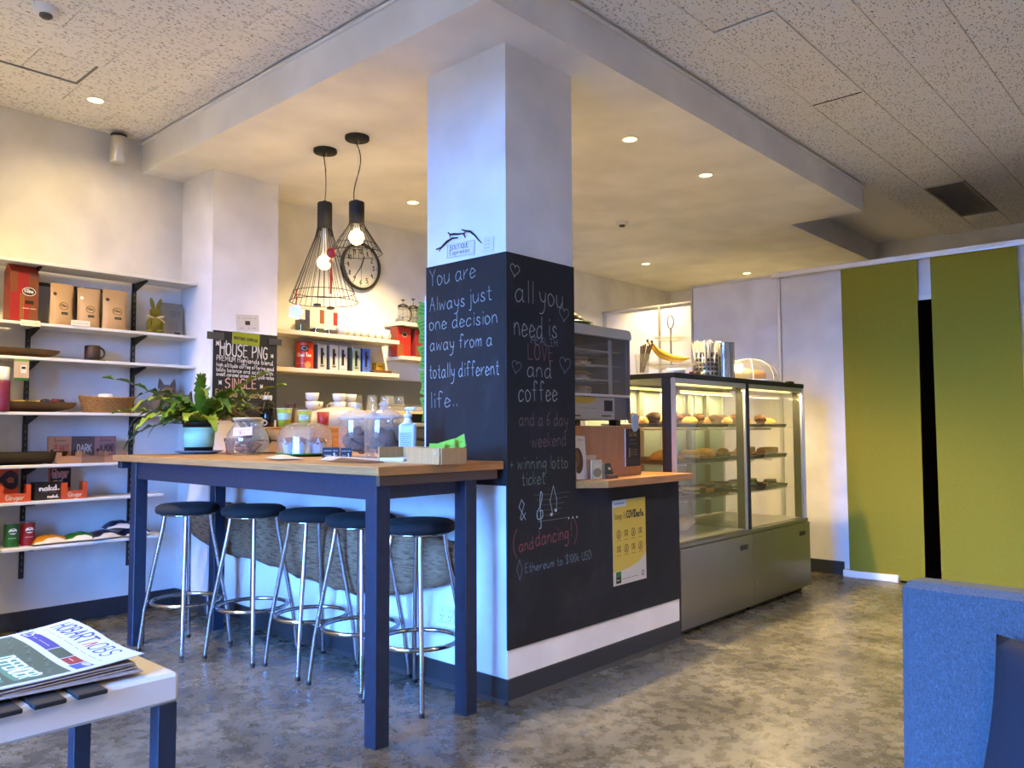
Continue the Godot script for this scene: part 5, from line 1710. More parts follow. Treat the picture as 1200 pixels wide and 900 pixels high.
func build_table_goods():
	var y := 1.06
	# fern
	var t := thing("potted_fern", "bushy green fern in pale green sleeved pot on saucer", "plant", Vector3(-0.27, y, -2.33))
	var st := S()
	lathe(st, [Vector2(0, 0.0), Vector2(0.09, 0.0), Vector2(0.14, 0.014), Vector2(0.145, 0.02), Vector2(0.138, 0.02), Vector2(0.09, 0.008), Vector2(0, 0.008)], 36)
	obj("saucer", st, mat(Color(0.50, 0.50, 0.52), 0.3), t)
	st = S()
	lathe(st, [Vector2(0, 0.009), Vector2(0.082, 0.009), Vector2(0.094, 0.18), Vector2(0.1, 0.182), Vector2(0.1, 0.196), Vector2(0.09, 0.196), Vector2(0.086, 0.17), Vector2(0, 0.17)], 32)
	obj("pot", st, M.black, t)
	st = S()
	lathe(st, [Vector2(0.0865, 0.042), Vector2(0.0875, 0.042), Vector2(0.0965, 0.162), Vector2(0.0955, 0.162)], 32)
	obj("paper_sleeve", st, mat(Color(0.66, 0.82, 0.68), 0.7), t)
	fern(t)
	# terracotta peg pot beside it
	st = S()
	lathe(st, [Vector2(0, 0), Vector2(0.026, 0), Vector2(0.022, 0.03), Vector2(0.03, 0.075), Vector2(0.034, 0.078), Vector2(0.034, 0.095), Vector2(0.028, 0.095), Vector2(0.02, 0.03), Vector2(0, 0.02)], 20)
	tag(obj("clay_pot", st, mat(Color(0.42, 0.24, 0.16), 0.7), null, Vector3(-0.21, y, -2.06)), "small terracotta pot between the fern and biscuit jar", "pot")
	# round jar of biscotti
	t = thing("biscuit_jar", "squat round glass jar of biscuits with pink price card", "jar", Vector3(-0.22, y, -1.84))
	jar_glass("glass_body", [Vector2(0, 0.003), Vector2(0.075, 0.003), Vector2(0.105, 0.025), Vector2(0.122, 0.075), Vector2(0.115, 0.12), Vector2(0.085, 0.165), Vector2(0.076, 0.18), Vector2(0.08, 0.20), Vector2(0.076, 0.20), Vector2(0.072, 0.18), Vector2(0.11, 0.118), Vector2(0.117, 0.075), Vector2(0.1, 0.03), Vector2(0, 0.008)], t)
	st = S()
	lathe(st, [Vector2(0.078, 0.198), Vector2(0.083, 0.2), Vector2(0.083, 0.214), Vector2(0.076, 0.216), Vector2(0, 0.216)], 28)
	obj("lid", st, mat(Color(0.60, 0.55, 0.46), 0.5), t)
	var bm := grain([Color(0.36, 0.18, 0.06), Color(0.58, 0.36, 0.16)], Vector3.ONE * 20, 0.8, 0.05, 91)
	var rg := RandomNumberGenerator.new()
	rg.seed = 4
	for k in 13:
		st = S()
		var a := rg.randf() * TAU
		var r := rg.randf_range(0.0, 0.055)
		box(st, Vector3(cos(a) * r, 0.03 + 0.075 * k / 13.0, sin(a) * r), Vector3(0.085, 0.022, 0.03), 0.006, Basis.from_euler(Vector3(rg.randf_range(-0.6, 0.6), a, rg.randf_range(-0.7, 0.7))))
		tag(obj("biscotti", st, bm if k % 3 else mat(Color(0.20, 0.09, 0.04), 0.7), null, t.position), "brown biscotti lying in the squat round jar", "biscuit", "biscotti in the round jar")
	var im := pic(120, 60, Color(0.74, 0.66, 0.68))
	write(im, "- ---- --", 12, 26, 9, Color(0.5, 0.25, 0.25), 1.2, 0, 0, 1, 96)
	write(im, "$--", 40, 48, 10, Color(0.5, 0.25, 0.25), 1.2, 0, 0, 1, 40)
	flat_print("price_card", "pink price card on the front of biscuit jar", "price tag", im, Vector3(-0.30, y + 0.135, -1.752), Vector2(0.105, 0.05), -44, "", 4.0, 0.002, -20.0)
	# crate with takeaway cups behind
	t = thing("timber_crate", "low pale timber crate behind the cake dome", "crate", Vector3(0.17, y, -1.95))
	for s in [-1, 1]:
		for k in 2: bx("slat", Vector3(0.13 * s, 0.04 + 0.075 * k, 0), Vector3(0.012, 0.068, 0.72), M.pine, t, 0.002)
		bx("end_panel", Vector3(0, 0.076, 0.36 * s), Vector3(0.25, 0.152, 0.014), M.oak_x, t, 0.002)
	bx("top", Vector3(0, 0.156, 0), Vector3(0.28, 0.012, 0.74), M.oak_x, t, 0.002)
	for q in [[0.12, -2.0, 0.115, 0.046, "larger yellow green paper coffee cup on crate"], [0.12, -1.775, 0.098, 0.041, "smaller yellow green paper coffee cup on crate"]]:
		var c := thing("paper_cup", q[4], "paper cup", Vector3(q[0], y + 0.162, q[1]), 0, "paper coffee cups on the crate")
		st = S()
		lathe(st, [Vector2(0, 0), Vector2(q[3] * 0.74, 0), Vector2(q[3], q[2]), Vector2(q[3] * 0.96, q[2]), Vector2(0, q[2] - 0.01)], 24)
		obj("body", st, mat(Color(0.48, 0.56, 0.12), 0.6), c)
		st = S()
		lathe(st, [Vector2(q[3] * 0.86, q[2] * 0.4), Vector2(q[3] * 0.955, q[2] * 0.75)], 24)
		obj("band", st, mat(Color(0.55, 0.68, 0.66), 0.6), c)
		st = S()
		var rr := []
		for k in 28: rr.append(Vector3(cos(TAU * k / 28) * q[3], q[2], sin(TAU * k / 28) * q[3]))
		tube(st, rr, 0.0025, 6, true)
		obj("rim", st, mat(Color(0.75, 0.76, 0.72), 0.5), c)
	st = S()
	lathe(st, [Vector2(0, 0), Vector2(0.03, 0), Vector2(0.038, 0.09), Vector2(0.034, 0.09), Vector2(0, 0.08)], 20)
	tag(obj("red_cup", st, mat(Color(0.55, 0.07, 0.03), 0.5), null, Vector3(0.22, y + 0.162, -1.73)), "red cup behind the smaller paper cup", "cup")
	t = thing("syrup_bottle", "dark syrup bottle with pale cap in front of coffee sign", "bottle", Vector3(0.16, y + 0.162, -2.27))
	jar_glass("body", [Vector2(0, 0), Vector2(0.042, 0), Vector2(0.045, 0.01), Vector2(0.045, 0.15), Vector2(0.03, 0.175), Vector2(0.022, 0.18)], t, mat(Color(0.035, 0.04, 0.06), 0.12))
	jar_glass("cap", [Vector2(0.03, 0.178), Vector2(0.03, 0.205), Vector2(0.0, 0.207)], t, mat(Color(0.62, 0.64, 0.66), 0.4))
	t = thing("white_cup", "white cup with handle beside the syrup bottle", "cup", Vector3(0.06, y + 0.162, -2.22), -45)
	cup(t, 0.045, 0.05, M.ceramic, true)
	t = thing("cutlery_jar", "glass jar of brown sugar sticks beside the paper cups", "jar", Vector3(0.2, y + 0.162, -2.06))
	jar_glass("glass_body", [Vector2(0, 0), Vector2(0.04, 0), Vector2(0.042, 0.12), Vector2(0.039, 0.12), Vector2(0.037, 0.006), Vector2(0, 0.006)], t)
	for k in 9:
		st = S()
		var a := TAU * k / 9
		tube(st, [Vector3(cos(a) * 0.02, 0.008, sin(a) * 0.02), Vector3(cos(a) * 0.03, 0.15, sin(a) * 0.03)], 0.005, 5)
		obj("sugar_stick", st, mat(Color(0.30, 0.15, 0.07), 0.7), t)
	# cake dome with muffins on a green plate
	var dc := Vector3(-0.14, y, -1.37)
	t = thing("cake_plate", "flat lime green cake plate under glass dome", "plate", dc)
	jar_glass("plate", [Vector2(0, 0), Vector2(0.10, 0), Vector2(0.155, 0.012), Vector2(0.16, 0.018), Vector2(0.15, 0.018), Vector2(0.1, 0.01), Vector2(0, 0.01)], t, mat(Color(0.16, 0.34, 0.05), 0.35))
	t = thing("cake_dome", "clear glass dome over wrapped muffins on green plate", "cake dome", dc + Vector3(0, 0.0185, 0))
	jar_glass("glass_dome", [Vector2(0.148, 0), Vector2(0.147, 0.08), Vector2(0.138, 0.12), Vector2(0.115, 0.148), Vector2(0.07, 0.162), Vector2(0, 0.166), Vector2(0, 0.163), Vector2(0.07, 0.159), Vector2(0.113, 0.145), Vector2(0.135, 0.118), Vector2(0.144, 0.08), Vector2(0.145, 0)], t)
	st = S()
	lathe(st, [Vector2(0.012, 0.165), Vector2(0.01, 0.176), Vector2(0.022, 0.186), Vector2(0.02, 0.2), Vector2(0, 0.204)], 18)
	obj("knob", st, M.glass, t)
	var q4 := [[-0.06, 0.045], [0.045, 0.06], [0.01, -0.06], [-0.075, -0.04], [0.085, -0.03]]
	for i in 5:
		var c := thing("muffin", ["paper-wrapped muffin at front left under dome", "paper-wrapped muffin at front right under dome", "paper-wrapped muffin at the back under dome", "paper-wrapped muffin at the left under dome", "paper-wrapped muffin at the right under dome"][i], "muffin", dc + Vector3(q4[i][0], 0.012, q4[i][1]), 30.0 * i, "muffins under the glass dome")
		st = S()
		st.set_smooth_group(-1)
		for k in 8:
			var a0 := TAU * k / 8
			var a1 := TAU * (k + 1) / 8
			var f := func(a: float, r: float, yy: float) -> Vector3: return Vector3(cos(a) * r, yy, -sin(a) * r)
			quad(st, f.call(a0, 0.024, 0.0), f.call(a1, 0.024, 0.0), f.call(a1, 0.038, 0.055), f.call(a0, 0.038, 0.055))
			tri(st, f.call(a0, 0.038, 0.055), f.call(a1, 0.038, 0.055), f.call((a0 + a1) / 2, 0.046, 0.09 if k % 2 == 0 else 0.07))
		obj("paper_case", st, mat(Color(0.66, 0.70, 0.78), 0.8), c)
		st = S()
		blob(st, Vector3(0, 0.062, 0), Vector3(0.036, 0.03, 0.036), 31 + i, 0.25)
		obj("cake", st, mat(Color(0.40, 0.24, 0.13), 0.85), c)
	# two cookie jars
	M.lid_glass = mat(Color(0.75, 0.78, 0.78, 0.34), 0.05)
	M.lid_glass.transparency = BaseMaterial3D.TRANSPARENCY_ALPHA
	var jl := ["tall glass cookie jar with faceted lid, left of two", "tall glass cookie jar with faceted lid, right of two"]
	var jp := [Vector3(-0.17, y, -0.865), Vector3(-0.19, y, -0.63)]
	var ck := grain([Color(0.12, 0.07, 0.04), Color(0.30, 0.18, 0.10), Color(0.18, 0.10, 0.06)], Vector3.ONE * 18, 0.85, 0.06, 92)
	for i in 2:
		t = thing("cookie_jar", jl[i], "jar", jp[i], 0, "glass cookie jars on the table")
		jar_glass("glass_body", [Vector2(0, 0.003), Vector2(0.082, 0.003), Vector2(0.09, 0.012), Vector2(0.092, 0.17), Vector2(0.088, 0.185), Vector2(0.092, 0.2), Vector2(0.086, 0.2), Vector2(0.083, 0.185), Vector2(0.087, 0.17), Vector2(0.085, 0.016), Vector2(0, 0.01)], t)
		st = S()
		lathe(st, [Vector2(0.096, 0.2), Vector2(0.098, 0.206), Vector2(0.075, 0.222), Vector2(0.045, 0.236), Vector2(0.022, 0.242), Vector2(0.014, 0.25), Vector2(0.024, 0.262), Vector2(0.02, 0.274), Vector2(0, 0.28)], 16, Transform3D(), true)
		obj("glass_lid", st, M.lid_glass, t)
		for ry in [0.006, 0.198]:
			st = S()
			var rr := []
			for k in 32: rr.append(Vector3(cos(TAU * k / 32) * 0.091, ry, sin(TAU * k / 32) * 0.091))
			tube(st, rr, 0.004, 6, true)
			obj("rim", st, M.lid_glass, t)
		rg.seed = 40 + i
		for k in 11:
			st = S()
			var a := k * 2.4
			var r := 0.042 if k < 9 else 0.01
			lathe(st, [Vector2(0, -0.011), Vector2(0.033, -0.009), Vector2(0.038, 0.0), Vector2(0.03, 0.011), Vector2(0, 0.014)], 14, Transform3D(Basis.from_euler(Vector3(rg.randf_range(-1.2, 1.2), a, rg.randf_range(-1.0, 1.0))), Vector3(cos(a) * r, 0.05 + 0.085 * k / 11.0, sin(a) * r)))
			tag(obj("cookie", st, ck, null, jp[i]), "dark round cookie inside the %s cookie jar" % ["left", "right"][i], "cookie", "cookies in the %s jar" % ["left", "right"][i])
	for q in [[-0.30, -0.90, 0.085, "black price card with white writing, left of the pair"], [-0.30, -0.775, 0.055, "smaller black price card with white writing, right of the pair"]]:
		im = pic(110, 66, Color(0.035, 0.045, 0.09))
		write(im, "----- ---", 10, 24, 9, Color(0.8, 0.8, 0.8), 1.4, 0, 0, 1, 88)
		write(im, "---- $-", 16, 50, 9, Color(0.8, 0.8, 0.8), 1.4, 0, 0, 1, 80)
		flat_print("price_card", q[3], "price tag", im, Vector3(q[0], y + 0.028, q[1]), Vector2(q[2], 0.056), -48, "black price cards", 0.0, 0.003, -8.0)
	# sanitiser bottle
	t = thing("pump_bottle", "white hand sanitiser pump bottle on the table", "bottle", Vector3(-0.22, y, -0.415), -48)
	st = S()
	var hw := 0.039
	box(st, Vector3(0, 0.085, 0), Vector3(hw * 2, 0.17, 0.05), 0.01)
	obj("body", st, mat(Color(0.72, 0.77, 0.84), 0.3), t)
	st = S()
	lathe(st, [Vector2(0.03, 0.168), Vector2(0.017, 0.182), Vector2(0.016, 0.2), Vector2(0.02, 0.2), Vector2(0.02, 0.212), Vector2(0.006, 0.214), Vector2(0.006, 0.235), Vector2(0, 0.236)], 16)
	obj("collar", st, M.plastic_white, t)
	bx("pump_head", Vector3(0.008, 0.238, 0.006), Vector3(0.045, 0.014, 0.02), M.plastic_white, t, 0.004)
	im = pic(90, 130, Color(0.62, 0.68, 0.76))
	for r in 9: write(im, "-- --- --" if r % 3 else "---- --", 6, 16 + r * 12, 6, Color(0.22, 0.28, 0.38), 1.0, 0, 0, 1, 52 + (r * 17) % 24)
	im.fill_rect(Rect2i(6, 114, 56, 12), Color(0.15, 0.3, 0.55))
	st = S()
	quad_uv(st, Vector3(-0.034, 0.03, 0.0256), Vector3(0.02, 0.03, 0.0256), Vector3(0.02, 0.13, 0.0256), Vector3(-0.034, 0.13, 0.0256))
	obj("label", st, print_mat(im), t)
	# timber card holder
	t = thing("card_holder", "small bamboo card box with open front on table corner", "box", Vector3(-0.36, y, -0.165), 0)
	bx("base", Vector3(0, 0.004, 0), Vector3(0.15, 0.008, 0.40), M.pine, t)
	bx("front_panel", Vector3(-0.073, 0.033, 0.10), Vector3(0.01, 0.066, 0.20), M.pine, t, 0.001)
	bx("back_panel", Vector3(0.073, 0.033, 0), Vector3(0.01, 0.066, 0.40), M.pine, t, 0.001)
	for z in [-0.2, 0.2]: bx("end_panel", Vector3(0, 0.033, z), Vector3(0.136, 0.066, 0.01), M.pine, t, 0.001)
	bx("divider", Vector3(0, 0.033, 0.0), Vector3(0.136, 0.066, 0.008), M.pine, t, 0.001)
	st = S()
	blob(st, Vector3(-0.079, 0.045, 0.18), Vector3(0.003, 0.006, 0.006), 3)
	obj("screw", st, M.alu, t)
	for k in 3:
		im = pic(100, 60, Color(0.40, 0.62, 0.16))
		write(im, "- ---- ---", 12, 34, 8, Color(0.15, 0.3, 0.08), 1.2, 0, 0, 1, 76)
		flat_print("loyalty_card", ["lime green loyalty card at front of the holder", "tilted lime green loyalty card in the holder middle", "lime green loyalty card at back of the holder"][k], "card", im, Vector3(-0.37 + 0.03 * k, y + 0.056 + 0.012 * k, -0.055 + 0.03 * k), Vector2(0.095, 0.055), -90, "loyalty cards in the holder", [0, 12, 22][k], 0.002, -10.0)
	st = S()
	box(st, Vector3(-0.37, y + 0.014, -0.27), Vector3(0.13, 0.012, 0.16), 0.002)
	tag(obj("paper_stack", st, mat(Color(0.72, 0.76, 0.82), 0.8)), "small stack of white slips in the card box", "paper")
	# loose papers
	for q in [[-0.40, -0.56, 28, 0.30, 0.16, Color(0.70, 0.69, 0.66), "white menu sheet lying by the cookie jars"], [-0.48, -0.43, 12, 0.24, 0.14, Color(0.36, 0.24, 0.13), "brown paper sheet under the white menu sheet"], [-0.5, -1.0, -20, 0.26, 0.13, Color(0.66, 0.64, 0.60), "pale napkin lying near the green plate"]]:
		st = S()
		var w: float = q[3]
		var h: float = q[4]
		sheet(st, func(u: float, v: float) -> Vector3: return Vector3((u - 0.5) * h, 0.004 + 0.007 * (1 - cos(u * 5.0)) * v, (0.5 - v) * w), 8, 6, 0.0015)
		var o := obj("paper_sheet", st, mat(q[5], 0.8), null, Vector3(q[0], y + (0.004 if q[5].r > 0.5 else 0.0), q[1]))
		o.rotation.y = deg_to_rad(q[2])
		tag(o, q[6], "paper", "papers on the bar table")
	# strip of green loyalty cards hanging behind the column edge
	for k in 9:
		im = pic(60, 50, Color(0.34, 0.52, 0.08))
		for r in 3: write(im, "---- --", 6, 16 + r * 12, 5, Color(0.12, 0.22, 0.04), 1.0, 0, 0, 1, 46)
		flat_print("green_card", "%s green card in strip hanging beside the column" % ["topmost", "second", "third", "fourth", "fifth", "sixth", "seventh", "eighth", "lowest"][k], "card", im, Vector3(0.06 + 0.004 * k, 1.80 - 0.066 * k, -0.60 - 0.006 * (k % 2)), Vector2(0.095, 0.075), -60, "green cards strip by the column", [-14, 18, -10, 22, -16, 12, -20, 16, -8][k], 0.002)

func build_counter_goods():
	var t := thing("till_bench", "kitchen bench behind the chalkboard counter wall", "bench")
	part("cabinet", 0.50, 1.40, 0.0, 0.92, -0.72, -0.145, M.wall, t)
	part("worktop", 0.49, 1.42, 0.92, 0.95, -0.74, -0.142, M.steel, t, 0.003)
	t = thing("till_box", "reddish timber box carrying the pie warmer on counter", "box", Vector3(0.81, 0.95, -0.03))
	bx("front_panel", Vector3(0, 0.1335, -0.01), Vector3(0.62, 0.267, 0.02), M.jarrah, t, 0.002)
	bx("top_panel", Vector3(0, 0.258, -0.26), Vector3(0.62, 0.018, 0.48), M.jarrah, t, 0.002)
	for s in [-1, 1]: bx("side_panel", Vector3(0.3 * s, 0.124, -0.26), Vector3(0.02, 0.248, 0.48), M.jarrah, t, 0.002)
	# pie warmer
	t = thing("pie_warmer", "stainless heated pie display with glass front on timber box", "pie warmer", Vector3(0.81, 1.2175, -0.1))
	var w := 0.64
	var grey := mat(Color(0.36, 0.35, 0.34), 0.4, 0.3)
	var st := S()
	# frame outline with rounded top corners, extruded backwards
	var prof := [Vector2(-w / 2, 0.032), Vector2(w / 2, 0.032), Vector2(w / 2, 0.50)]
	for k in 5: prof.append(Vector2(w / 2 - 0.03 + 0.03 * cos(PI / 2 * k / 4), 0.50 + 0.03 * sin(PI / 2 * k / 4)))
	for k in 5: prof.append(Vector2(-w / 2 + 0.03 - 0.03 * sin(PI / 2 * k / 4), 0.50 + 0.03 * cos(PI / 2 * k / 4)))
	st = S()
	for e in [[-w / 2, -w / 2 + 0.018], [w / 2 - 0.018, w / 2]]: wbox(st, e[0], e[1], 0.032, 0.50, -0.40, 0.0, 0.002)
	wbox(st, -w / 2 + 0.018, w / 2 - 0.018, 0.032, 0.155, -0.40, -0.012)
	wbox(st, -w / 2 + 0.018, w / 2 - 0.018, 0.05, 0.50, -0.40, -0.385)
	obj("housing", st, grey, t)
	st = S()
	wbox(st, -w / 2 + 0.019, w / 2 - 0.019, 0.156, 0.477, -0.384, -0.38)
	for e in [-1, 1]: wbox(st, e * (w / 2 - 0.019) - 0.002, e * (w / 2 - 0.019) + 0.002, 0.156, 0.477, -0.38, -0.02)
	wbox(st, -w / 2 + 0.021, w / 2 - 0.021, 0.155, 0.158, -0.38, -0.02)
	wbox(st, -w / 2 + 0.021, w / 2 - 0.021, 0.474, 0.477, -0.38, -0.02)
	obj("dark_liner", st, mat(Color(0.10, 0.10, 0.11), 0.5), t)
	st = S()
	var top := [Vector2(-w / 2, 0.478)]
	top.append(Vector2(w / 2, 0.478))
	for i in range(3, prof.size()): top.append(prof[i])
	prism(st, top, 0.42, Transform3D(Basis(), Vector3(0, 0, -0.41)))
	obj("curved_top", st, M.alu, t)
	st = S()
	quad(st, Vector3(-w / 2 + 0.018, 0.163, -0.004), Vector3(w / 2 - 0.018, 0.163, -0.004), Vector3(w / 2 - 0.018, 0.473, -0.004), Vector3(-w / 2 + 0.018, 0.473, -0.004))
	obj("door_glass", st, M.window_glass, t)
	bx("door_rail", Vector3(0, 0.162, 0.001), Vector3(w - 0.03, 0.014, 0.012), M.alu, t, 0.002)
	var im := pic(260, 64, Color(0.62, 0.62, 0.61))
	disc(im, 110, 4, 56, 15, Color(0.66, 0.55, 0.14))
	im.fill_rect(Rect2i(208, 8, 42, 32), Color(0.04, 0.04, 0.05))
	write(im, "- ----- ---", 100, 34, 4, Color(0.4, 0.4, 0.42), 0.8, 0, 0, 1, 70)
	write(im, "--------", 50, 58, 7, Color(0.1, 0.1, 0.12), 1.8, 0, 0, 1, 46)
	write(im, "--------", 196, 58, 7, Color(0.1, 0.1, 0.12), 1.8, 0, 0, 1, 46)
	front_box(t, "control_panel", 0.48, 0.118, 0.006, M.plastic_white, im, Vector3(-0.07, 0.034, -0.008))
	for x in [-0.25, 0.25]:
		for z in [-0.06, -0.34]: bx("foot", Vector3(x, 0.016, z), Vector3(0.05, 0.032, 0.05), M.black, t, 0.004)
	bx("thermometer_strip", Vector3(0.17, 0.32, -0.03), Vector3(0.03, 0.30, 0.004), mat(Color(0.45, 0.50, 0.56), 0.4), t)
	var rack := []
	for k in 4:
		var yy := 0.17 + 0.078 * k
		st = S()
		for z in 9: tube(st, [Vector3(-0.295, yy, -0.03 - 0.042 * z), Vector3(0.295, yy, -0.03 - 0.042 * z)], 0.0025, 5)
		for x in [-0.29, 0.0, 0.29]: tube(st, [Vector3(x, yy - 0.003, -0.03), Vector3(x, yy - 0.003, -0.37)], 0.003, 5)
		obj("wire_rack", st, M.chrome, t)
	var crust := grain([Color(0.36, 0.19, 0.06), Color(0.55, 0.34, 0.12)], Vector3.ONE * 16, 0.7, 0.05, 95)
	for k in 3:
		for j in 4:
			var p := Vector3(0.60 + 0.10 * j, 1.2175 + 0.175 + 0.078 * k, -0.20 - 0.05 * (j % 2))
			var c := thing("pie", "golden pie on the %s rack of the pie warmer" % ["lowest", "second", "third"][k], "pie", p, 0, "pies on %s warmer rack" % ["lowest", "second", "third"][k])
			st = S()
			lathe(st, [Vector2(0, 0), Vector2(0.034, 0), Vector2(0.042, 0.028), Vector2(0.044, 0.032), Vector2(0.03, 0.04), Vector2(0, 0.043)], 18)
			obj("crust", st, crust if k % 2 == 0 else mat(Color(0.42, 0.22, 0.08), 0.7), c)
			st = S()
			lathe(st, [Vector2(0.035, -0.001), Vector2(0.0425, 0.022), Vector2(0.0435, 0.022)], 18)
			obj("foil_case", st, M.alu, c)
	# plate of figs on top
	t = thing("green_plate", "shallow green plate on top of the pie warmer", "plate", Vector3(0.72, 1.748, -0.25))
	jar_glass("plate", [Vector2(0, 0), Vector2(0.1, 0), Vector2(0.17, 0.012), Vector2(0.168, 0.016), Vector2(0.1, 0.006), Vector2(0, 0.006)], t, mat(Color(0.22, 0.32, 0.06), 0.3))
	for q in [[0.73, -0.2, 0.045, "left lumpy green fruit on the warmer top plate"], [0.80, -0.22, 0.04, "middle lumpy green fruit on the warmer top plate"], [0.845, -0.24, 0.038, "right lumpy green fruit on the warmer top plate"]]:
		st = S()
		blob(st, Vector3(q[0], 1.756 + q[2] * 0.7, q[1]), Vector3(q[2], q[2] * 0.72, q[2]), int(q[0] * 100), 0.3)
		tag(obj("fruit", st, grain([Color(0.13, 0.12, 0.05), Color(0.27, 0.25, 0.10)], Vector3.ONE * 20, 0.6, 0.05, 96) if q[0] < 0.75 else mat(Color(0.20, 0.17, 0.08), 0.6)), q[3], "fruit", "fruit on the warmer")
	# award plaque and tag hung on the box
	im = pic(120, 180, Color(0.07, 0.065, 0.06))
	write(im, "Coffee", 28, 34, 15, Color(0.45, 0.34, 0.14), 1.8, 0, 0, 1, 64)
	write(im, "-----", 36, 58, 9, Color(0.4, 0.32, 0.18), 1.6, 0, 0, 1, 52)
	write(im, "--- -- ---", 34, 76, 8, Color(0.40, 0.36, 0.28), 1.4, 0, 0, 1, 58)
	im.fill_rect(Rect2i(24, 92, 11, 44), Color(0.45, 0.36, 0.18))
	for r in 3: write(im, "-- ----", 42, 106 + r * 12, 9, Color(0.42, 0.36, 0.22), 2.0, 0, 0, 1, 52)
	im.fill_rect(Rect2i(6, 142, 108, 30), Color(0.14, 0.13, 0.12))
	flat_print("wall_plaque", "black plaque with gold lettering hung on timber box", "plaque", im, Vector3(1.035, 1.10, -0.024), Vector2(0.14, 0.2), 0, "", 0.0, 0.006)
	st = S()
	var ov := []
	for k in 24: ov.append(Vector2(cos(TAU * k / 24) * 0.032, sin(TAU * k / 24) * 0.05))
	prism(st, ov, 0.004, Transform3D(Basis(), Vector3(1.045, 1.235, -0.018)))
	tag(obj("oval_badge", st, mat(Color(0.52, 0.62, 0.70), 0.4)), "pale blue oval badge above the black plaque", "badge")
	# brochures on the ledge
	im = pic(90, 210, Color(0.70, 0.69, 0.66))
	disc(im, 20, 120, 42, 62, Color(0.24, 0.14, 0.07))
	disc(im, 10, 110, 24, 40, Color(0.36, 0.24, 0.12))
	write(im, "---- --", 24, 24, 8, Color(0.3, 0.36, 0.5), 1.6, 0, 0, 1, 54)
	flat_print("brochure", "tall white brochure with brown picture leaning by column", "brochure", im, Vector3(0.545, 1.06, -0.005), Vector2(0.085, 0.215), 0, "", -3.0, 0.004, -6.0)
	t = thing("leaflet_holder", "clear leaflet holder with green leaflets on the ledge", "holder", Vector3(0.60, 0.951, 0.045), 4)
	bx("back", Vector3(0, 0.06, -0.03), Vector3(0.105, 0.12, 0.002), M.glass, t)
	bx("front", Vector3(0, 0.04, 0.02), Vector3(0.105, 0.08, 0.002), M.glass, t)
	bx("base", Vector3(0, 0.002, -0.005), Vector3(0.105, 0.004, 0.05), M.glass, t)
	im = pic(100, 110, Color(0.62, 0.64, 0.58))
	disc(im, 54, 72, 40, 26, Color(0.14, 0.22, 0.13))
	flat_print("leaflet", "white leaflet with green oval in clear holder", "leaflet", im, Vector3(0.60, 1.0, 0.052), Vector2(0.095, 0.095), 4, "", 0.0, 0.004)
	t = thing("card_stand", "small black business card stand on the ledge", "card stand", Vector3(0.715, 0.951, 0.04), 0)
	bx("base", Vector3(0, 0.01, 0), Vector3(0.09, 0.02, 0.06), mat(Color(0.30, 0.22, 0.17), 0.5), t, 0.002)
	bx("cards", Vector3(-0.01, 0.045, -0.005), Vector3(0.07, 0.06, 0.02), M.black, t, 0.001, rotx(-20))
	bx("card_print", Vector3(-0.002, 0.05, 0.0075), Vector3(0.02, 0.012, 0.001), mat(Color(0.6, 0.6, 0.6), 0.6), t, 0.0, rotx(-20))
	# poster
	im = pic(256, 370, Color(0.72, 0.62, 0.24))
	for j in range(250, 370):
		for i in 256:
			var e := pow((i - 20.0) / 236.0, 2) + pow((j - 232.0) / 78.0, 2)
			if e > 1.0: im.set_pixel(i, j, Color(0.70, 0.69, 0.66))
	im.fill_rect(Rect2i(0, 0, 104, 30), Color(0.66, 0.70, 0.70))
	write(im, "--------", 14, 22, 11, Color(0.3, 0.38, 0.5), 2.4, 0, 0, 1, 78)
	write(im, "keep it", 18, 82, 16, Color(0.30, 0.34, 0.08), 1.5, 0, 0, 1, 82)
	write(im, "COVID", 106, 82, 17, Color(0.08, 0.07, 0.05), 2.7, 0, 0, 1, 78)
	write(im, "safe.", 184, 82, 16, Color(0.08, 0.07, 0.05), 2.5, 0, 0, 1, 60)
	var dk := Color(0.18, 0.15, 0.04)
	for r in 2:
		for c in 4:
			var cx := 44.0 + c * 56
			var cy := 150.0 + r * 66
			if (r + c) % 2 == 0: ring(im, cx, cy, 15, 17, 1.6, dk)
			else: stroke(im, [Vector2(cx - 12, cy + 12), Vector2(cx - 12, cy - 12), Vector2(cx + 10, cy - 14), Vector2(cx + 12, cy + 12)], 1.6, dk, 0.0, false)
			disc(im, cx, cy - 5, 4, 4, dk)
			stroke(im, [Vector2(cx - 6, cy + 8), Vector2(cx, cy + 1), Vector2(cx + 6, cy + 8)], 1.8, dk, 0.0, false)
			write(im, "-- --", cx - 14, cy + 30, 6, dk, 1.2, 0, 0, 1, 30)
	im.fill_rect(Rect2i(20, 312, 38, 22), Color(0.12, 0.36, 0.10))
	im.fill_rect(Rect2i(20, 334, 38, 28), Color(0.05, 0.10, 0.09))
	write(im, "--", 26, 354, 10, Color(0.75, 0.75, 0.7), 2.0)
	write(im, "---- ---- -- ----", 68, 350, 6, Color(0.3, 0.3, 0.3), 1.2, 0, 0, 1, 120)
	ring(im, 228, 340, 10, 10, 1.8, Color(0.2, 0.2, 0.2))
	flat_print("safety_poster", "yellow safety poster stuck on the low chalkboard", "poster", im, Vector3(0.941, 0.614, 0.0105), Vector2(0.306, 0.436), 0, "", 0.4, 0.001)

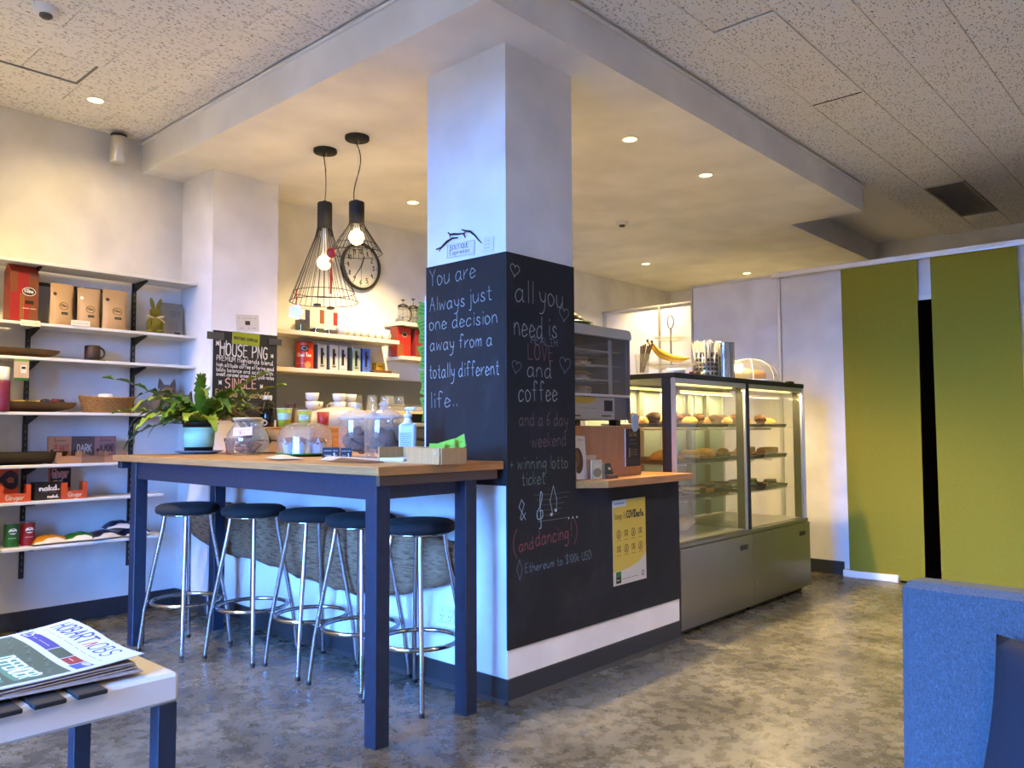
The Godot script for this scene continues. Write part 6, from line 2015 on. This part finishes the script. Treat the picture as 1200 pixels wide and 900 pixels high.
func bake(t: Node3D, kind: int, sd: int):
	# one cake, slice, tart, roll or sandwich
	var st := S()
	match kind:
		0:
			lathe(st, [Vector2(0, 0), Vector2(0.034, 0), Vector2(0.045, 0.024), Vector2(0.042, 0.026), Vector2(0.036, 0.018), Vector2(0, 0.018)], 18)
			obj("pastry_shell", st, M.gold, t)
			st = S()
			blob(st, Vector3(0, 0.02, 0), Vector3(0.034, 0.01, 0.034), sd, 0.2)
			obj("filling", st, M.custard, t)
		1:
			blob(st, Vector3(0, 0.03, 0), Vector3(0.065, 0.03, 0.034), sd, 0.2, roty(sd * 23.0))
			obj("roll", st, M.gold, t)
			st = S()
			blob(st, Vector3(0, 0.045, 0), Vector3(0.05, 0.016, 0.024), sd + 1, 0.3, roty(sd * 23.0))
			obj("glaze", st, M.custard, t)
		2:
			lathe(st, [Vector2(0, 0), Vector2(0.026, 0), Vector2(0.036, 0.05), Vector2(0, 0.05)], 14)
			obj("paper_case", st, M.brown_cake, t)
			st = S()
			blob(st, Vector3(0, 0.055, 0), Vector3(0.044, 0.03, 0.044), sd, 0.25)
			obj("crown", st, M.berry if sd % 2 else M.brown_cake, t)
		3:
			prism(st, [Vector2(-0.05, 0), Vector2(0.05, 0), Vector2(0.0, 0.09)], 0.016, Transform3D(Basis(Vector3(1, 0, 0), Vector3(0, 0, -1), Vector3(0, 1, 0)), Vector3(0, 0, 0.04)))
			prism(st, [Vector2(-0.05, 0), Vector2(0.05, 0), Vector2(0.0, 0.09)], 0.014, Transform3D(Basis(Vector3(1, 0, 0), Vector3(0, 0, -1), Vector3(0, 1, 0)), Vector3(0, 0.032, 0.04)))
			obj("bread", st, M.cream_cake, t)
			st = S()
			prism(st, [Vector2(-0.053, -0.003), Vector2(0.053, -0.003), Vector2(0.0, 0.092)], 0.016, Transform3D(Basis(Vector3(1, 0, 0), Vector3(0, 0, -1), Vector3(0, 1, 0)), Vector3(0, 0.016, 0.04)))
			obj("filling", st, M.leaf, t)
		4:
			lathe(st, [Vector2(0, 0), Vector2(0.06, 0), Vector2(0.062, 0.05), Vector2(0.055, 0.056), Vector2(0, 0.056)], 24)
			obj("sponge", st, M.cream_cake, t)
			st = S()
			lathe(st, [Vector2(0.063, 0.034), Vector2(0.064, 0.055), Vector2(0.052, 0.062), Vector2(0, 0.062)], 24)
			obj("icing", st, M.custard, t)
		_:
			box(st, Vector3(0, 0.018, 0), Vector3(0.085, 0.036, 0.05), 0.004)
			obj("slice", st, M.brown_cake if sd % 2 else M.cream_cake, t)
			st = S()
			box(st, Vector3(0, 0.041, 0), Vector3(0.087, 0.01, 0.052), 0.003)
			obj("icing", st, M.gold if sd % 2 else M.berry, t)

func build_cabinets():
	M.gold = grain([Color(0.62, 0.38, 0.14), Color(0.78, 0.56, 0.26)], Vector3.ONE * 15, 0.6, 0.05, 97)
	M.custard = mat(Color(0.72, 0.58, 0.26), 0.45)
	M.brown_cake = grain([Color(0.22, 0.12, 0.06), Color(0.34, 0.20, 0.10)], Vector3.ONE * 15, 0.8, 0.05, 98)
	M.berry = mat(Color(0.40, 0.16, 0.11), 0.6)
	M.cream_cake = mat(Color(0.74, 0.68, 0.54), 0.7)
	M.leaf = mat(Color(0.30, 0.38, 0.12), 0.6)
	M.tray = mat(Color(0.05, 0.05, 0.04), 0.35)
	var back := mat(Color(0.46, 0.54, 0.54), 0.35)
	for i in 2:
		var x0: float = [1.472, 2.412][i]
		var x1: float = [2.408, 3.338][i]
		var who: String = ["left", "right"][i]
		var t := thing("cake_cabinet", "%s glass cake cabinet on a stainless steel base" % who, "display cabinet", Vector3((x0 + x1) / 2, 0, 0), 0, "refrigerated glass cake cabinets")
		var w := x1 - x0
		var h := w / 2
		part("plinth", -h + 0.03, h - 0.03, 0.0, 0.05, -0.66, -0.06, M.black, t)
		part("base_body", -h, h, 0.05, 0.50, -0.72, -0.012, mat(Color(0.12, 0.12, 0.12), 0.5), t)
		part("base_front", -h + 0.002, h - 0.002, 0.04, 0.505, -0.012, 0.0, M.steel, t, 0.002)
		part("sill", -h, h, 0.505, 0.53, -0.72, -0.012, M.steel, t, 0.003)
		var bd := bx("badge", Vector3(h - 0.14, 0.43, 0.0015), Vector3(0.10, 0.03, 0.003), M.black, t)
		bx("badge_mark", Vector3(0.035, 0, 0.002), Vector3(0.028, 0.028, 0.002), mat(Color(0.03, 0.22, 0.22), 0.4), bd)
		bd.get_child(0).position = Vector3(h - 0.14, 0.43, 0.0015)
		# glass box
		part("front_glass", -h + 0.02, h - 0.02, 0.53, 1.50, -0.036, -0.03, M.glass, t)
		for s in [-1, 1]: part("side_glass", s * h - 0.004 - 0.006 * s, s * h + 0.004 - 0.006 * s, 0.53, 1.50, -0.68, -0.05, M.glass, t)
		part("top", -h, h, 1.50, 1.532, -0.72, -0.02, M.black, t, 0.003)
		part("top_rail", -h + 0.02, h - 0.02, 1.47, 1.50, -0.05, -0.026, M.alu, t, 0.002)
		for s in [-1, 1]:
			var pm: Material = M.black if (i == 0) == (s > 0) else M.alu
			part("front_post", min(s * h, s * (h - 0.014)), max(s * h, s * (h - 0.014)), 0.53, 1.50, -0.05, -0.02, pm, t, 0.003)
			part("glazing_bead", min(s * (h - 0.0145), s * (h - 0.026)), max(s * (h - 0.0145), s * (h - 0.026)), 0.53, 1.50, -0.046, -0.028, M.alu, t, 0.002)
			part("side_band", s * h - 0.003 if s > 0 else -h, h if s > 0 else -h + 0.003, 0.53, 1.50, -0.11, -0.05, M.black, t)
			part("back_post", min(s * h, s * (h - 0.03)), max(s * h, s * (h - 0.03)), 0.53, 1.50, -0.72, -0.68, M.alu, t, 0.003)
			part("upright", min(s * (h - 0.30), s * (h - 0.345)), max(s * (h - 0.30), s * (h - 0.345)), 0.54, 1.48, -0.672, -0.65, mat(Color(0.32, 0.33, 0.30), 0.45), t)
		for s in 2: part("back_door", -h + 0.03 + s * (h - 0.03), s * (h - 0.03), 0.54, 1.50, -0.70 + 0.01 * s, -0.694 + 0.01 * s, back, t)
		part("floor_pan", -h + 0.03, h - 0.03, 0.53, 0.535, -0.66, -0.06, M.alu, t)
		# lamp tubes under the top
		for z in [-0.10, -0.58]:
			var st := S()
			tube(st, [Vector3(-h + 0.08, 1.472, z), Vector3(h - 0.08, 1.472, z)], 0.008, 8)
			obj("lamp_tube", st, M.strip, t)
			var l := AreaLight3D.new()
			l.name = "tube_light"
			t.add_child(l, true)
			l.area_size = Vector2(w - 0.16, 0.02)
			l.position = Vector3(0, 1.458, z)
			l.rotation.x = -PI / 2
			l.light_color = Color(1.0, 0.86, 0.58)
			l.light_energy = 2.2
			l.area_range = 8.0
			l.shadow_enabled = true
		for k in 3:
			var ty: float = [0.78, 1.005, 1.225][k]
			var sh := part("glass_shelf", -h + 0.03, h - 0.03, ty - 0.022, ty - 0.016, -0.64, -0.10, M.glass, t)
			for s in [-1, 1]: part("shelf_arm", s * (h - 0.32) - 0.006, s * (h - 0.32) + 0.006, ty - 0.035, ty - 0.022, -0.65, -0.14, M.alu, t)
			for s in 2:
				var tx0 := -h + 0.06 + s * (h - 0.05)
				var tx1 := tx0 + h - 0.09
				var tr := thing("bakery_tray", "dark tray on %s shelf, %s side of %s cake cabinet" % [["lower", "middle", "upper"][k], ["left", "right"][s], who], "tray", t.position + Vector3((tx0 + tx1) / 2, ty - 0.0155, -0.36), 0, "dark bakery trays")
				var hw := (tx1 - tx0) / 2
				bx("base", Vector3(0, 0.004, 0), Vector3(hw * 2, 0.008, 0.44), M.tray, tr)
				for e in [-1, 1]:
					bx("long_lip", Vector3(0, 0.012, 0.222 * e), Vector3(hw * 2 + 0.02, 0.024, 0.006), M.tray, tr, 0.0, rotx(25.0 * e))
					bx("short_lip", Vector3((hw + 0.003) * e, 0.012, 0), Vector3(0.006, 0.024, 0.44), M.tray, tr, 0.0, rotz(-25.0 * e))
				var rg := RandomNumberGenerator.new()
				rg.seed = i * 100 + k * 10 + s
				for r in 2:
					for c in 3:
						if rg.randf() < 0.12: continue
						var kind: int = [[0, 3, 5], [1, 4, 0], [2, 1, 2]][k][(c + s + i) % 3]
						var nm: String = ["custard_tart", "glazed_roll", "muffin", "sandwich", "iced_cake", "cake_slice"][kind]
						var b := thing(nm, "%s on %s shelf, %s side of %s cake cabinet" % [["golden custard tart", "glazed bread roll", "domed muffin", "triangle sandwich", "round iced cake", "iced cake slice"][kind], ["lower", "middle", "upper"][k], ["left", "right"][s], who], ["tart", "roll", "muffin", "sandwich", "cake", "slice"][kind], tr.position + Vector3(-hw + 0.07 + c * (hw * 2 - 0.14) / 2.0, 0.0085, 0.12 - r * 0.17 + rg.randf_range(-0.01, 0.01)), rg.randf_range(-25, 25), "%s on %s shelf of %s cabinet" % [nm.replace("_", " "), ["lower", "middle", "upper"][k], who])
						bake(b, kind, rg.randi() % 50)
		# floor pan goods in the left cabinet
		if i == 0:
			for c in 4:
				var b := thing("bread_parcel", "%s pale bread parcel on the floor of left cake cabinet" % ["leftmost", "second", "third", "rightmost"][c], "bread", t.position + Vector3(-0.25 + 0.17 * c, 0.535, -0.32 - 0.06 * (c % 2)), 15.0 * c, "wrapped bread in left cabinet")
				var st := S()
				blob(st, Vector3(0, 0.045, 0), Vector3(0.075, 0.045, 0.055), 60 + c, 0.3)
				obj("loaf", st, M.cream_cake, b)
	cabinet_top()

func cabinet_top():
	var y := 1.5325
	var st := S()
	# tumbler of spoons
	var t := thing("spoon_glass", "glass tumbler holding dark spoons at cabinet corner", "glass", Vector3(1.50, y, -0.26))
	jar_glass("glass_body", [Vector2(0, 0), Vector2(0.036, 0), Vector2(0.046, 0.12), Vector2(0.043, 0.12), Vector2(0.034, 0.008), Vector2(0, 0.008)], t)
	for k in 6:
		st = S()
		tube(st, [Vector3(-0.01, 0.01, 0.005 * k - 0.01), Vector3(0.035 + 0.006 * k, 0.175 + 0.006 * (k % 3), 0.012 * k - 0.03)], [0.003, 0.006], 6)
		obj("spoon", st, mat(Color(0.20, 0.15, 0.12), 0.4), t)
	# tiered stand with banana
	t = thing("tiered_stand", "two-tier glass cake stand with ring handle on cabinet", "cake stand", Vector3(1.80, y, -0.24))
	jar_glass("lower_plate", [Vector2(0, 0.05), Vector2(0.10, 0.05), Vector2(0.19, 0.078), Vector2(0.19, 0.082), Vector2(0.1, 0.056), Vector2(0, 0.056)], t, M.plastic_clear)
	jar_glass("upper_plate", [Vector2(0, 0.222), Vector2(0.06, 0.222), Vector2(0.115, 0.242), Vector2(0.115, 0.246), Vector2(0.06, 0.228), Vector2(0, 0.228)], t, M.plastic_clear)
	st = S()
	lathe(st, [Vector2(0.055, 0), Vector2(0.055, 0.006), Vector2(0.008, 0.02), Vector2(0.006, 0.05), Vector2(0.006, 0.30), Vector2(0, 0.305)], 16)
	obj("stem", st, M.chrome, t)
	st = S()
	var rr := []
	for k in 24: rr.append(Vector3(cos(TAU * k / 24) * 0.026 * 0.75, 0.345 + sin(TAU * k / 24) * 0.042, sin(0.0)).rotated(Vector3.UP, deg_to_rad(-42)))
	tube(st, rr, 0.005, 7, true)
	obj("ring_handle", st, M.chrome, t)
	for q in [[0.0, 0.0, 0.0, "front ripe yellow banana on the tiered stand"], [0.03, 0.012, -0.05, "rear ripe yellow banana on the tiered stand"]]:
		t = thing("banana", q[3], "banana", Vector3(1.70 + q[0], y + 0.062 + q[1], -0.22 + q[2]), 0)
		st = S()
		var pts := []
		var rad := []
		for k in 15:
			var f := k / 14.0
			var along := -0.115 + 0.27 * f + 0.03 * (1 - f) * (1 - f)
			pts.append(Vector3(along * 0.75, 0.03 + 0.11 * pow(1.0 - f, 2.6) + 0.018 * pow(f, 4), along * 0.66))
			rad.append([0.007, 0.007, 0.009, 0.014, 0.019, 0.022, 0.023, 0.023, 0.023, 0.022, 0.021, 0.018, 0.014, 0.009, 0.005][k])
		tube(st, pts, rad, 6, false, 1)
		obj("peel", st, grain([Color(0.66, 0.47, 0.03), Color(0.76, 0.58, 0.06)], Vector3.ONE * 6, 0.5, 0.04, 99), t)
		st = S()
		tube(st, [pts[0] + Vector3(-0.004, 0.016, 0), pts[0]], 0.0072, 6)
		obj("stalk", st, mat(Color(0.20, 0.15, 0.05), 0.8), t)
	t = thing("sugar_bowl", "small white dish under the lower tier plate", "dish", Vector3(1.66, y, -0.12))
	jar_glass("bowl", [Vector2(0, 0), Vector2(0.05, 0), Vector2(0.058, 0.035), Vector2(0.054, 0.035), Vector2(0.046, 0.008), Vector2(0, 0.008)], t, M.ceramic)
	for k in 5:
		st = S()
		blob(st, Vector3(1.77 + 0.035 * k, y + 0.012, -0.08 - 0.02 * (k % 2)), Vector3(0.018, 0.012, 0.014), 70 + k, 0.3)
		tag(obj("wrapped_sweet", st, mat([Color(0.35, 0.10, 0.06), Color(0.7, 0.66, 0.55), Color(0.25, 0.14, 0.07)][k % 3], 0.35)), "small wrapped sweet under the tiered stand", "sweet", "sweets under the stand")
	# straws in a woven steel pot
	t = thing("straw_pot", "perforated steel pot crammed with white straws", "straw pot", Vector3(2.12, y, -0.17))
	jar_glass("pot", [Vector2(0, 0), Vector2(0.072, 0), Vector2(0.074, 0.004), Vector2(0.074, 0.165), Vector2(0.069, 0.165), Vector2(0.069, 0.01), Vector2(0, 0.01)], t, M.chrome)
	for r in 5:
		for k in 18:
			if k % 2 == 1 and r % 2 == 1 and false: continue
			st = S()
			var a := TAU * k / 18
			box(st, Vector3(cos(a) * 0.0742, 0.025 + r * 0.03, -sin(a) * 0.0742), Vector3(0.002, 0.018, 0.013), 0.0, Basis(Vector3.UP, a))
			obj("perforation", st, M.black, t)
	var rg := RandomNumberGenerator.new()
	rg.seed = 8
	for k in 60:
		st = S()
		var a := rg.randf() * TAU
		var r := sqrt(rg.randf()) * 0.06
		tube(st, [Vector3(cos(a) * r, 0.012, sin(a) * r), Vector3(cos(a) * r * 1.5, 0.215 + rg.randf() * 0.035, sin(a) * r * 1.5)], 0.0055, 5)
		obj("straw", st, mat(Color(0.80, 0.78, 0.72), 0.5) if k == 0 else t.get_child(t.get_child_count() - 1).material_override, t)
	# steel canister
	t = thing("steel_canister", "tall ribbed stainless steel canister beside the straws", "canister", Vector3(2.34, y, -0.17))
	st = S()
	var flute := []
	for k in 48: flute.append(Vector2(cos(TAU * k / 48), sin(TAU * k / 48)) * (0.082 if k % 2 else 0.079))
	prism(st, flute, 0.24, Transform3D(SLAB, Vector3(0, 0, 0)))
	obj("body", st, M.chrome, t)
	jar_glass("rim", [Vector2(0.078, 0.238), Vector2(0.084, 0.24), Vector2(0.084, 0.248), Vector2(0.07, 0.25), Vector2(0, 0.246)], t, M.chrome)
	# wrapped dome
	t = thing("food_cover", "clear domed food cover over bread on cabinet top", "food cover", Vector3(2.85, y, -0.22))
	st = S()
	for k in 1: lathe(st, [Vector2(0.30, 0.012), Vector2(0.29, 0.06), Vector2(0.245, 0.115), Vector2(0.16, 0.155), Vector2(0.06, 0.17), Vector2(0, 0.172)], 16, Transform3D(Basis().scaled(Vector3(1, 1, 0.62)), Vector3.ZERO), true)
	obj("mesh_dome", st, M.plastic_clear, t)
	for k in 8:
		st = S()
		var a := TAU * k / 8
		var pts := []
		for q in [Vector2(0.30, 0.012), Vector2(0.29, 0.06), Vector2(0.245, 0.115), Vector2(0.16, 0.155), Vector2(0.06, 0.17), Vector2(0.0, 0.173)]: pts.append(Vector3(cos(a) * q.x, q.y, sin(a) * q.x * 0.62))
		tube(st, pts, 0.003, 5)
		obj("rib", st, M.plastic_white, t)
	jar_glass("base_tray", [Vector2(0, 0), Vector2(0.31, 0), Vector2(0.315, 0.012), Vector2(0.3, 0.012), Vector2(0.29, 0.006), Vector2(0, 0.006)], t, M.plastic_white)
	t.get_child(t.get_child_count() - 1).scale = Vector3(1, 1, 0.64)
	for q in [[2.93, "large brown loaf under the domed food cover", 0.12], [2.74, "pale roll under the domed food cover", 0.08]]:
		st = S()
		blob(st, Vector3(q[0], y + 0.055, -0.22), Vector3(q[2], 0.048, 0.075), int(q[2] * 100), 0.2)
		tag(obj("bread_loaf", st, M.gold if q[2] > 0.1 else M.cream_cake), q[1], "bread")
	tag(bx("black_clip", Vector3(3.18, y + 0.008, -0.06), Vector3(0.09, 0.016, 0.03), M.black, null, 0.003), "small black clip at right end of cabinet top", "clip")

func build_doorway():
	# white panel partition with curtained doorway
	var st := S()
	wbox(st, 4.1, 4.14, 0, 2.53, -1.375, 0.2)
	wbox(st, 4.1, 4.14, 2.2, 2.53, 0.2, 1.12)
	wbox(st, 4.1, 4.14, 0, 2.53, 1.12, 4.5)
	struct("wall_partition", st, M.wall)
	wall("trim_5", 4.082, 4.1, 0, 2.53, -0.545, -0.515, M.alu, 0.003)
	wall("trim_6", 4.082, 4.145, 0, 2.53, -1.395, -1.375, M.alu, 0.003)
	wall("trim_7", 4.085, 4.145, 2.53, 2.548, -1.395, -0.53, M.alu, 0.003)
	wall("trim_8", 4.085, 4.1, 0, 2.21, 0.165, 0.205, M.trim, 0.003)
	wall("trim_9", 4.085, 4.1, 2.19, 2.23, 0.165, 1.16, M.trim, 0.003)
	wall("baseboard_partition", 4.088, 4.1, 0, 0.11, -1.375, -0.03, M.skirting, 0.003)
	wall("trim_10", 4.03, 4.1, 0, 0.055, -0.02, 0.40, M.trim, 0.004)
	st = S()
	wbox(st, 4.9, 4.94, 0, 2.53, -3.0, -1.2)
	struct("wall_kitchen_partition", st, M.wall)
	wall("trim_11", 4.882, 4.9, 0, 2.53, -2.255, -2.225, M.alu, 0.003)
	wall("trim_12", 4.882, 4.945, 2.53, 2.552, -3.0, -1.2, M.alu, 0.003)
	wall("trim_13", 4.885, 4.9, 0, 2.53, -2.98, -2.95, M.alu, 0.003)
	st = S()
	wbox(st, 4.14, 5.4, 2.40, 2.45, -0.5, 1.9)
	wbox(st, 5.4, 5.45, 0, 2.45, -0.5, 1.9)
	wbox(st, 4.14, 5.45, 0, 2.45, -0.55, -0.5)
	wbox(st, 4.14, 5.45, 0, 2.45, 1.9, 1.95)
	struct("wall_storeroom", st, mat(Color(0.30, 0.26, 0.22), 0.8))
	var t := thing("curtain_rail", "long white curtain rail along top of the partition", "curtain rail")
	part("track", 4.035, 4.085, 2.515, 2.55, -0.57, 4.45, M.trim, t, 0.004)
	part("lower_lip", 4.03, 4.045, 2.505, 2.518, -0.57, 4.45, M.alu, t, 0.002)
	for z in [-0.5, 0.3, 0.9, 1.25]: bx("bracket", Vector3(4.085, 2.535, z), Vector3(0.03, 0.045, 0.03), M.matte_black, t)
	var cu := [[0.022, 0.604, 0.030, 0.592, "olive green curtain panel, left of the doorway gap"], [0.698, 1.272, 0.708, 1.30, "olive green curtain panel, right of the doorway gap"]]
	for i in 2:
		t = thing("curtain", cu[i][4], "curtain", Vector3(4.052, 0.015, 0), 0, "olive green curtain panels")
		st = S()
		var c: Array = cu[i]
		var fn := func(u: float, v: float) -> Vector3:
			var z0 := lerpf(c[2], c[0], v)
			var z1 := lerpf(c[3], c[1], v)
			return Vector3(-0.004 - 0.012 * (1.0 - v) * sin(u * 7.0 + i * 2.0) - 0.003 * sin(u * 17.0 + v * 3.0) * (1.0 - 0.5 * v), 0.005 + v * 2.492 + 0.006 * sin(u * 5.0) * (1.0 - v), lerpf(z0, z1, u))
		sheet(st, fn, 26, 30, 0.004)
		obj("cloth", st, M.curtain, t)
		st = S()
		var hem := func(u: float, v: float) -> Vector3:
			var p: Vector3 = fn.call(u, v * 0.072)
			return p + Vector3(-0.0035, 0, 0)
		sheet(st, hem, 26, 2, 0.003)
		obj("hem", st, M.curtain, t)
		st = S()
		tube(st, [Vector3(0.0, 2.505, c[0] - 0.005), Vector3(0.0, 2.505, c[1] + 0.005)], 0.006, 6)
		obj("top_rod", st, M.alu, t)

func build_foreground():
	var t := thing("side_table", "low white side table with dark square legs", "table", Vector3(-1.735, 0, 0.556))
	var y := 0.637
	var white := mat(Color(0.80, 0.79, 0.77), 0.35)
	var st := S()
	box(st, Vector3(-0.36, y - 0.034, -0.28), Vector3(0.72, 0.068, 0.56), 0.008)
	obj("top", st, white, t)
	for q in [[-0.024, -0.026], [-0.024, -0.535], [-0.70, -0.026], [-0.70, -0.535]]:
		bx("leg", Vector3(q[0], (y - 0.068) / 2, q[1]), Vector3(0.044, y - 0.068, 0.044), M.navy_paint, t, 0.002)
	# black slatted mat under the papers, drooping over the front edge
	t = thing("slatted_mat", "black slatted mat under the newspapers on white table", "mat", Vector3(-1.735, y, 0.556))
	for k in 6:
		var x := -0.20 - 0.082 * k
		bx("slat", Vector3(x, 0.006, -0.245), Vector3(0.062, 0.01, 0.54), M.matte_black, t, 0.002, Basis(Vector3.RIGHT, deg_to_rad(1.0)))
	bx("cross_strip", Vector3(-0.40, 0.0125, -0.10), Vector3(0.48, 0.003, 0.03), M.black, t)
	bx("cross_strip", Vector3(-0.40, 0.0125, -0.42), Vector3(0.48, 0.003, 0.03), M.black, t)
	newspapers(y + 0.015)
	# blue sofa facing the windows
	t = thing("sofa", "blue woven fabric sofa at the lower right", "sofa", Vector3(-0.40, 0, 1.72))
	st = S()
	var fn := func(u: float, v: float) -> Vector3: return Vector3(0.015 - 0.05 * (1.0 - v), 0.30 + v * 0.50 - 0.0, lerpf(-0.03, 0.0, v) + u * 1.6)
	# back cushion: a rounded slab, slightly wider at its foot
	var cs := []
	var a := []
	box(st, Vector3(0.075, 0.545, 0.825), Vector3(0.15, 0.51, 1.60), 0.018, rotx(0.0) * rotz(-4))
	obj("backrest", st, M.sofa, t)
	st = S()
	box(st, Vector3(-0.24, 0.24, 0.83), Vector3(0.72, 0.16, 1.60), 0.03)
	obj("seat", st, M.sofa, t)
	bx("base", Vector3(-0.16, 0.12, 0.83), Vector3(0.80, 0.10, 1.60), M.sofa, t, 0.02)
	for q in [[-0.5, 0.1], [0.1, 0.1], [-0.5, 1.55], [0.1, 1.55]]: bx("foot", Vector3(q[0], 0.035, q[1]), Vector3(0.05, 0.07, 0.05), M.black, t, 0.004)
	t = thing("cushion", "dark navy square cushion leaning on the blue sofa", "cushion", Vector3(-0.50, 0.322, 2.16), 0)
	st = S()
	var cf := func(s: float) -> Callable:
		return func(u: float, v: float) -> Vector3:
			var k := pow(sin(PI * u) * sin(PI * v), 0.5)
			var px := (u - 0.5) * 0.42 * (1.0 - 0.06 * sin(PI * v))
			var py := (v - 0.5) * 0.42 * (1.0 - 0.06 * sin(PI * u))
			return Basis(Vector3.UP, deg_to_rad(-90)) * (rotx(-14) * (rotz(-6) * Vector3(px * s, py, s * 0.065 * k))) + Vector3(0, 0.17, 0)
	sheet(st, cf.call(1.0), 14, 14)
	sheet(st, cf.call(-1.0), 14, 14)
	obj("cover", st, M.navy_cloth, t)

func newspapers(y: float):
	# lower papers: pinkish folded stack
	var pinky := mat(Color(0.66, 0.59, 0.54), 0.85)
	var st := S()
	for k in 5:
		st = S()
		var kk := float(k)
		sheet(st, func(u: float, v: float) -> Vector3: return Vector3(-2.36 + (0.555 - 0.004 * kk) * v - 0.0, y + 0.0035 * kk + 0.004 * sin(v * 4.0 + kk) * u, 0.08 + (0.445 - 0.004 * kk + 0.006 * sin(kk * 2.0)) * u), 8, 8, 0.0025)
		tag(obj("newspaper", st, pinky), "%s folded newsprint sheet in the stack under the front page" % ["lowest", "second lowest", "middle", "second highest", "highest"][k], "newspaper", "lower newspapers in the stack")
	# front page: masthead toward +x, text runs along +z
	var im := pic(440, 560, Color(0.70, 0.71, 0.73))
	var ink := Color(0.10, 0.13, 0.38)
	write(im, "HOBART", 34, 62, 26, ink, 3.2, 0, 0, 1, 205)
	write(im, "OBS", 262, 62, 26, ink, 2.2, 0, 0, 1, 110)
	stroke(im, [Vector2(240, 60), Vector2(248, 30), Vector2(256, 60)], 3.0, Color(0.65, 0.22, 0.06))
	write(im, "-- ---- --- ----- -- --- ---- --", 34, 84, 6, Color(0.35, 0.36, 0.4), 1.0, 0, 0, 1, 370)
	im.fill_rect(Rect2i(24, 104, 190, 34), Color(0.13, 0.13, 0.42))
	write(im, "25", 34, 130, 14, Color(0.8, 0.8, 0.9), 1.8)
	write(im, "-- -----", 84, 128, 9, Color(0.6, 0.6, 0.8), 1.4, 0, 0, 1, 110)
	im.fill_rect(Rect2i(218, 104, 80, 34), Color(0.16, 0.24, 0.17))
	im.fill_rect(Rect2i(302, 104, 60, 34), Color(0.50, 0.06, 0.05))
	write(im, "---", 312, 126, 9, Color(0.8, 0.7, 0.7), 1.4)
	im.fill_rect(Rect2i(366, 104, 50, 40), Color(0.12, 0.24, 0.52))
	disc(im, 388, 112, 20, 8, Color(0.66, 0.60, 0.54))
	# photograph: woman in lilac before a hedge, headline boxes
	im.fill_rect(Rect2i(20, 156, 400, 380), Color(0.20, 0.28, 0.20))
	for k in 260:
		var g := 0.16 + 0.16 * ((k * 73) % 100) / 100.0
		disc(im, 24 + (k * 97) % 392, 160 + (k * 61) % 140, 5, 4, Color(g * 0.9, g * 1.25, g * 0.95))
	disc(im, 150, 400, 120, 130, Color(0.13, 0.11, 0.14))
	disc(im, 110, 330, 60, 66, Color(0.36, 0.30, 0.48))
	disc(im, 116, 296, 34, 52, Color(0.10, 0.06, 0.05))
	disc(im, 116, 304, 25, 36, Color(0.48, 0.30, 0.22))
	disc(im, 260, 470, 60, 22, Color(0.50, 0.32, 0.25))
	im.fill_rect(Rect2i(196, 206, 200, 62), Color(0.26, 0.46, 0.34))
	write(im, "DEFENDER", 206, 252, 24, Color(0.80, 0.82, 0.78), 3.4, 0, 0, 1, 186)
	im.fill_rect(Rect2i(226, 284, 160, 60), Color(0.26, 0.46, 0.34))
	write(im, "MAKER", 240, 330, 24, Color(0.80, 0.82, 0.78), 3.4, 0, 0, 1, 130)
	var t := thing("newspaper", "top newspaper with masthead and green headline boxes, corner curled", "newspaper", Vector3(-2.33, y + 0.022, 0.05))
	st = S()
	var fn := func(u: float, v: float) -> Vector3:
		# u along +z (reading direction), v along +x (up the page)
		var lift := 0.016 * pow(max(0.0, v - 0.55) / 0.45, 2.0) * (1.2 - u) + 0.01 * pow(max(0.0, u + v - 1.5) / 0.5, 2.0)
		return Vector3(0.53 * v, lift + 0.004 * sin(u * 6.0), 0.465 * u )
	sheet(st, fn, 20, 22, 0.002)
	obj("front_page", st, print_mat(im, 0.75), t)
